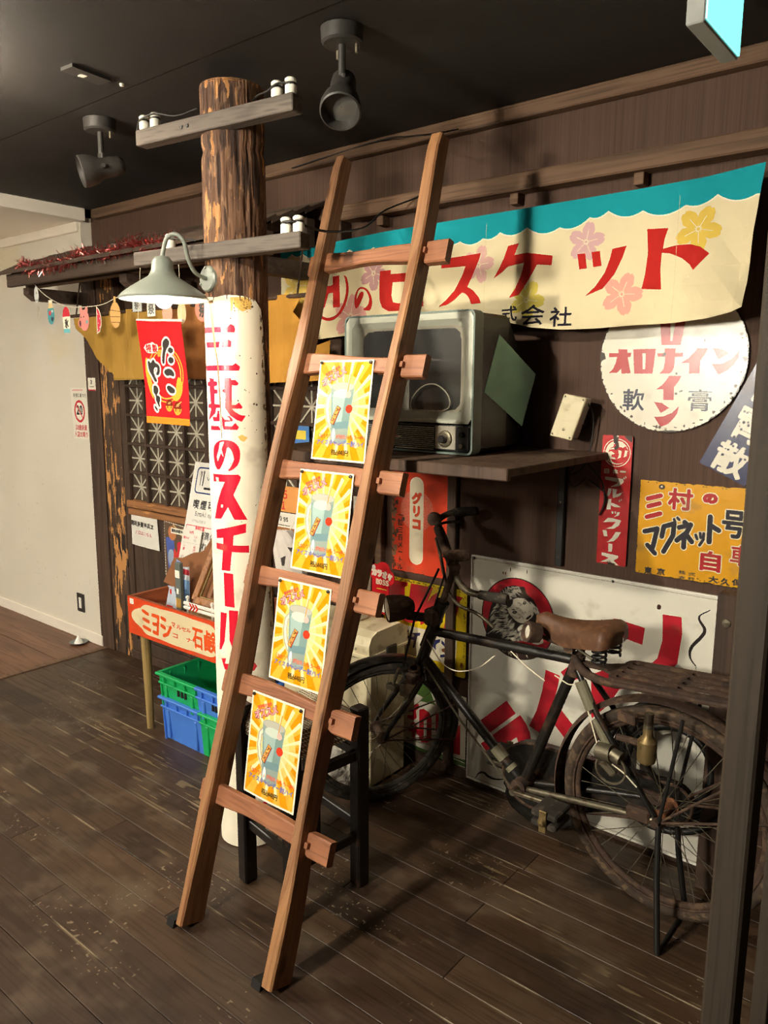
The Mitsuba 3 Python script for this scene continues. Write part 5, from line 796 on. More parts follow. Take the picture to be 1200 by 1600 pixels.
# crates under the tray
def crate(label, x0, x1, y0, y1, z0, z1, ca, cb, xs, slots):
    k = thing('plastic_crate', label, 'crate', 'nested plastic crates'); tp = .016; w = .006
    for nm_, xa, xb, m in (('left_half', x0, xs, ca), ('right_half', xs, x1, cb)):
        ms = []
        def skin(a, b, c, d): ms.append(trimesh.Trimesh(np.array([a, b, c, d]), [[0, 1, 2], [0, 2, 3]]))
        for yy, s in ((y0, 1), (y1, -1)):
            yb = yy + s * tp
            pr = Polygon([(yb, z0), (yy, z1), (yy + s * w, z1), (yb + s * w, z0)])
            xin = (tp if nm_ == 'left_half' else 0, 0 if nm_ == 'left_half' else tp)
            ms.append(extr(pr, xb - xa, frame((xa, 0, 0), (0, 1, 0), (0, 0, 1))))
            ms.append(bx(xa - (.012 if nm_ == 'left_half' else 0), xb + (.012 if nm_ == 'right_half' else 0), min(yy - s * .014, yy + s * .006), max(yy - s * .014, yy + s * .006), z1 - .012, z1, .003))
            ms.append(bx(xa, xb, min(yy - s * .008, yy + s * .004), max(yy - s * .008, yy + s * .004), z1 - .050, z1 - .042, .002))
            for x in np.arange(xa + .04, xb, .075): ms.append(bx(x, x + .006, min(yy - s * .008, yy + .004 * s), max(yy - s * .008, yy + s * .004), z1 - .045, z1 - .01, .001))
            if s == 1:
                for x in (xa + .03, xb - .05): ms.append(bx(x, x + .02, yy + .001, yy + .014, z0 + .01, z1 - .06, .004))
        xe = xa if nm_ == 'left_half' else xb; s = 1 if nm_ == 'left_half' else -1
        ms.append(extr(Polygon([(xe + s * tp, z0), (xe, z1), (xe + s * w, z1), (xe + s * (tp + w), z0)]), y1 - y0, frame((0, y1, 0), (1, 0, 0), (0, 0, 1))))
        ms.append(bx(min(xe - s * .014, xe + s * .006), max(xe - s * .014, xe + s * .006), y0 - .014, y1 + .014, z1 - .012, z1, .003))
        for yy in np.arange(y0 + .05, y1 - .03, .08): ms.append(bx(min(xe - s * .01, xe + s * .012), max(xe - s * .01, xe + s * .012), yy, yy + .007, z1 - .07, z1 - .01, .001))
        ms.append(bx(xa + (tp if nm_ == 'left_half' else 0), xb - (tp if nm_ == 'right_half' else 0), y0 + tp, y1 - tp, z0, z0 + .006, 0))
        obj(nm_, cat_(ms), m, k)
    for i, x in enumerate(slots): obj('grip_slot', bx(x, x + .012, y0 - .0012 + .003, y0 + .012, z1 - .085, z1 - .055, .001), 'mat_blackmetal', k)
crate('blue plastic crate with a green right half on the floor under the tray', -2.862, -2.35, 1.93, 2.29, .0, .205, 'mat_blue', 'mat_green', -2.585, ())
crate('green plastic crate with a blue right half nested in the blue one', -2.868, -2.35, 1.927, 2.29, .165, .318, 'mat_green', 'mat_blue', -2.60, (-2.74, -2.715, -2.69, -2.50, -2.48, -2.46, -2.44))

# ------------------------------------------------------------------ the sign pole
pl = thing('utility_pole', 'round wooden utility pole with peeling bark and a wrapped enamel sign', 'utility pole')
n, zs = 48, np.linspace(0, 2.505, 120); g = np.arange(n) * 2 * np.pi / n
P3 = np.array([[(np.cos(a) * 2, np.sin(a) * 2, z * 1.5) for a in g] for z in zs])
R = (.0985 + .002 * (1 - zs[:, None] / 2.5)) * (1 + .035 * (mikit.meshkit.fbm(P3 * 1.7, 3) - .5)) + .004 * (mikit.meshkit.fbm(P3 * V(4, 4, 2.2), 3) - .5)
notch = (abs(zs - 2.325) < .010)[:, None]; R = np.where(notch, R - .006, R)
X = np.stack([-1.985 + R * np.cos(g), 1.69 + R * np.sin(g), np.repeat(zs[:, None], n, 1)], -1).reshape(-1, 3)
F = [(i * n + j, i * n + (j + 1) % n, (i + 1) * n + (j + 1) % n, (i + 1) * n + j) for i in range(len(zs) - 1) for j in range(n)]
obj('trunk', (X, np.array(F)), 'mat_log', pl, smooth=50)
obj('cut_top', lathe([(.0995, 2.498), (.097, 2.507), (.05, 2.5085), (.0005, 2.508)], (-1.985, 1.69, 0)), 'mat_logcut', pl, smooth=30)
eL, eR = trp('pole_edge')
so = Polygon([(-.17, 1.868), (-.12, 1.872), (-.05, 1.879), (.02, 1.874), (.055, 1.880), (.10, 1.878), (.14, 1.868), (.163, 1.84), (.170, 1.78), (.176, 1.6), (.182, 1.3), (.190, .9), (.20, .5), (.205, .03), (.19, .004), (-.16, .004)])
RED = union_all([chaikin(g_, 1) if i_ == 8 else g_ for i_, g_ in enumerate(tr('pole_red'))]); CH = union_all(tr('pole_chip')); CR = union_all(tr('pole_crack'))
L = []
r2 = np.random.default_rng(5)
L += [(g_, '#d9b262') for g_ in tr('pole_rust')] + [(RED.difference(CH), '#cf1230'), (CH.buffer(.001), '#dfd8c2')]
for q in tr('pole_rust')[:1]:
    x0, z0, x1, z1 = q.bounds
    for _ in range(40): L.append((ell(r2.uniform(x0, x1), r2.uniform(z0, z1), r2.uniform(.001, .004), r2.uniform(.001, .003), 2), '#c09548' if r2.random() < .6 else '#6b4a2a'))
for (a, b) in trp('pole_dots')[0:1][0] if False else [tuple(x) for x in trp('pole_dots')[0]]: L.append((ell(a, b, r2.uniform(.0015, .004), None, 2), '#5a4632'))
for i in range(150):
    z = r2.uniform(.05, 1.82); e = .170 + (1.8 - z) * .019
    L.append((ell(e - abs(r2.normal(0, .006)), z, r2.uniform(.001, .005), r2.uniform(.002, .012), 2), '#6b5c46' if r2.random() < .6 else '#8e7a58'))
for i in range(70): L.append((ell(r2.uniform(-.1, .18), r2.uniform(.02, 1.85), r2.uniform(.0007, .002), None, 2), '#5c4a38'))
for i in range(18): a = r2.uniform(-.15, .16); L.append((Polygon([(a, 1.885), (a + .006, 1.885), (a + .004, 1.868 - r2.uniform(0, .012)), (a + .002, 1.866)]), '#6a4a2c'))
L.append((CR, '#7d5d3e'))
mpole = lambda u, v, w: np.stack([-1.985 + (.1035 + w) * np.sin(u / .1), 1.69 - (.1035 + w) * np.cos(u / .1), v], 1)
printed('enamel_sign', so, L, '#e6dfca', mp=mpole, thick=.0018, m='mat_enamel', edge='#5d4a33', parent=pl, split=(.008, .15))
def arm(label, a, b, h, d, holes):
    a, b = V(*a), V(*b); k = thing('cross_arm', label, 'cross arm', 'cross arms of the utility pole'); u = unit(b - a)
    obj('beam', bar(a, b, d, h, b=.003), 'mat_crossarm', k)
    for t_ in holes: obj('bolt', cyl(a + (b - a) * t_ + V(0, -d / 2 - .003, 0), a + (b - a) * t_ + V(0, -d / 2 + .01, 0), .006, 8), 'mat_blackmetal', k)
    return k
arm('upper grey cross arm at the top of the utility pole', (-2.29, 1.565, 2.385), (-1.648, 1.64, 2.385), .047, .048, (.33, .37))
arm('lower grey cross arm of the utility pole above the lamp', (-2.32, 1.556, 2.012), (-1.612, 1.628, 2.012), .045, .048, ())
def insulator(label, x, y, z):
    k = thing('insulator', label, 'insulator', 'porcelain insulators on the cross arms')
    obj('body', lathe([(.001, 0), (.015, 0), (.0165, .004), (.0165, .026), (.013, .029), (.013, .034), (.0165, .037), (.0165, .043), (.012, .047), (.001, .048)], (x, y, z), n=18), 'mat_porcelain', k, smooth=35)
    g_ = np.linspace(0, 2 * np.pi, 14)[:-1]; obj('wire_tie', tube(np.stack([x + .0145 * np.cos(g_), y + .0145 * np.sin(g_), np.full(13, z + .0315)], 1), .0022, 5, closed=True), 'mat_wire', k)
up = lambda x: 1.565 + (x + 2.29) * .1168; lo = lambda x: 1.556 + (x + 2.32) * .1017
for lab, x in (('outer porcelain insulator on the right end of the upper cross arm', -1.672), ('inner porcelain insulator on the right end of the upper cross arm', -1.722), ('outer porcelain insulator on the left end of the upper cross arm', -2.272), ('inner porcelain insulator on the left end of the upper cross arm', -2.222)): insulator(lab, x, up(x), 2.408)
for lab, x in (('outer porcelain insulator on the right end of the lower cross arm', -1.636), ('inner porcelain insulator on the right end of the lower cross arm', -1.682), ('porcelain insulator on the left side of the lower cross arm by the lamp', -2.165)): insulator(lab, x, lo(x), 2.034)
def wire(label, P, r=.003): tag(obj('black_wire', tube(spline(P, 6), r, 6), 'mat_wire'), label, 'wire', 'black wires')
wire('black wire looped on the left insulators of the upper cross arm', [(-2.30, 1.555, 2.40), (-2.285, 1.555, 2.435), (-2.25, 1.55, 2.442), (-2.2, 1.56, 2.447), (-2.13, 1.585, 2.432), (-2.07, 1.62, 2.45)], .0028)
wire('black wire between the pole top and the right insulators', [(-1.66, 1.626, 2.436), (-1.70, 1.615, 2.441), (-1.75, 1.62, 2.432), (-1.83, 1.66, 2.45), (-1.89, 1.69, 2.455)], .0028)
wire('black wire from the lower cross arm past the ladder to the wall beam', [(-1.68, 1.606, 2.066), (-1.636, 1.608, 2.062), (-1.625, 1.7, 2.051), (-1.671, 1.85, 2.075), (-1.788, 2.1, 2.14), (-1.87, 2.3, 2.235), (-1.82, 2.425, 2.295), (-1.707, 2.425, 2.323)], .0035)
wire('black wire behind the left insulator of the lower cross arm', [(-2.165, 1.56, 2.066), (-2.12, 1.575, 2.062), (-2.07, 1.6, 2.055)], .0028)
wire('black wire along the upper wall beam to the ladder top', [(-2.5, 2.448, 2.512), (-2.02, 2.445, 2.535), (-1.76, 2.3, 2.47), (-1.43, 1.97, 2.34), (-1.53, 2.2, 2.42), (-1.65, 2.445, 2.508)], .0028)

# pendant lamp on its gooseneck
lp = thing('gooseneck_lamp', 'lit white enamel shade lamp on a gooseneck fixed to the pole', 'lamp')
c = BULB_POS
obj('shade', lathe([(.0155, .115), (.024, .10), (.027, .075), (.040, .056), (.068, .040), (.098, .022), (.121, .006), (.1305, -.004), (.1325, .001), (.122, .013), (.099, .030), (.070, .048), (.043, .065), (.034, .082), (.031, .108), (.022, .120), (.010, .124), (.001, .124)], c, n=48), 'mat_shade', lp, smooth=40)
obj('socket', cyl(c + V(0, 0, .035), c + V(0, 0, .108), .0145, 16), 'mat_bulbsocket', lp)
bm = trimesh.creation.icosphere(3, .026); bm.vertices[:, 2] = np.where(bm.vertices[:, 2] > 0, bm.vertices[:, 2] * 1.5, bm.vertices[:, 2]); bm.apply_translation(c + V(0, 0, -.004))
d = mikit.ply(bm, 'mat_white', smooth=True); d['emitter'] = {'type': 'area', 'radiance': {'type': 'rgb', 'value': list(BULB_W)}}; obj('bulb', d, None, lp)
obj('gooseneck', tube(spline([c + V(0, 0, .12), (-2.034, 1.449, 2.0), (-2.026, 1.458, 2.038), (-2.006, 1.474, 2.05), (-1.99, 1.492, 2.03), (-1.996, 1.512, 1.98), (-2.006, 1.545, 1.945), (-2.006, 1.585, 1.932)], 8), .0065, 10), 'mat_shade', lp, smooth=True)
obj('wall_plate', cat_([lathe([(.001, .012), (.035, .012), (.040, .008), (.042, 0)], (-2.006, 1.597, 1.932), (-.05, -1, 0))] + [lathe([(.001, .004), (.004, .003), (.005, 0)], (-2.006 + .034 * math.cos(a), 1.586, 1.932 + .034 * math.sin(a)), (-.05, -1, 0), 8) for a in (.6, 1.7, 3.6, 5.2)]), 'mat_shade', lp, smooth=35)

# ------------------------------------------------------------------ ladder
ld = thing('wooden_ladder', 'rough brown wooden ladder leaning in front of the pole and television', 'ladder')
A0, S_, N_ = V(0, 1.2, 0), V(0, .2972, .9548), V(0, -.9548, .2972)
LP = lambda x, s, d: A0 + V(x, 0, 0) + S_ * s + N_ * d
def rail(xl, xr, seed, dep):
    ss = np.linspace(.022, 2.44, 60); r3 = np.random.default_rng(seed); ph = r3.uniform(0, 6, 6)
    X, F = [], []
    for s in ss:
        wob = .0045 * math.sin(s * 3.1 + ph[0]) + .003 * math.sin(s * 7.3 + ph[1]); wd = .0025 * math.sin(s * 5.1 + ph[2]) + .0015 * math.sin(s * 13 + ph[3])
        a, b, dp = xl + wob - wd, xr + wob + wd, dep + .006 * math.sin(s * 2.2 + ph[4]) + (.016 * max(0, 1 - s / .35)) - (.012 * max(0, (s - 1.9) / .6))
        f0 = .004 * math.sin(s * 4 + ph[5]); c_ = .005
        if s > 2.42: f0 -= .008
        for u, w in ((a + c_, f0), (b - c_, f0), (b, f0 - c_), (b, -dp + c_), (b - c_, -dp), (a + c_, -dp), (a, -dp + c_), (a, f0 - c_)): X.append(LP(u, s, w))
    for i in range(len(ss) - 1):
        for j in range(8): k = (j + 1) % 8; F += [(i * 8 + j, i * 8 + k, (i + 1) * 8 + k), (i * 8 + j, (i + 1) * 8 + k, (i + 1) * 8 + j)]
    e = len(X); X += [np.mean(X[:8], 0), np.mean(X[-8:], 0) + S_ * .006]
    for j in range(8): k = (j + 1) % 8; F += [(e, k, j), (e + 1, (len(ss) - 1) * 8 + j, (len(ss) - 1) * 8 + k)]
    return trimesh.Trimesh(np.array(X), F, process=False)
obj('rail', rail(-1.781, -1.745, 3, .072), 'mat_ladder', ld, smooth=35); obj('rail', rail(-1.397, -1.359, 8, .072), 'mat_ladder', ld, smooth=35)
for xa, xb in ((-1.779, -1.747), (-1.396, -1.361)): obj('rubber_foot', extr(sbox(-.062, -.010, -.001, .014), xb - xa, frame(LP(xa, .012, 0), N_, S_)), 'mat_blackmetal', ld)
for i in range(6):
    s = .408 + .3365 * i; r3 = np.random.default_rng(40 + i); ph = r3.uniform(0, 6, 4); X, F = [], []
    xs = np.concatenate([[-1.815, -1.79], np.linspace(-1.765, -1.375, 22), [-1.35, -1.277]])
    for x in xs:
        t_ = (x + 1.765) / .39; inn = 1 if -.01 < t_ < 1.01 else 0
        top = s + .030 + inn * (.008 - .014 * max(0, min(1, t_)) + .004 * math.sin(t_ * 5 + ph[0])) ; bot = s - .036 + inn * (.010 + .012 * math.sin(math.pi * max(0, min(1, t_))) ** 2)
        f_, bk = -.030 + inn * .002 * math.sin(t_ * 6 + ph[1]), -.056
        for u, w in ((bot, f_ - .004), (bot + .004, f_), (top - .004, f_), (top, f_ - .004), (top, bk), (bot, bk)): X.append(LP(x, u, w))
    m_ = len(xs)
    for a in range(m_ - 1):
        for j in range(6): k = (j + 1) % 6; F += [(a * 6 + j, (a + 1) * 6 + k, a * 6 + k), (a * 6 + j, (a + 1) * 6 + j, (a + 1) * 6 + k)]
    e = len(X); X += [np.mean(X[:6], 0), np.mean(X[-6:], 0)]
    for j in range(6): k = (j + 1) % 6; F += [(e, j, k), (e + 1, (m_ - 1) * 6 + k, (m_ - 1) * 6 + j)]
    rg = obj('rung', trimesh.Trimesh(np.array(X), F, process=False), 'mat_rung', ld, smooth=35)
    obj('wedge', extr(sbox(s - .010, -.062, s + .006, -.018), .011, frame(LP(-1.356, 0, 0), S_, N_)), 'mat_rung', rg)
# ------------------------------------------------------------------ drink posters hung on the rungs
def poster(i, x0, s, label):
    W, Hh = .216, .304
    o = sbox(0, 0, W, Hh); inn = sbox(.006, .006, W - .006, Hh - .006); L = [(inn, '#c8870f')]
    c = (.118, .165)
    for k in range(18):
        a, b = math.radians(k * 20 - 4), math.radians(k * 20 + 6)
        L.append((Polygon([c, (c[0] + .4 * math.cos(a), c[1] + .4 * math.sin(a)), (c[0] + .4 * math.cos(b), c[1] + .4 * math.sin(b))]).intersection(inn), '#d2a43a'))
    for rr, q in ((.086, '#d8b864'), (.060, '#dbc488')): L.append((ell(*c, rr * .95, rr * 1.1).intersection(inn), q))
    for k in range(18):
        a, b = math.radians(k * 20 - 2), math.radians(k * 20 + 4)
        L.append((Polygon([c, (c[0] + .12 * math.cos(a), c[1] + .14 * math.sin(a)), (c[0] + .12 * math.cos(b), c[1] + .14 * math.sin(b))]).intersection(inn), '#dccd9e'))
    hd = LineString([(.083, .206), (.066, .204), (.052, .188), (.050, .155), (.058, .125), (.075, .10)]).buffer(.0085); hi = LineString([(.083, .206), (.066, .204), (.052, .188), (.050, .155), (.058, .125), (.075, .10)]).buffer(.0045)
    L += [(hd, '#9c978a'), (hi, '#d9d2b6')]
    body = Polygon([(.058, .222), (.152, .225), (.139, .062), (.076, .056)]).union(ell(.105, .223, .047, .014)).union(ell(.108, .06, .032, .009))
    L += [(body, '#84928a'), (ell(.105, .223, .045, .0125), '#a8a79a'), (Polygon([(.062, .205), (.149, .208), (.139, .10), (.078, .094)]), '#728c88'), (Polygon([(.066, .20), (.12, .203), (.112, .105), (.082, .10)]), '#93aaa4'), (Polygon([(.078, .115), (.142, .122), (.139, .10), (.079, .094)]), '#68858a'), (ell(.105, .203, .035, .014), '#b5bfb2'), (ell(.132, .20, .01), '#c9a49a'), (ell(.085, .078, .006, .02), '#dfe3d8')]
    L += [(ell(.1385, .158, .0135, .0125), '#c23a24'), (stroke([(.1335, .262), (.126, .208)], .0035, 'flat'), '#bd8a48')]
    tagp = affinity.rotate(sbox(.077, .108, .096, .166), -24, origin=(.086, .137)); L += [(tagp, '#3a2a22'), (affinity.rotate(sbox(.0785, .1095, .0945, .1645), -24, origin=(.086, .137)), '#dd9650'), (affinity.rotate(sbox(.0915, .1095, .0945, .1645), -24, origin=(.086, .137)), '#a03c28'),
          (affinity.rotate(text('アイス', .0785, .1475, .0135, .0006, vert=True, adv=1.2), -24, origin=(.086, .137)), '#3a2418')]
    os_ = union_all([affinity.rotate(text(ch, .022 + .0235 * k, .219 + .0105 * k, 0.030, .0010), 24, origin=(.022 + .0235 * k, .219 + .0105 * k)) for k, ch in enumerate('オススメ')])
    L += [(os_.buffer(.0017, quad_segs=2), '#4a2226'), (os_, '#e88f94'), (text('夏季限定販売', .03, .253, .0115, .0005, adv=.92, angle=24), '#d2503a')]
    L += [(LineString([(.088, .058), (.105, .050), (.125, .056)]).buffer(.0012), '#8a4a5a'), (text('「当たり！」が出たらもう一杯！', .014, .0665, 0.0150, .0004, adv=.90), '#cf4a2a'), (text('アイスキャンデー酎ハイ', .016, .0455, 0.0185, .0006, adv=.94), '#5d64a0'), (text('税込448円', .080, .0165, 0.0195, .0005, adv=.80, wide=.9), '#2e2418')]
    d = unit(V(0, .17, 1)); n = V(0, -d[2], d[1]); top = LP(x0, s, -.026)
    def mp(u, v, w):
        q = Hh - v; b = .0035 * np.sin(u / W * math.pi) * np.sin(q / Hh * 2.6) + .004 * (q / Hh) ** 2 * np.sin(u / W * 2.2 + i)
        return top + np.stack([u + .004 * q / Hh, np.zeros_like(u), np.zeros_like(u)], 1) - np.outer(q, d) + np.outer(w + b + .001, n)
    k = printed('drink_poster', o, L, '#dcd5be', mp=mp, thick=.0008, m='mat_gloss', split=(.03, .03)); tag(k, label, 'poster', 'yellow drink posters on the ladder')
    for u in (.010, W - .010): obj('tack', lathe([(.001, .007), (.0045, .006), (.005, .003), (.003, .0)], mp(np.array([u]), np.array([Hh - .008]), np.array([.0008]))[0], n, 12), 'mat_darkknob', k)
for i, (x0, s, lb) in enumerate(((-1.672, .748, 'yellow drink poster on the fifth rung, lowest of the four posters'), (-1.660, 1.092, 'yellow drink poster on the fourth rung, just above the lowest poster'), (-1.662, 1.427, 'yellow drink poster second from the top, hung from the third rung'), (-1.672, 1.768, 'topmost yellow drink poster with a glare spot, hung from the second rung'))): poster(i, x0, s, lb)

# ------------------------------------------------------------------ stool
st = thing('stool', 'black wooden stool with a woven cord seat behind the ladder foot', 'stool')
cs = [V(-1.509, 1.434), V(-1.461, 1.739) * 0 + V(-1.4665, 1.7365), V(-1.765, 1.788), V(-1.8085, 1.4865)]
ctr = sum(cs) / 4
def sq(c, z0, z1, h=.0235):
    m = bx(-h, h, -h, h, z0, z1, .005); m = rot(m, (0, 0, 1), math.degrees(math.atan2(.305, .043)) ); return mv(m, c[0], c[1], 0)
ins = [c + unit(ctr - c) * .028 for c in cs]
for c in ins: obj('leg', sq(c, 0, .612), 'mat_stoolblack', st)
for i in range(4):
    a, b = ins[i], ins[(i + 1) % 4]
    for z, h in ((.455, .035), ((.175, .21)[i % 2], .032)): obj('stretcher', bar((*a, z), (*b, z), .020, h, b=.003), 'mat_stoolblack', st)
X, F = [], []; N_g = 15
e1, e2 = cs[1] - cs[0], cs[3] - cs[0]
for zz in (0, 1):
    for i in range(N_g):
        for j in range(N_g):
            u, v = .03 + .94 * i / (N_g - 1), .03 + .94 * j / (N_g - 1); p = cs[0] + e1 * u + e2 * v; ed = min(u, v, 1 - u, 1 - v) - .03
            z = .548 + .052 * min(1, (ed + .004) / .05) ** .5 - .012 * math.sin(math.pi * u) * math.sin(math.pi * v) if zz else .53 - .0
            if zz == 0 and ed < .001: z = .522
            X.append((*p, z))
for zz in (0, 1):
    for i in range(N_g - 1):
        for j in range(N_g - 1):
            a = zz * N_g * N_g + i * N_g + j; q = [a, a + N_g, a + N_g + 1, a + 1]; F.append(q if zz else q[::-1])
ring_ = [(i, 0) for i in range(N_g - 1)] + [(N_g - 1, j) for j in range(N_g - 1)] + [(i, N_g - 1) for i in range(N_g - 1, 0, -1)] + [(0, j) for j in range(N_g - 1, 0, -1)]
for k in range(len(ring_)):
    (i, j), (i2, j2) = ring_[k], ring_[(k + 1) % len(ring_)]; a, b = i * N_g + j, i2 * N_g + j2; F.append([a, b, b + N_g * N_g, a + N_g * N_g])
obj('seat', (np.array(X), np.array(F)), 'mat_weave', st, smooth=50)

# ------------------------------------------------------------------ banner
o = tr('ban_out')[0]; cu = trp('ban_cusp')[0]
ts = [(-2.6, 2.6)] + [(-2.6, cu[0, 1])]
for a, b in zip(cu[:-1], cu[1:]):
    for t_ in np.linspace(0, 1, 9)[:-1]: ts.append(tuple(a + (b - a) * t_ - V(0, .16 * abs(b[0] - a[0]) * 4 * t_ * (1 - t_))))
ts += [tuple(cu[-1]), (-.5, 2.14), (-.5, 2.6)]
teal = Polygon(ts).buffer(0); RD = union_all([chaikin(g_) if i_ in (7, 9) else g_ for i_, g_ in enumerate(tr('ban_red'))])
def flower(c, r, col, rt):
    out = []
    for k in range(5):
        p = Polygon([(.10, 0), (.32, .24), (.62, .33), (.90, .22), (1.0, .10), (.93, 0), (1.0, -.10), (.90, -.22), (.62, -.33), (.32, -.24)]).buffer(.03, quad_segs=3)
        p = affinity.translate(affinity.scale(affinity.rotate(p, 72 * k + rt, origin=(0, 0)), r, r, origin=(0, 0)), *c); out.append((p, col))
    w = union_all([stroke([(c[0], c[1]), (c[0] + r * .62 * math.cos(math.radians(72 * k + rt)), c[1] + r * .62 * math.sin(math.radians(72 * k + rt)))], r * .035) for k in range(5)])
    return out + [(w, '#dcd2b2'), (ell(*c, r * .12), '#dcd2b2'), (ell(*c, r * .075), col)]
L = []
for q, col, rt in zip(trp('ban_fl'), ('#c9a3a3', '#d3b653', '#dba090', '#c8b756', '#cfa49c', '#b98f8f', '#cf9a90', '#d9bb5e'), (80, 60, 70, 65, 75, 60, 80, 70)): L += flower(q[0], abs(q[1, 1] - q[0, 1]), col, rt)
L += [(teal.buffer(.004), '#e2dcc6'), (teal, '#1b8f9a'), (RD, '#b02a26')]
for c, b in zip('会社式', trp('ban_kai')): L.append((gbox(c, b, .0010), '#26232e'))
L += [(stroke([(-1.92 + .11 * k, 1.80), (-1.925 + .11 * k, 2.16)], .0012, 'flat').intersection(o), '#c9bd98') for k in (4, 10)]
def mban(u, v, w):
    h = np.clip((2.19 - v) / .4, 0, 1); y = 2.392 - .020 * h - .010 * h * np.sin(u * 9 + 1) - .006 * h * np.sin(u * 21 + v * 9)
    y = y - .012 * np.exp(-((u + .64) / .045) ** 2) * np.sin(v * 30 + u * 25) * h - .028 * np.exp(-((u + .70) / .12) ** 2) * np.clip((1.95 - v) / .12, 0, 1) * np.sin((v - 1.8) * 16 + 1)
    y = y - .010 * np.exp(-((u + 2.44) / .09) ** 2) * np.sin(u * 70) * h
    return np.stack([u, y - w, v], 1)
k = printed('cloth_banner', o, L, '#d8cba6', mp=mban, thick=.0015, m='mat_cloth', split=(.04, .05)); tag(k, 'wide cream cloth banner with teal scallops and red lettering below the beam', 'banner')

# ------------------------------------------------------------------ television on its shelf
sh = thing('wall_shelf', 'dark wooden wall shelf carrying the old television', 'shelf')
obj('board', bx(-2.10, -1.045, 1.832, 2.5, 1.362, 1.385, .002), 'mat_darkwood', sh); obj('lip', bx(-2.105, -1.04, 1.811, 1.832, 1.352, 1.387, .003), 'mat_darkwood', sh)
for x in (-1.655, -1.205):
    bk = obj('bracket', cat_([bx(x - .014, x + .014, 2.478, 2.5, .967, 1.362, .003), bx(x - .014, x + .014, 2.02, 2.48, 1.345, 1.362, .003)]), 'mat_blackmetal', sh)
    obj('screw', cat_([cyl((x, 2.476, z), (x, 2.482, z), .004, 8) for z in (1.0, 1.2)]), 'mat_oldsteel', bk)
tv = thing('television', 'old grey green television set with a black side on the wall shelf', 'television')
hullp = trimesh.Trimesh(np.vstack([np.array(g_.vertices) for g_ in (bx(-1.832, -1.308, 2.075, 2.27, 1.395, 1.832, .012), bx(-1.79, -1.35, 2.40, 2.455, 1.395, 1.68, .015))])).convex_hull
obj('cabinet', hullp, 'mat_tvblack', tv)
for x in (-1.78, -1.36):
    for yy in (2.12, 2.38): obj('foot', cyl((x, yy, 1.385), (x, yy, 1.397), .014, 10), 'mat_blackmetal', tv)
out = rrect(-1.838, -1.303, 1.388, 1.838, .02); hole = rrect(-1.80, -1.343, 1.498, 1.808, .03)
obj('bezel', extr(out.difference(rrect(-1.832, -1.309, 1.394, 1.832, .016)), .05, XZ(2.095)), 'mat_tvgreen', tv)
def ringloft(shapes, m, name, parent=tv, smooth=False):  # nested outlines (half size, corner, y) lofted into a dished frame
    n_ = 72; X = []
    for (x0, x1, z0, z1, r, yy) in shapes:
        q = rrect(x0, x1, z0, z1, r).exterior; cx_, cz_ = (x0 + x1) / 2, (z0 + z1) / 2
        for k in range(n_):
            a = 2 * math.pi * k / n_; ray = LineString([(cx_, cz_), (cx_ + 2 * math.cos(a), cz_ + 2 * math.sin(a))]); p = q.intersection(ray); p = p.geoms[0] if hasattr(p, 'geoms') else p; X.append((p.x, yy, p.y))
    F = [(i * n_ + j, i * n_ + (j + 1) % n_, (i + 1) * n_ + (j + 1) % n_, (i + 1) * n_ + j) for i in range(len(shapes) - 1) for j in range(n_)]
    return obj(name, (np.array(X), np.array(F)), m, parent, smooth=smooth)
ringloft([(-1.834, -1.307, 1.486, 1.834, .012, 2.048), (-1.828, -1.313, 1.492, 1.828, .014, 2.044), (-1.806, -1.338, 1.502, 1.812, .018, 2.047), (-1.788, -1.358, 1.520, 1.794, .022, 2.068)], 'mat_tvgrey', 'front_frame', smooth=35)
ringloft([(-1.79, -1.356, 1.518, 1.796, .02, 2.066), (-1.76, -1.385, 1.536, 1.775, .045, 2.085), (-1.735, -1.405, 1.550, 1.760, .06, 2.10)], 'mat_tvmask', 'screen_mask', smooth=35)
n_ = 25; X = []
for i in range(n_):
    for j in range(n_):
        u, v = i / (n_ - 1) * 2 - 1, j / (n_ - 1) * 2 - 1; X.append((-1.57 + u * .172, 2.083 + .022 * (u * u + v * v) / 2, 1.655 + v * .11))
F = [(i * n_ + j, (i + 1) * n_ + j, (i + 1) * n_ + j + 1, i * n_ + j + 1) for i in range(n_ - 1) for j in range(n_ - 1)]
obj('picture_tube', (np.array(X), np.array(F)), 'mat_tube', tv, smooth=True)
obj('safety_glass', bx(-1.787, -1.36, 2.0645, 2.0650, 1.522, 1.793, 0), 'mat_screen', tv)
obj('strap', tube(spline([(-1.555, 2.06, 1.522), (-1.552, 2.058, 1.56), (-1.51, 2.056, 1.60), (-1.46, 2.056, 1.61), (-1.415, 2.058, 1.585), (-1.40, 2.06, 1.55), (-1.42, 2.06, 1.528), (-1.48, 2.06, 1.522)], 8), .0022, 6), 'mat_dial', tv)
obj('control_panel', bx(-1.83, -1.309, 2.058, 2.10, 1.396, 1.484, .003), 'mat_tvblack', tv)
gr = obj('grille', bx(-1.79, -1.452, 2.053, 2.059, 1.402, 1.474, .001), 'mat_darkknob', tv)
for i in range(11): obj('slat', bx(-1.788, -1.454, 2.0505, 2.054, 1.405 + .0064 * i, 1.4072 + .0064 * i, .0005), 'mat_dial', gr)
em = extr(Polygon([(-1.628, 1.437), (-1.606, 1.4405), (-1.584, 1.437), (-1.594, 1.433), (-1.606, 1.431), (-1.618, 1.433)]), .003, XZ(2.0505)); obj('emblem', em, 'mat_plasticwhite', tv); obj('emblem_stone', extr(rrect(-1.613, -1.599, 1.435, 1.4385, .001), .001, XZ(2.0475)), 'mat_red', tv)
kp = obj('dial_plate', bx(-1.452, -1.372, 2.053, 2.06, 1.402, 1.478, .002), 'mat_dial', tv)
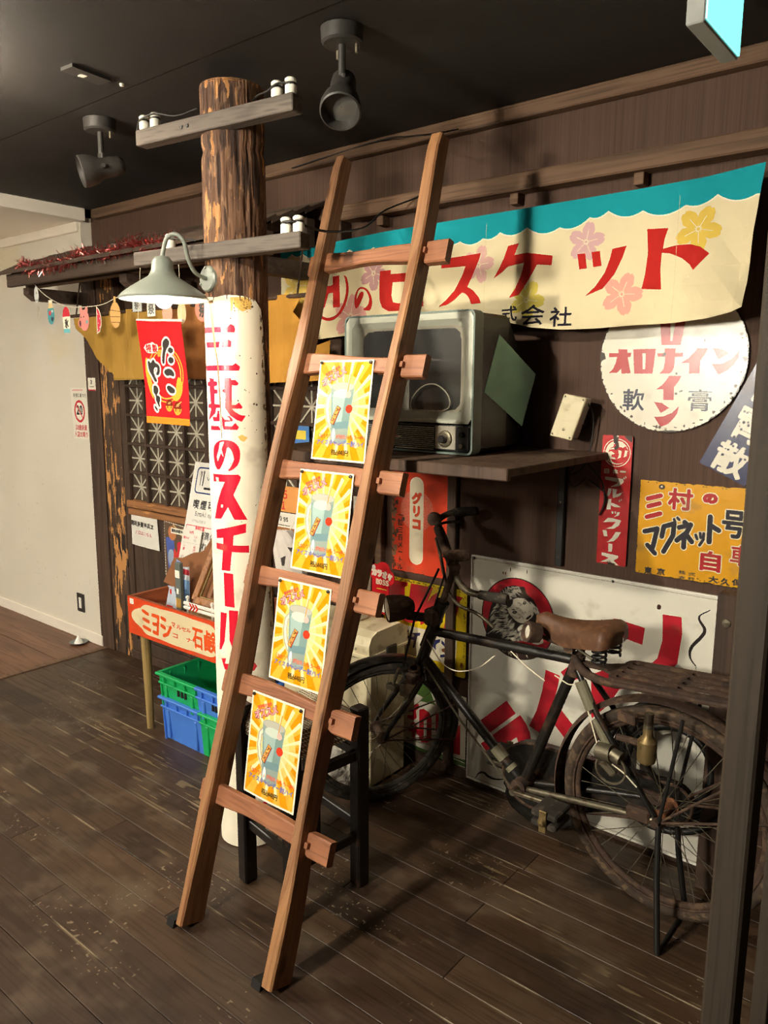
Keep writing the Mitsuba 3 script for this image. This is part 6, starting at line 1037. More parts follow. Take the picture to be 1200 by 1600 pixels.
obj('tuner_knob', cat_([lathe([(.001, .026), (.011, .026), (.013, .023), (.013, .008)], (-1.412, 2.053, 1.436), (0, -1, 0), 24)]), 'mat_darkknob', kp, smooth=30)
obj('tuner_ring', lathe([(.013, .008), (.02, .009), (.026, .006), (.028, 0)], (-1.412, 2.053, 1.436), (0, -1, 0), 28), 'mat_oldsteel', kp, smooth=30)
obj('side_plate', bx(-1.369, -1.322, 2.053, 2.06, 1.402, 1.474, .001), 'mat_darkknob', tv)
for z in (1.416, 1.452): obj('small_knob', lathe([(.001, .014), (.007, .014), (.008, .012), (.009, 0)], (-1.345, 2.054, z), (0, -1, 0), 18), 'mat_oldsteel' if z < 1.43 else 'mat_darkknob', tv, smooth=30)
obj('lettering_strip', bx(-1.62, -1.46, 2.0555, 2.059, 1.397, 1.401, 0), 'mat_dial', tv)
k = obj('teal_card', extr(Polygon([(2.196, 1.769), (2.45, 1.645), (2.364, 1.468), (2.114, 1.586)]), .0012, frame((-1.3075, 0, 0), (0, 1, 0), (0, 0, 1))), 'mat_tealcard')
tag(k, 'square teal card stuck tilted on the black side of the television', 'card')

# ------------------------------------------------------------------ enamel and tin signs on the wall
def nails(pts, Y, k, m='mat_dial', r=.005):
    for x, z in pts: obj('nail', lathe([(.001, .004), (r * .7, .0035), (r, .0)], (x, Y, z), (0, -1, 0), 12), m, k)
def ragged(poly, amp, step, seed):
    q = np.array(shapely.segmentize(poly.exterior, step).coords)[:-1]; r = np.random.default_rng(seed); c = q.mean(0)
    return Polygon(q + (c - q) / np.linalg.norm(c - q, axis=1, keepdims=True) * (r.random(len(q))[:, None] ** 3) * amp)
W_ = 2.4985
# round ointment sign
o = ragged(ell(-.857, 1.694, .233, .233, 24), .004, .004, 1); inn = ragged(ell(-.857, 1.694, .2315, .2315, 24), .006, .0045, 2)
L = [(inn, '#dcd6c4')] + [(union_all(tr('oro_red')), '#b43034')] + [(gbox(c, b, .0012 if c == '軟' else .0003), '#1f2340') for c, b in zip('軟膏', trp('oro_txt'))] + [(g_, '#2a2018') for g_ in tr('oro_chip')]
r3 = np.random.default_rng(3); L += [(ell(-.857 + .218 * math.cos(a), 1.694 + .218 * math.sin(a), r3.uniform(.001, .006), r3.uniform(.001, .006), 2), '#3b2c1f') for a in r3.uniform(-2.6, .4, 26)]
k = printed('round_sign', o, L, '#3a2a1e', Y=W_ - .004, thick=.006, m='mat_enamel', edge='#2a1d15'); tag(k, 'round white enamel sign with red katakana crossing, below the right banner end', 'sign'); nails([(-.857, 1.472)], W_ - .010, k)
# red narrow sauce sign
o = rrect(-1.066, -.961, 1.001, 1.444, .006); c, e = trp('bul_emb')[0]; rr = .0475
dog = union_all(tr('bul_dog')); ds = [(ell(-1.0135, 1.386, rr), '#e2d8c4'), (ell(-1.0135, 1.386, rr * .94), '#b8252a'), (ell(-1.0135, 1.386, rr * .84), '#e2d8c4'), (ell(-1.008, 1.384, rr * .72), '#b8252a'), (dog, '#e2d8c4')]
ds += [(stroke([(-1.035, 1.40), (-1.02, 1.408), (-1.0, 1.402)], .003), '#b8252a'), (ell(-1.0, 1.40, .006), '#b8252a'), (ell(-1.025, 1.375, .007, .005), '#b8252a')]
L = ds + [(union_all(tr('bul_w')), '#dcd5c4')] + [(gbox(ch, b, .0012), '#dcd5c4') for ch, b in zip('日本一', trp('bul_t'))] + [(g_, '#2e2019') for g_ in tr('bul_chip')]
k = printed('narrow_sign', o, L, '#b8252a', Y=W_ - .004, thick=.006, m='mat_enamel', edge='#5d1a18'); tag(k, 'narrow red enamel sign with a round dog emblem and white katakana', 'sign'); nails([(-1.013, 1.440), (-1.02, 1.012)], W_ - .010, k)
# yellow bicycle shop sign
o = ragged(sbox(-.927, .990, -.50, 1.303), .004, .01, 4); R = trp('mim_t'); L = []
red = union_all([stroke(q, .0145) for q in trp('mim_r')] + [gbox('村', R[0], .0026), gbox('の', R[1], .0042), gbox('自', R[3], .0026), gbox('車', R[4], .0012)])
blk = union_all([stroke(q, .0158) for q in trp('mim_k')] + [stroke(q, .0092) for q in trp('mim_k2')] + [gbox('号', R[2], .0030)])
L += [(red.union(blk).buffer(.0032, quad_segs=3), '#d9cfae'), (red, '#a3242a'), (blk, '#20202c')] + [(gbox(ch, b, .0010 if j in (0, 1, 6, 7, 8) else .0003), '#20202c') for j, (ch, b) in enumerate(zip('東京株式会社大久保', R[5:]))]
h = trp('mim_hole')[0][0]; L += [(ell(h[0], h[1], .010, .008), '#2a1d12')] + [(ell(a, b, .0022, None, 2), '#6a4a1a') for a, b in zip(r3.uniform(-.92, -.55, 30), r3.choice([.995, 1.297, 1.0], 30))]
k = printed('yellow_shop_sign', o, L, '#cf9412', Y=W_ - .004, thick=.006, m='mat_enamel', edge='#4a3616'); tag(k, 'yellow enamel sign with black and red lettering at the right partition', 'sign'); nails([tuple(h)], W_ - .010, k)
# tilted blue sign
B = tr('blu'); o = B[0]; c1, c2 = trp('blu_t')[0]; ang = 62.0
def tilted(ch, x, z, h, b): return affinity.rotate(gbox(ch, [(x - h * .52, z - h / 2), (x + h * .52, z + h / 2)], b), -24.5, origin=(x, z))
L = [(tilted('散', -.650, 1.389, .098, .0034), '#d5d0bf'), (tilted('胃', -.598, 1.487, .100, .0036), '#d5d0bf'), (tilted('田', -.547, 1.590, .092, .0040), '#d5d0bf')]
L += [(ell(a, b, r3.uniform(.001, .005), None, 2), '#20233f') for a, b in zip(r3.normal(-.615, .04, 40), r3.normal(1.45, .05, 40))]
k = printed('tilted_blue_sign', o.intersection(sbox(-2, 1.3, -.44, 1.75)), L, '#232a52', Y=W_ - .0105, thick=.005, m='mat_enamel', edge='#151a33'); tag(k, 'dark blue sign with white characters hung askew beside the round sign', 'sign'); nails([(-.664, 1.575)], W_ - .016, k)
# big white sign with the lion
o = rrect(-1.574, -.640, .018, .956, .012); R = tr('lion_red'); E = trp('lion_emb')[0]; ex, ez = -1.364, (E[1, 1] + E[2, 1]) / 2; er = (E[1, 1] - E[2, 1]) / 2
em = ell(ex, ez, er * .985, er, 20)
mane, face = tr('lion_mane')[0], tr('lion_face')[0]; fc = np.array(face.centroid.coords[0])
L = [(rrect(-1.562, -.652, .030, .944, .008).difference(rrect(-1.5595, -.6545, .0325, .9415, .008)), '#9a978a'), (union_all(R), '#b31a2c'), (em, '#231b1a'), (em.buffer(-.004), '#b31a2c'), (em.buffer(-.004).intersection(sbox(-3, 0, 0, ez - er * .56)), '#30211d'), (mane, '#1e1a19')]
r4 = np.random.default_rng(12)
def hair(p, q, bend, w, col):
    p, q = np.array(p), np.array(q); m_ = (p + q) / 2 + V(-(q - p)[1], (q - p)[0]) * bend; t_ = np.linspace(0, 1, 7)[:, None]
    c_ = (1 - t_) ** 2 * p + 2 * t_ * (1 - t_) * m_ + t_ ** 2 * q; d_ = np.gradient(c_, axis=0); n_ = np.stack([-d_[:, 1], d_[:, 0]], 1); n_ /= np.linalg.norm(n_, axis=1, keepdims=True)
    ww = (w * np.sin(np.pi * np.linspace(.04, .96, 7)))[:, None]; return (Polygon(np.vstack([c_ + n_ * ww, (c_ - n_ * ww)[::-1]])).buffer(0), col)
GD = [spline([(a, 0, b) for a, b in q], 8)[:, [0, 2]] for q in trp('lion_guide')]
for a_, b_ in [(0, 1), (1, 2), (2, 3), (3, 4), (5, 6), (6, 7), (7, 8), (8, 9), (9, 10), (10, 11), (11, 12), (12, 13), (13, 14), (15, 16), (16, 17)]:
    for t_ in np.linspace(0, 1, 6)[:-1]:
        c_ = GD[a_] * (1 - t_) + GD[b_] * t_; i0 = r4.integers(0, 6); i1 = r4.integers(17, 25)
        for u0, u1 in ((i0, (i0 + i1) // 2 + r4.integers(-2, 3)), ((i0 + i1) // 2 + r4.integers(-1, 4), i1)):
            q = c_[u0:u1 + 1]
            if len(q) < 3: continue
            d_ = np.gradient(q, axis=0); n_ = np.stack([-d_[:, 1], d_[:, 0]], 1); n_ /= np.linalg.norm(n_, axis=1, keepdims=True) + 1e-9
            ww = (r4.uniform(.0011, .0022) * np.sin(np.pi * np.linspace(.06, .94, len(q))))[:, None]; L.append((Polygon(np.vstack([q + n_ * ww, (q - n_ * ww)[::-1]])).buffer(0), '#d3cdbd'))
L += [(face, '#cbc4b2')] + [(g_, '#201b1a') for g_ in tr('lion_feat')] + [(g_, '#cfc9ba') for g_ in tr('lion_wht')] + [(LineString(q).buffer(.0009), '#4a423c') for q in trp('lion_lin')]
for _ in range(30):
    p_ = V(ex + r4.uniform(-.12, .12), ez - er * r4.uniform(.6, .85)); L.append((hair(p_, p_ + V(r4.uniform(-.01, .02), r4.uniform(-.03, -.012)), .2, .0012, '#cfc8b8')[0].intersection(em.buffer(-.006)), '#cfc8b8'))
for q in trp('lion_sq'):
    s_ = spline([(a, 0, b) for a, b in q], 6)[:, [0, 2]]; t_ = np.linspace(.05, .95, len(s_)); L.append((union_all([LineString(s_[i:i + 2]).buffer(.0015 + .004 * math.sin(math.pi * t_[i]) ** 2) for i in range(len(s_) - 1)]), '#201a1c'))
L += [(stroke(q, .011, 'flat'), '#17352f') for q in trp('lion_grn')] + [(ell(-1.478, .158, .007, .005), '#3a2f26'), (ell(-1.49, .20, .003), '#3a2f26'), (ell(-.838, .885, .007, .009), '#3a211c'), (ell(-1.40, .922, .002, .008), '#3a2f26'), (ell(-1.33, .925, .002, .008), '#3a2f26'), (ell(-1.43, .905, .003, .006), '#8a5a4a'), (ell(-1.42, .905, .003, .006), '#8a5a4a')]
k = printed('lion_sign', o, L, '#d9d6c8', Y=W_ - .006, thick=.008, m='mat_enamel', edge='#a8a498'); tag(k, 'big white enamel sign with a red lion emblem standing behind the bicycle', 'sign')
lw = tube([(-1.569, W_ - .014, .023), (-.645, W_ - .014, .023), (-.645, W_ - .014, .951), (-1.569, W_ - .014, .951)], .005, 8, closed=True); obj('rolled_rim', lw, 'mat_white', k); nails([(-1.560, .943), (-1.0, .945)], W_ - .016, k, 'mat_blackmetal')
# orange red sign behind the handlebar; the printed figure is left out, a plain pale band stands there
o = ragged(Polygon([(-1.978, 1.252), (-1.688, 1.262), (-1.692, .832), (-1.974, .832)]), .005, .012, 9); c = (-1.846, 1.095)
disc = ell(*c, .085); L = [(disc, '#d8937c')] + [(sbox(c[0] - .09 + .0065 * i, .9, c[0] - .0875 + .0065 * i, 1.2).intersection(disc), '#cf3f25') for i in range(28)] + [(sbox(-2, 1.0 + .0065 * i, -1.7, 1.0025 + .0065 * i).intersection(disc), '#cf3f25') for i in range(30)]
L += [(rrect(-1.882, -1.812, .87, 1.235, .034), '#d8cdb4'), (rrect(-1.878, -1.816, .874, 1.231, .031), '#cfc3a8')] + [(text('グリコ', -1.873, 1.122, .052, .004, vert=True, adv=1.02), '#b8402a')]
L += [(text('一粒三百メートル', -1.945, 1.055, .030, .0009, vert=True, adv=1.05), '#3a1c16'), (text('一0粒', -1.728, .985, .030, .001, vert=True, adv=1.1), '#3a1c16')]
L += [(ell(-1.975 + abs(r4.normal(0, .012)), r4.uniform(.84, 1.16), r4.uniform(.003, .012), r4.uniform(.003, .014), 2), '#7d5a42' if r4.random() < .6 else '#4a3427') for _ in range(70)] + [(ell(-1.915, 1.055, .007, .009), '#4a3a30')]
k = printed('red_tin_sign', o, L, '#cf3f25', Y=W_ - .004, thick=.004, m='mat_enamel', edge='#6a3a22'); tag(k, 'orange red tin sign with a latticed disc under the shelf', 'sign')
# yellow and red medicine sign
o = rrect(-2.034, -1.592, .438, .802, .010); L = [(g_, '#b4202a') for g_ in tr('yel_red')] + [(g_, '#d3cbb4') for g_ in tr('yel_white')] + [(g_, '#23275a') for g_ in tr('yel_blue')] + [(g_, '#7a4424') for g_ in tr('yel_rust')]
L += [(ell(a, .798 - abs(r4.normal(0, .006)), r4.uniform(.002, .007), r4.uniform(.001, .005), 2), '#7d6a2a') for a in r4.uniform(-1.99, -1.6, 50)] + [(ell(-1.598 - abs(r4.normal(0, .004)), b, .002, .005, 2), '#7d6a2a') for b in r4.uniform(.45, .78, 30)]
k = printed('yellow_medicine_sign', o, L, '#d2b416', Y=W_ - .004, thick=.006, m='mat_enamel', edge='#6a5a18'); tag(k, 'yellow and red enamel sign with blue katakana behind the bicycle headlamp', 'sign'); nails([(-1.99, .795)], W_ - .010, k, 'mat_blackmetal')
# green and white drink sign near the floor
o = sbox(-1.95, .055, -1.583, .36); L = [(g_, '#4a6b34') for g_ in tr('kir_grn')] + [(stroke([(-1.93, .075), (-1.80, .085), (-1.583, .075)], .004, 'flat'), '#dcd8c8')] + [(union_all(tr('kir_red')), '#b81e2c')] + [(g_, '#d8d3c4') for g_ in tr('kir_w')]
k = printed('drink_sign', o, L, '#d8d3c4', Y=W_ - .004, thick=.005, m='mat_enamel', edge='#3a3a2a'); tag(k, 'low white and green sign with red letters behind the front wheel', 'sign')
# white strip sign and karaoke tag left of the red sign
k = printed('white_strip_sign', sbox(-2.16, .70, -2.062, 1.13), [(stroke([(-2.16, .985), (-2.06, .985)], .002, 'flat'), '#8a8678')], '#d8d4c6', Y=2.46, thick=.004, m='mat_print'); tag(k, 'plain white strip of board between the ladder and the red tin sign', 'board')
kt = rrect(-2.005, -1.915, .66, .82, .01).union(union_all([ell(-1.985, .835, .034), ell(-1.945, .845, .038), ell(-1.92, .82, .034), ell(-1.955, .81, .05, .04)]))
k = printed('karaoke_tag', kt, [(gbox('カ', [(-2.008, .818), (-1.978, .852)], .004), '#e6d5c4'), (gbox('ラ', [(-1.978, .816), (-1.95, .848)], .004), '#e6d5c4'), (gbox('オ', [(-1.95, .812), (-1.922, .846)], .004), '#e6d5c4'), (gbox('ケ', [(-1.922, .808), (-1.896, .84)], .004), '#e6d5c4'), (text('B0SS', -1.985, .782, .03, .002), '#e6c9b0'), (sbox(-1.98, .764, -1.925, .769), '#d8a23a'), (ell(-1.995, .855, .01), '#c9c4bc')], '#c9202a', Y=2.40, thick=.004, m='mat_gloss'); tag(k, 'red shaped shop tag with pale lettering left of the yellow and red sign', 'tag')
obj('tag_label', bx(-2.0, -1.93, 2.392, 2.3955, .67, .735, 0), 'mat_paper', k)
tp_ = thing('tape_dispenser', 'small white and grey dispenser with a pink window on the cream box', 'dispenser')
obj('roll', lathe([(.018, 0), (.034, 0), (.036, .004), (.036, .05), (.034, .054), (.018, .054), (.018, 0)], (-2.035, 2.30, .728), (1, -.35, 0), 24), 'mat_greycloth', tp_, smooth=35); obj('body', bx(-2.03, -1.965, 2.27, 2.33, .655, .745, .006), 'mat_plasticwhite', tp_); obj('window', bx(-2.022, -2.0, 2.2665, 2.2699, .665, .705, 0), mat('pink', '#d83a6a', .4), tp_)
# cream metal box and crumpled bag
cb = thing('metal_box', 'dented cream metal box with a rounded lid behind the front wheel', 'box')
pr = Polygon([(2.17, .56), (2.17, .60), (2.185, .635), (2.22, .652), (2.37, .655), (2.415, .63), (2.415, .56)])
obj('lid', extr(pr, .50, frame((-2.33, 0, 0), (0, 1, 0), (0, 0, 1))), 'mat_cream', cb); obj('body', bx(-2.325, -1.835, 2.176, 2.415, .0, .56, .012), 'mat_cream', cb); obj('lid_edge', bx(-2.333, -1.827, 2.162, 2.42, .55, .566, .004), 'mat_cream', cb)
for a, b in ((-2.28, .582), (-1.90, .583), (-1.86, .50)): obj('rivet', lathe([(.001, .004), (.005, .002), (.006, 0)], (a, 2.169 if b > .55 else 2.176, b), (0, -1, 0), 10), 'mat_dial', cb)
obj('clasp', bx(-1.8275, -1.815, 2.27, 2.33, .48, .58, .004), 'mat_blackmetal', cb)
def lump(c, r, seed, amp=.25, sub=4):
    m = trimesh.creation.icosphere(sub, 1.0); v = np.array(m.vertices); f_ = mikit.meshkit.fbm(v * 2.3 + seed, 5, seed); f2 = abs(mikit.meshkit.noise(v * 5 + seed, seed) - .5)
    v = v * (1 + amp * (f_ - .5) * 2 - .18 * f2)[:, None] * np.array(r); v = v + np.array(c); v[:, 2] = np.maximum(v[:, 2], .002); return trimesh.Trimesh(v, m.faces, process=False)
k = obj('plastic_bag', lump((-1.97, 2.115, .10), (.13, .05, .12), 3, .3), 'mat_bagwhite', smooth=25); tag(k, 'crumpled whitish plastic bag on the floor against the cream box', 'bag')
# things left of the television, behind the ladder
k = printed('price_card', sbox(-2.63, 1.02, -2.47, 1.14), [(text('05', -2.605, 1.075, .055, .002), '#b8402a'), (text('81', -2.615, 1.025, .05, .002), '#b8402a')], '#c98a4c', Y=2.436, thick=.004, m='mat_print'); tag(k, 'orange card with red numerals on the wall behind the ladder', 'card')
k = printed('handwritten_note', sbox(-2.64, .925, -2.48, 1.015), [(text('0', -2.60, .972, .028, .001), '#33302c'), (text('95', -2.575, .97, .028, .001), '#33302c'), (stroke([(-2.61, .955), (-2.53, .955)], .004, 'flat'), '#5a564e'), (stroke([(-2.62, .938), (-2.50, .938)], .005, 'flat'), '#5a564e')], '#cfcbc0', Y=2.436, thick=.002, m='mat_print'); tag(k, 'white note with black figures under the orange card', 'note')
k = printed('grey_photo', sbox(-2.64, .78, -2.49, .918), [(ell(a, b, r4.uniform(.005, .02), None, 3), q) for a, b, q in zip(r4.uniform(-2.63, -2.5, 26), r4.uniform(.79, .91, 26), r4.choice(['#8c8a82', '#5d5c57', '#c0bdb2'], 26))], '#9c998f', Y=2.436, thick=.002, m='mat_print'); tag(k, 'grey photograph print under the white note behind the ladder', 'photograph')
k = printed('blue_card', sbox(-2.55, 1.28, -2.40, 1.42), [(sbox(-2.55, 1.28, -2.40, 1.31), '#cfccc2'), (sbox(-2.53, 1.36, -2.42, 1.40), '#d8c24a')], '#4a7ab8', Y=2.435, thick=.002, m='mat_print'); tag(k, 'blue card tucked behind the lattice right of the pole', 'card')
P = Polygon([(-2.40, .985), (-2.30, 1.0), (-2.25, .93), (-2.235, .82), (-2.28, .775), (-2.36, .79), (-2.405, .815), (-2.41, .9)])
k = printed('hanging_bag', P, [(Polygon([(-2.33, .88), (-2.31, .89), (-2.31, .85), (-2.33, .845)]), '#3a3432'), (Polygon([(-2.30, .93), (-2.27, .93), (-2.28, .91)]), '#3a3432')], '#b9b2ab', mp=lambda u, v, w: np.stack([u, 2.25 - w - .03 * np.sin((u + 2.41) / .17 * math.pi) - .006 * np.sin(u * 90 + v * 40), v], 1), thick=.03, m='mat_print', split=(.02, .03)); tag(k, 'pale lilac bag hanging behind the ladder between the second and third posters', 'bag')
obj('bag_cord', tube([(-2.33, 2.235, .985), (-2.33, 2.32, 1.1), (-2.34, 2.442, 1.18)], .002, 5), 'mat_string', k)
# tilted cream wall box with its cable
wb = thing('wall_box', 'small cream cover box hung askew on the wall right of the television', 'wall box')
M = frame((-1.166, 2.40, 1.581), (.080, 0, -.014), (-.047, 0, -.141)); w_, h_ = .081, .149
obj('cover', trimesh.Trimesh(bx(0, .081, 0, .149, -.012, 0, .003).vertices @ np.array([[1, 0, 0], [0, 1, 0], [0, 0, 1]]), bx(0, .081, 0, .149, -.012, 0, .003).faces).apply_transform(M).convex_hull, 'mat_cream', wb)
obj('case', trimesh.Trimesh(bx(.004, .077, .004, .145, .0, .05, .003).vertices).convex_hull.apply_transform(M), 'mat_greycloth', wb)
for u, v in ((.008, .008), (.073, .008), (.008, .141), (.073, .141)): p = (M @ V(u, v, -.012, 1))[:3]; obj('screw', lathe([(.001, .002), (.0022, .0015), (.003, 0)], p, (0, -1, 0), 8), 'mat_darkknob', wb)
p = (M @ V(.042, .118, -.012, 1))[:3]; obj('keyhole', lathe([(.001, .002), (.004, .0015), (.005, 0)], p, (0, -1, 0), 10), 'mat_oldsteel', wb)
obj('cable', cat_([tube(spline(q, 6), .0025, 6) for q in ([(-1.10, 2.42, 1.56), (-1.09, 2.46, 1.50), (-1.10, 2.47, 1.40), (-1.12, 2.46, 1.33), (-1.16, 2.44, 1.30)], [(-1.12, 2.46, 1.36), (-1.08, 2.47, 1.32), (-1.05, 2.47, 1.28), (-1.04, 2.47, 1.22), (-1.06, 2.48, 1.17), (-1.04, 2.48, 1.24), (-1.10, 2.47, 1.29)], [(-1.13, 2.45, 1.36), (-1.15, 2.42, 1.30), (-1.12, 2.40, 1.27), (-1.09, 2.43, 1.30)])]), 'mat_wire', wb)
obj('arm', bx(-1.15, -1.12, 2.44, 2.5, 1.47, 1.50, .003), 'mat_blackmetal', wb)
# low post at the right end of the big sign, plate on the white wall, salt on its saucer
k = struct('trim_12', bx(-.634, -.575, 2.395, 2.455, 0, .99, .004), 'mat_darkwood'); struct('notch', lathe([(.001, .004), (.012, .003), (.014, 0)], (-.602, 2.395, .90), (0, -1, 0), 14), 'mat_oldsteel', k)
so_ = thing('wall_socket', 'dark wall socket plate with a white centre low on the white wall', 'wall socket')
obj('plate', bx(-4.458, -4.378, 2.4225, 2.4305, .175, .293, .004), 'mat_spotgrey', so_); obj('insert', bx(-4.432, -4.404, 2.4195, 2.423, .20, .268, .002), 'mat_plasticwhite', so_)
sa = thing('salt_saucer', 'small cone of salt on a grey saucer on the floor by the white wall', 'saucer')
obj('saucer', lathe([(.001, .004), (.03, .005), (.05, .012), (.055, .014), (.051, .010), (.03, .001), (.001, .0)], (-4.345, 2.355, 0), n=28), mat('slate', '#6d736f', .5), sa, smooth=40); obj('salt', lathe([(.001, .055), (.006, .050), (.024, .012), (.027, .006)], (-4.345, 2.355, 0), n=20), 'mat_white', sa, smooth=40)
# ------------------------------------------------------------------ bicycle
bk = thing('bicycle', 'old dusty black utility bicycle with a brown saddle parked before the signs', 'bicycle')
def circ(c, u, v, r, n=56, a0=0, a1=360): g_ = np.radians(np.linspace(a0, a1, n + (a1 - a0 < 360))[:n + (a1 - a0 < 360)] if a1 - a0 < 360 else np.arange(n) * 360 / n); return np.asarray(c) + r * (np.cos(g_)[:, None] * u + np.sin(g_)[:, None] * v)
def wheel(name, c, u, v, r, tire, rim, hub_m, tm, rm, hub_w=.05, spokes=32, thick=.019):
    c, u, v = V(*c), unit(u), unit(v); n = np.cross(u, v)
    w = obj(name, cat_([tube(circ(c, u, v, r - 2 * thick - .004), .010, 8, closed=True, flat=1.3, up=None), tube(circ(c + n * .012, u, v, r - 2 * thick + .002), .004, 6, closed=True), tube(circ(c - n * .012, u, v, r - 2 * thick + .002), .004, 6, closed=True)]), rm, bk, smooth=60)
    obj('tyre', tube(circ(c, u, v, r - thick, 72), thick, 12, closed=True), tm, w, smooth=True)
    obj('hub', cat_([lathe([(.001, -hub_w - .02), (.006, -hub_w - .02), (.006, -hub_w), (.026, -hub_w + .004), (.026, -hub_w + .010), (.016, -hub_w + .014), (.016, hub_w - .014), (.026, hub_w - .010), (.026, hub_w - .004), (.006, hub_w), (.006, hub_w + .02), (.001, hub_w + .02)], c, n, 20)]), hub_m, w, smooth=35)
    for k in range(spokes):
        s = 1 if k % 2 else -1; a = 2 * math.pi * k / spokes; b = a + (.75 if (k // 2) % 2 else -.75)
        d_ = lambda t: math.cos(t) * u + math.sin(t) * v
        obj('spoke', cyl(c + n * s * (hub_w - .007) + d_(b) * .024, c + d_(a) * (r - 2 * thick), .0014, 5), 'mat_oldsteel', w)
    return w
RC, FC = V(-.665, 2.14, .372), V(-1.738, 2.123, .300)
wheel('rear_wheel', RC, V(1, -.03, 0), V(0, 0, 1), .322, .019, None, 'mat_hubrust', 'mat_rubber2', 'mat_rust', .052)
fu = V(math.cos(1.03), math.sin(1.03), 0); fv = unit(V(math.sin(1.03) * .15, -math.cos(1.03) * .15, 1)); fn_ = np.cross(fu, fv)
wheel('front_wheel', FC, fu, fv, .303, .02, None, 'mat_rust', 'mat_rubber', 'mat_rubber', .045, 30, .020)
HT, HB, SS, BB = V(-1.475, 2.14, .845), V(-1.565, 2.14, .60), V(-.962, 2.14, .770), V(-1.128, 2.14, .300)
T1, D1 = HT + (HB - HT) * .40, HT + (HB - HT) * .82
obj('top_tube', tube([T1, SS + V(0, 0, .0)], .0165, 14), 'mat_blackpaint', bk, smooth=True); obj('down_tube', tube([D1, BB], .017, 14), 'mat_blackpaint', bk, smooth=True)
obj('seat_tube', tube([BB, SS + (SS - BB) * .03], .0175, 14), 'mat_blackpaint', bk, smooth=True); obj('head_tube', cat_([cyl(HB, HT, .021, 16), cyl(HT, HT + (HT - HB) * .07, .025, 16), cyl(HB - (HT - HB) * .04, HB, .025, 16)]), 'mat_blackpaint', bk, smooth=35)
obj('lug', cyl(BB + V(0, -.045, 0), BB + V(0, .045, 0), .028, 18), 'mat_rust', bk, smooth=35); obj('lug', cyl(SS - V(0.01, 0, .05), SS + V(.006, 0, .02), .0215, 14), 'mat_rust', bk, smooth=35)
q = BB + (D1 - BB) * .18; obj('tape_wrap', cat_([cyl(q, BB + (D1 - BB) * .27, .0215, 12), cyl(BB + (D1 - BB) * .10, BB + (D1 - BB) * .13, .020, 12)]), mat('dirtytape', '#6f6a55', .6), bk)
for s in (-1, 1):
    y = .058 * s
    obj('chain_stay', tube([BB + V(.01, y * .45, -.005), RC + V(-.10, y, -.01), RC + V(.01, y, 0)], [.011, .010, .008], 10), 'mat_blackpaint' if s > 0 else 'mat_oldsteel', bk, smooth=True)
    obj('seat_stay', tube([SS + V(.012, y * .4, -.02), SS + V(.10, y * .9, -.14), RC + V(-.01, y, .01)], [.0095, .0095, .008], 10), 'mat_blackpaint', bk, smooth=True)
    obj('rack_stay', tube([RC + V(.008, y * 1.25, 0), RC + V(.055, y * 1.3, .33)], .0055, 8), 'mat_blackmetal', bk); obj('fender_stay', tube([RC + V(.006, y * 1.2, .0), RC + V(.335, y * .4, .10)], .0042, 8), 'mat_rust', bk)
    obj('fender_stay', tube([RC + V(.006, y * 1.2, 0), RC + V(.26, y * .5, .235)], .0042, 8), 'mat_rust', bk)
    st_ = obj('stand_leg', tube([RC + V(.01, y * 1.35, 0), RC + V(.02, y * 1.6, -.16), RC + V(.045, y * 2.1, -.366)], .009, 10), 'mat_blackmetal', bk)
    obj('chain_adjuster', bx(RC[0] - .09, RC[0] - .02, RC[1] + y - .014, RC[1] + y + .014, RC[2] - .02, RC[2] + .022, .006), 'mat_rust', bk)
    obj('axle_nut', cyl(RC + V(0, y * 1.1, 0), RC + V(0, y * 1.5, 0), .013, 6), 'mat_rust', bk)
obj('stand_foot', tube([RC + V(.045, -.125, -.366), RC + V(.045, .125, -.366)], .006, 8), 'mat_blackmetal', bk)
ST = HT + (HT - HB) * .07; SQ = ST + (HT - HB) * .52
obj('stem', cat_([cyl(ST, SQ, .0125, 14), cyl(SQ - V(0, 0, .004), SQ + V(0, 0, .012), .02, 14)]), 'mat_rust', bk, smooth=35)
for s in (-1, 1):
    e = FC + fn_ * s * .055; cr = HB - (HT - HB) * .10 + fn_ * s * .046
    obj('fork_blade', tube(spline([HB - (HT - HB) * .07 + fn_ * s * .02, cr, cr * .55 + e * .45 + (HB - FC) * .03, e * .8 + cr * .2 - fu * .008, e], 6), np.linspace(.0125, .0075, 25), 10, flat=1.0), 'mat_blackpaint', bk, smooth=True)
    for t_ in (.5, .95): 
        a = 18 if t_ > .6 else -12
        obj('fender_stay', tube([e, FC + fu * .315 * math.cos(math.radians(a)) + fv * .315 * math.sin(math.radians(a)) + fn_ * s * .03], .0035, 6), 'mat_rust', bk)
obj('fork_crown', cat_([bar(HB - (HT - HB) * .10 - fn_ * .055, HB - (HT - HB) * .10 + fn_ * .055, .03, .024, b=.008), cyl(HB - (HT - HB) * .14 - fu * .05, HB - (HT - HB) * .10 - fu * .02, .022, 12)]), 'mat_blackpaint', bk)
obj('lower_bearing', cyl(HB - (HT - HB) * .04, HB - (HT - HB) * .005, .0245, 16), 'mat_plasticwhite', bk)
def fender(name, c, u, v, r, a0, a1, m, w=.030, n=44):
    n_ = np.cross(u, v); X, F = [], []
    for a in np.radians(np.linspace(a0, a1, n)):
        d_ = math.cos(a) * u + math.sin(a) * v
        for b in np.linspace(-1.15, 1.15, 9): X.append(c + d_ * (r + .016 * math.cos(b * 1.25)) + n_ * w * math.sin(b))
    F = [(i * 9 + j, (i + 1) * 9 + j, (i + 1) * 9 + j + 1, i * 9 + j + 1) for i in range(n - 1) for j in range(8)]
    return obj(name, (np.array(X), np.array(F)), m, bk, smooth=40)
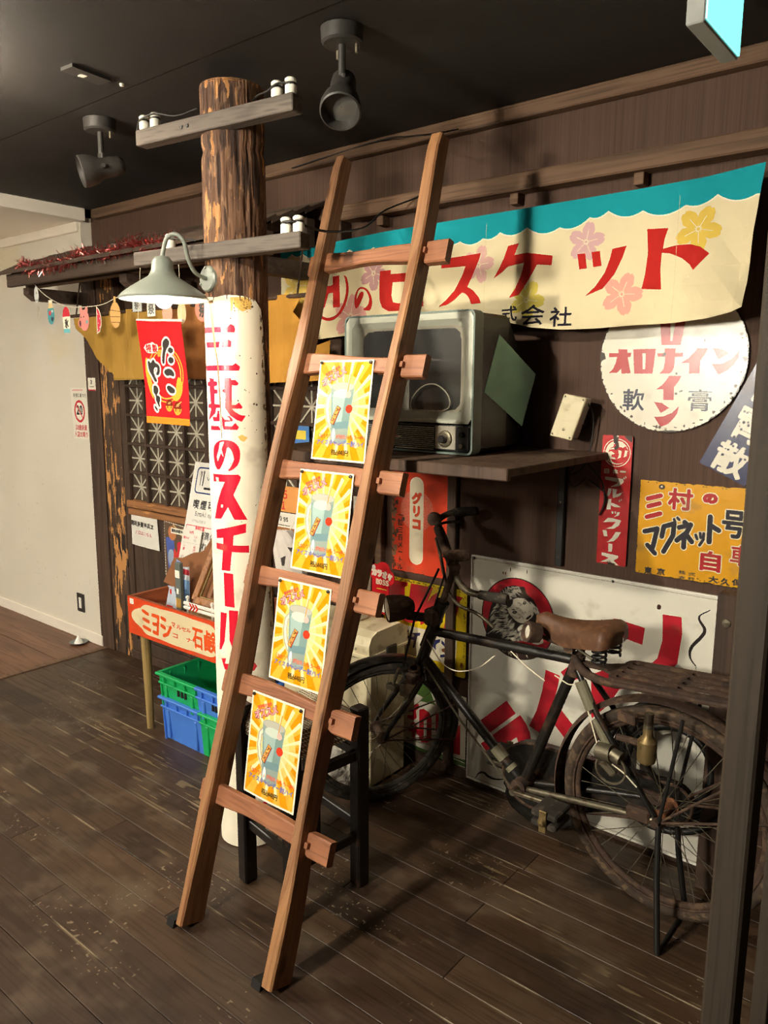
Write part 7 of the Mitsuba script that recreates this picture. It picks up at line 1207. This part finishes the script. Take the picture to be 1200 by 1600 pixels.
fender('rear_fender', RC, V(1, -.03, 0), V(0, 0, 1), .338, -18, 196, 'mat_rust', .036); fender('front_fender', FC, fu, fv, .312, -14, 122, 'mat_blackpaint', .033)
tip = FC + fv * .335 * math.sin(math.radians(116)) + fu * .335 * math.cos(math.radians(116))
obj('fender_ornament', lathe([(.001, .06), (.005, .045), (.010, .02), (.012, 0), (.004, -.01)], tip, -fu * .8 + fv * .1, 12), 'mat_oldsteel', bk, smooth=40)
# handlebar: turned with the wheel
hb = spline([(-1.222, 2.14, .917), (-1.29, 2.13, .917), (-1.35, 2.12, .923), (-1.395, 2.135, .94), (-1.43, 2.155, .965), (-1.47, 2.19, 1.00), (-1.55, 2.26, 1.06), (-1.63, 2.335, 1.09), (-1.655, 2.38, 1.10), (-1.645, 2.42, 1.115), (-1.61, 2.45, 1.125), (-1.555, 2.47, 1.13)], 7)
obj('handlebar', tube(hb, .0118, 12), 'mat_oldsteel', bk, smooth=True)
obj('bar_clamp', cat_([cyl(hb[28] - V(.015, -.02, .01), hb[31] + V(.008, -.01, .006), .018, 12), cyl(SQ, hb[32], .013, 12)]), 'mat_rust', bk)
obj('grip', tube([(-1.213, 2.14, .917), (-1.222, 2.139, .917), (-1.26, 2.134, .917), (-1.312, 2.127, .919)], [.017, .0185, .0175, .0155], 14), 'mat_rubber', bk, smooth=40); obj('grip', tube([(-1.545, 2.472, 1.132), (-1.555, 2.47, 1.13), (-1.60, 2.453, 1.126), (-1.63, 2.435, 1.12)], [.016, .0175, .017, .015], 14), 'mat_rubber', bk, smooth=40)
obj('brake_lever', tube(spline([(-1.62, 2.31, 1.04), (-1.56, 2.25, 1.0), (-1.49, 2.18, .94), (-1.44, 2.14, .895), (-1.38, 2.11, .872), (-1.30, 2.10, .86), (-1.24, 2.105, .825)], 6), .006, 10, flat=1.0), 'mat_oldsteel', bk, smooth=True); obj('brake_lever', tube(spline([(-1.66, 2.36, 1.075), (-1.64, 2.40, 1.085), (-1.59, 2.44, 1.09)], 6), .0055, 8), 'mat_rubber', bk, smooth=True)
obj('bell', lathe([(.001, .026), (.012, .024), (.023, .014), (.028, 0), (.026, -.012), (.001, -.014)], (-1.655, 2.345, 1.105), (-.3, -.5, .8), 22), 'mat_rust', bk, smooth=40)
obj('bar_bag', cat_([tube([(-1.60, 2.29, 1.085), (-1.52, 2.22, 1.035), (-1.46, 2.18, .99)], .016, 10), bar((-1.47, 2.20, 1.02), (-1.395, 2.165, 1.03), .05, .035, b=.012)]), 'mat_rust', bk, smooth=40)
obj('brake_rod', tube([(-1.46, 2.135, .96), (-1.50, 2.10, .78), (-1.53, 2.095, .70)], .0035, 6), 'mat_blackmetal', bk); obj('brake_rod', tube([(-1.48, 2.13, .98), (-1.545, 2.08, .80), (-1.585, 2.07, .62)], .0045, 6), 'mat_blackmetal', bk)
obj('brake_block', cat_([bx(-1.66, -1.615, 2.06, 2.09, .515, .535, .004), cyl((-1.61, 2.075, .60), (-1.64, 2.075, .52), .006, 8), bx(-1.62, -1.595, 2.09, 2.13, .49, .54, .004)]), 'mat_oldsteel', bk)
obj('rod_bracket', cat_([lathe([(.014, 0), (.022, .002), (.022, .03), (.014, .032), (.014, 0)], (-1.555, 2.10, .585), (.1, -.4, 1), 18), bx(-1.57, -1.53, 2.06, 2.10, .56, .60, .006)]), 'mat_rust', bk, smooth=35)
# headlamp
ha = unit(V(-.62, -.78, -.08)); hc = V(-1.60, 2.05, .835)
hl = obj('headlamp', lathe([(.001, -.065), (.018, -.060), (.034, -.045), (.043, -.02), (.047, .01), (.048, .032), (.045, .038), (.043, .034)], hc, ha, 28), 'mat_rust', bk, smooth=35); obj('lens', lathe([(.001, .040), (.02, .039), (.043, .034)], hc, ha, 28), 'mat_chromelens', hl, smooth=30)
obj('lamp_bracket', cat_([bar(hc + V(.02, .03, -.03), (-1.50, 2.12, .80), .02, .03, b=.004), bx(-1.525, -1.475, 2.10, 2.16, .775, .835, .008)]), 'mat_rust', bk)
# saddle
X, F = [], []; ns, nr = 40, 24
for i in range(ns):
    t_ = i / (ns - 1); x = -1.105 + .285 * t_; wdt = .024 + .088 * t_ ** 1.5
    if t_ < .08: wdt *= math.sqrt(1 - (1 - t_ / .08) ** 2) * .85 + .15
    if t_ > .84: wdt *= math.sqrt(max(.0004, 1 - ((t_ - .84) / .16) ** 2))
    zt = .908 - .016 * math.sin(math.pi * min(1, t_ / .85)) + .008 * t_ - (.022 * ((t_ - .86) / .14) ** 2 if t_ > .86 else 0) - .02 * max(0, 1 - t_ / .10)
    zb = .868 - .050 * math.sin(math.pi / 2 * min(1, t_ / .42)) + .040 * max(0, (t_ - .42) / .58)
    for j in range(nr):
        b = math.pi * j / (nr - 1); yy, zz = -math.cos(b), math.sin(b)
        X.append((x, 2.14 + wdt * np.sign(yy) * abs(yy) ** .75, zb + (zt - zb) * zz ** .55))
F = [(i * nr + j, i * nr + j + 1, (i + 1) * nr + j + 1, (i + 1) * nr + j) for i in range(ns - 1) for j in range(nr - 1)]
sd = obj('saddle', (np.array(X), np.array(F)), 'mat_leather', bk, smooth=50)
for s in (-1, 1):
    hx = np.linspace(0, 1, 60); obj('spring', tube(np.stack([-.868 + .020 * np.cos(hx * 31), 2.14 + s * .055 + .020 * np.sin(hx * 31), .795 + .075 * hx], 1), .0042, 6), 'mat_blackmetal', sd)
    obj('saddle_rail', tube(spline([(-1.09, 2.14 + s * .012, .862), (-1.03, 2.14 + s * .02, .835), (-.97, 2.14 + s * .022, .822), (-.88, 2.14 + s * .05, .80)], 6), .0045, 8), 'mat_oldsteel', sd)
obj('seat_post', cyl(SS, SS + (SS - BB) * .14, .012, 12), 'mat_rust', bk); obj('seat_clamp', cyl((-.975, 2.10, .815), (-.975, 2.18, .815), .016, 12), 'mat_rust', bk)
obj('reflector', cat_([lathe([(.030, -.03), (.033, 0), (.033, .012), (.024, .014), (.022, .004), (.001, .002)], (-1.085, 2.06, .855), (-.55, -.75, .2), 24)]), 'mat_rust', bk, smooth=35); obj('reflector_lens', lathe([(.001, .010), (.012, .009), (.022, .005)], (-1.085, 2.06, .855), (-.55, -.75, .2), 20), 'mat_chromelens', bk, smooth=30); obj('reflector_arm', tube([(-1.07, 2.075, .85), (-1.04, 2.11, .825), (-.99, 2.13, .81)], .007, 8), 'mat_rust', bk)
# rack
rk = obj('rear_rack', extr(affinity.translate(rrect(-.83, -.47, -.095, .095, .03).union(Polygon([(-.83, -.05), (-.875, -.018), (-.875, .018), (-.83, .05)])).difference(union_all([rrect(a, b, y - .0125, y + .0125, .012) for y in (-.063, -.021, .021, .063) for a, b in ((-.81, -.665), (-.635, -.49))])), 0, 0), .009, np.array([[1, 0, 0, 0], [0, 1, 0, 2.14], [.06, 0, 1, .818], [0, 0, 0, 1.0]])), 'mat_rust', bk)
obj('rack_edge', cat_([tube([(-.83, 2.14 - .095, .762), (-.47, 2.14 - .095, .784)], .009, 8), tube([(-.83, 2.14 + .095, .762), (-.47, 2.14 + .095, .784)], .009, 8), bar((-.96, 2.14, .765), (-.85, 2.14, .768), .03, .012)]), 'mat_rust', rk)
obj('rack_arm', tube(spline([(-.965, 2.12, .785), (-.92, 2.10, .755), (-.86, 2.09, .745), (-.80, 2.07, .755)], 6), .013, 8), 'mat_rust', bk, smooth=True)
# dynamo and lock on the rear stay
dy = obj('dynamo', cat_([lathe([(.001, -.062), (.008, -.06), (.024, -.05), (.027, -.04), (.027, .012), (.02, .02), (.014, .03), (.014, .05), (.001, .052)], (-.70, 2.055, .605), (0, 0, 1), 24)]), 'mat_brass', bk, smooth=35); obj('pulley', cyl((-.70, 2.055, .655), (-.70, 2.055, .70), .013, 14), 'mat_oldsteel', dy); obj('bracket', cat_([cyl((-.79, 2.06, .60), (-.72, 2.056, .605), .010, 10), bar((-.74, 2.07, .66), (-.80, 2.09, .655), .02, .03, b=.004)]), 'mat_rust', dy)
obj('lock', cat_([cyl((-.845, 2.06, .54), (-.80, 2.055, .545), .026, 16), cyl((-.80, 2.055, .545), (-.77, 2.05, .54), .020, 12), bar((-.835, 2.06, .515), (-.79, 2.06, .48), .025, .025, b=.006), tube(circ((-.80, 2.05, .50), V(1, 0, 0), V(0, 0, 1), .045, 24), .004, 6, closed=True)]), 'mat_oldsteel', bk, smooth=35)
obj('stay_wrap', cat_([cyl(SS + V(.03, -.035, -.05), SS + V(.075, -.045, -.125), .0185, 12), cyl(SS + V(.09, -.05, -.15), SS + V(.135, -.055, -.215), .014, 12)]), 'mat_dirtytape', bk)
# chain case, cranks, pedals
cc = union_all([ell(BB[0], BB[2], .115), ell(RC[0], RC[2], .06), Polygon([(BB[0] - .01, BB[2] + .115), (RC[0], RC[2] + .06), (RC[0], RC[2] - .06), (BB[0] - .01, BB[2] - .115)])])
ck = obj('chain_case', extr(cc, .035, frame((0, 2.235, 0), (1, 0, 0), (0, 0, 1))), 'mat_blackpaint', bk); obj('case_rim', cat_([tube(np.insert(np.array(cc.exterior.coords)[:-1], 1, 2.20, axis=1), .005, 6, closed=True)]), 'mat_rust', ck)
for s, e in ((-1, BB + V(.165, -.075, .012)), (1, BB + V(-.165, .085, -.012))):
    b_ = BB + V(0, s * .07, 0); obj('crank', bar(b_, e, .014, .022, up=(0, 1, 0), b=.004), 'mat_oldsteel', bk); obj('crank_pin', cyl(BB, b_ + V(0, s * .01, 0), .011, 12), 'mat_oldsteel', bk)
    o_ = e + V(0, s * .058, 0); p_ = obj('pedal', cat_([bx(o_[0] - .042, o_[0] + .042, o_[1] - .05, o_[1] + .05, o_[2] + .006, o_[2] + .026, .005), bx(o_[0] - .042, o_[0] + .042, o_[1] - .05, o_[1] + .05, o_[2] - .026, o_[2] - .006, .005)]), 'mat_rubber', bk)
    obj('end_plate', bx(o_[0] - .012, o_[0] + .012, o_[1] + s * .05, o_[1] + s * .056, o_[2] - .035, o_[2] + .035, .003), 'mat_brass', p_); obj('dust_cap', lathe([(.001, .014), (.008, .012), (.012, .006), (.015, 0)], o_ + V(0, s * .056, 0), (0, s, 0), 16), 'mat_brass', p_, smooth=35); obj('spindle', cyl(e, o_, .007, 10), 'mat_oldsteel', p_, smooth=35)
for P_ in ([(-1.52, 2.12, .72), (-1.45, 2.11, .655), (-1.38, 2.105, .64), (-1.30, 2.11, .67), (-1.24, 2.115, .725)], [(-1.18, 2.115, .755), (-1.12, 2.11, .72), (-1.05, 2.105, .69)], [(-1.02, 2.11, .715), (-.97, 2.105, .70), (-.93, 2.10, .70), (-.87, 2.07, .60), (-.83, 2.06, .50)], [(-.80, 2.06, .51), (-.76, 2.05, .50), (-.72, 2.05, .47)]): obj('cable', tube(spline(P_, 5), .0022, 5), 'mat_string', bk)
obj('brake_rod', tube([(-1.52, 2.10, .64), (-1.36, 2.10, .47), (-1.15, 2.10, .29)], .004, 6), 'mat_oldsteel', bk)
hs = thing('coiled_hose', 'black coiled hose propped behind the rear wheel of the bicycle', 'hose')
for i, (r_, y) in enumerate(((.135, 2.40), (.165, 2.42), (.195, 2.44), (.215, 2.41))): obj('loop', tube(circ((-.745, y, .38), V(1, 0, .1), unit(V(0, .12, 1)), r_, 44), .0125, 8, closed=True), 'mat_blackmetal', hs, smooth=True)
dl = obj('dark_bundle', lump((-1.17, 2.37, .15), (.15, .08, .12), 9, .25), 'mat_wire', smooth=25); tag(dl, 'dark cloth bundle on the floor behind the bicycle chain case', 'bundle')

# ------------------------------------------------------------------ ceiling fittings and lamps
def spotlight(label, x, y, zc, aim, power=None, yawarm=(.02, 0)):
    k = thing('ceiling_spotlight', label, 'spotlight', 'grey ceiling spotlights'); aim = unit(V(*aim))
    obj('canopy', lathe([(.001, -.040), (.050, -.040), (.056, -.034), (.058, 0), (.001, 0)], (x, y, zc), n=28), 'mat_spotgrey', k, smooth=30)
    for a in (.5, 2.6): obj('screw', cyl((x + .04 * math.cos(a), y + .04 * math.sin(a), zc - .062), (x + .04 * math.cos(a), y + .04 * math.sin(a), zc - .04), .0045, 8), 'mat_oldsteel', k)
    obj('stem', cyl((x, y, zc - .115), (x, y, zc - .04), .010, 12), 'mat_spotgrey', k); h = V(x, y, zc - .165)
    obj('yoke', cat_([bar((x, y, zc - .11), h + V(0, 0, .015), .016, .03, up=(1, 0, 0), b=.004), cyl(h - np.cross(aim, V(0, 0, 1)) * .05, h + np.cross(aim, V(0, 0, 1)) * .05, .008, 10)]), 'mat_spotgrey', k)
    obj('head', lathe([(.001, -.085), (.022, -.082), (.034, -.065), (.036, -.03), (.036, .0), (.050, .03), (.056, .055), (.056, .098 if power else .075), (.052, .10 if power else .078), (.049, .06), (.036, .03), (.001, .028)], h, aim, 30), 'mat_spotgrey', k, smooth=32)
    ln = lathe([(.001, .052), (.02, .051), (.044, .048)], h, aim, 24)
    if power:
        ln = lathe([(KEY_RAD, .0), (.001, .0)], h + aim * .034, aim, 24); d = mikit.ply(ln, 'mat_white'); 
        if float(np.array(ln.face_normals).mean(0) @ aim) < 0: ln.invert(); d = mikit.ply(ln, 'mat_white')
        d['emitter'] = {'type': 'area', 'radiance': {'type': 'rgb', 'value': list(power)}}; obj('lens', d, None, k)
    else: obj('lens', ln, mat('lensgrey', '#54534f', .15) if 'mat_lensgrey' not in scene else 'mat_lensgrey', k, smooth=True)
spotlight('unlit grey ceiling spotlight above the ladder, pointing down toward the camera', -1.509, 1.672, 2.55, (.30, -.42, -.62))
spotlight('unlit grey ceiling spotlight above the eave, its head turned to the left', -2.70, 1.672, 2.55, (-.35, -.75, -.22))
spotlight('lit ceiling spotlight outside the frame, aimed at the bicycle and signs', KEY_POS[0], KEY_POS[1], 2.585, KEY_AIM - KEY_POS, KEY_W)
gl = thing('globe_lamp', 'round white globe lamp at the ceiling beyond the left edge', 'lamp')
gm = trimesh.creation.icosphere(3, .085); gm.apply_translation(GLOBE_POS); d = mikit.ply(gm, 'mat_white', smooth=True); d['emitter'] = {'type': 'area', 'radiance': {'type': 'rgb', 'value': list(GLOBE_W)}}; obj('globe', d, None, gl)
obj('canopy', lathe([(.001, -.07), (.045, -.07), (.05, -.06), (.055, 0), (.001, 0)], (GLOBE_POS[0], GLOBE_POS[1], 2.55), n=24), 'mat_spotgrey', gl)
ln_ = thing('fill_globe', 'added unseen white fill globe hanging in the room behind the camera', 'fill_light')  # unseen globe added as broad frontal fill
gm = trimesh.creation.icosphere(3, .20); gm.apply_translation(FILL_GLOBE_POS); d = mikit.ply(gm, 'mat_white', smooth=True); d['emitter'] = {'type': 'area', 'radiance': {'type': 'rgb', 'value': list(FILL_GLOBE_W)}}; obj('globe', d, None, ln_)
obj('cord', cyl(FILL_GLOBE_POS + V(0, 0, .198), V(FILL_GLOBE_POS[0], FILL_GLOBE_POS[1], 2.552), .004, 8), 'mat_wire', ln_)
for q, w in zip(FILL_POS, FILL_W):  # unseen panel added as fill for the passage wall
    k = thing('fill_panel', 'added unseen flat fill panel over the white walled passage', 'lamp'); x, y, z = q
    r_ = trimesh.Trimesh([(x - .3, y - .3, z - .012), (x - .3, y + .3, z - .012), (x + .3, y + .3, z - .012), (x + .3, y - .3, z - .012)], [[0, 1, 2], [0, 2, 3]]); d = mikit.ply(r_, 'mat_white'); d['emitter'] = {'type': 'area', 'radiance': {'type': 'rgb', 'value': list(w)}}
    obj('diffuser', d, None, k); obj('housing', bx(x - .31, x + .31, y - .31, y + .31, z - .010, z + .015, .002), 'mat_soffit', k)
ex = thing('exit_sign', 'glowing pale cyan emergency light box hanging from the ceiling at the upper right', 'exit light')
EM = lambda P: P
x0, y0, y1, z0, z1 = -.60, 1.828, 2.088, 2.388, 2.535
obj('case', bx(x0 - .045, x0 - .0045, y0, y1, z0 - .004, z1, .003), 'mat_exitcase', ex)
r_ = bx(x0 - .004, x0, y0 + .004, y1 - .004, z0 + .002, z1 - .002, .0005); d = mikit.ply(r_, 'mat_white'); d['emitter'] = {'type': 'area', 'radiance': {'type': 'rgb', 'value': list(EXIT_W)}}; obj('lit_face', d, None, ex)
obj('hanger', bx(x0 - .035, x0 - .012, 1.93, 1.99, z1, 2.552, .002), 'mat_exitcase', ex)
cp = thing('ceiling_plate', 'thin dark cover plate with a small label on the ceiling at the upper left', 'cover plate')
pq = Polygon([(-2.352, 1.335), (-2.292, 1.339), (-2.305, 1.476), (-2.366, 1.471)]); obj('plate', extr(pq, .010, np.array([[1, 0, 0, 0], [0, 1, 0, 0], [0, 0, 1, 2.540], [0, 0, 0, 1.0]])), 'mat_spotgrey', cp); obj('label', bx(-2.345, -2.322, 1.385, 1.405, 2.5385, 2.5399, 0), 'mat_paper', cp)
k = obj('indicator_lamp', lathe([(.001, -.008), (.006, -.007), (.008, 0)], (-2.322, 1.524, 2.55), n=14), 'mat_plasticwhite', smooth=30); tag(k, 'tiny white indicator on the ceiling beside the dark cover plate', 'indicator')
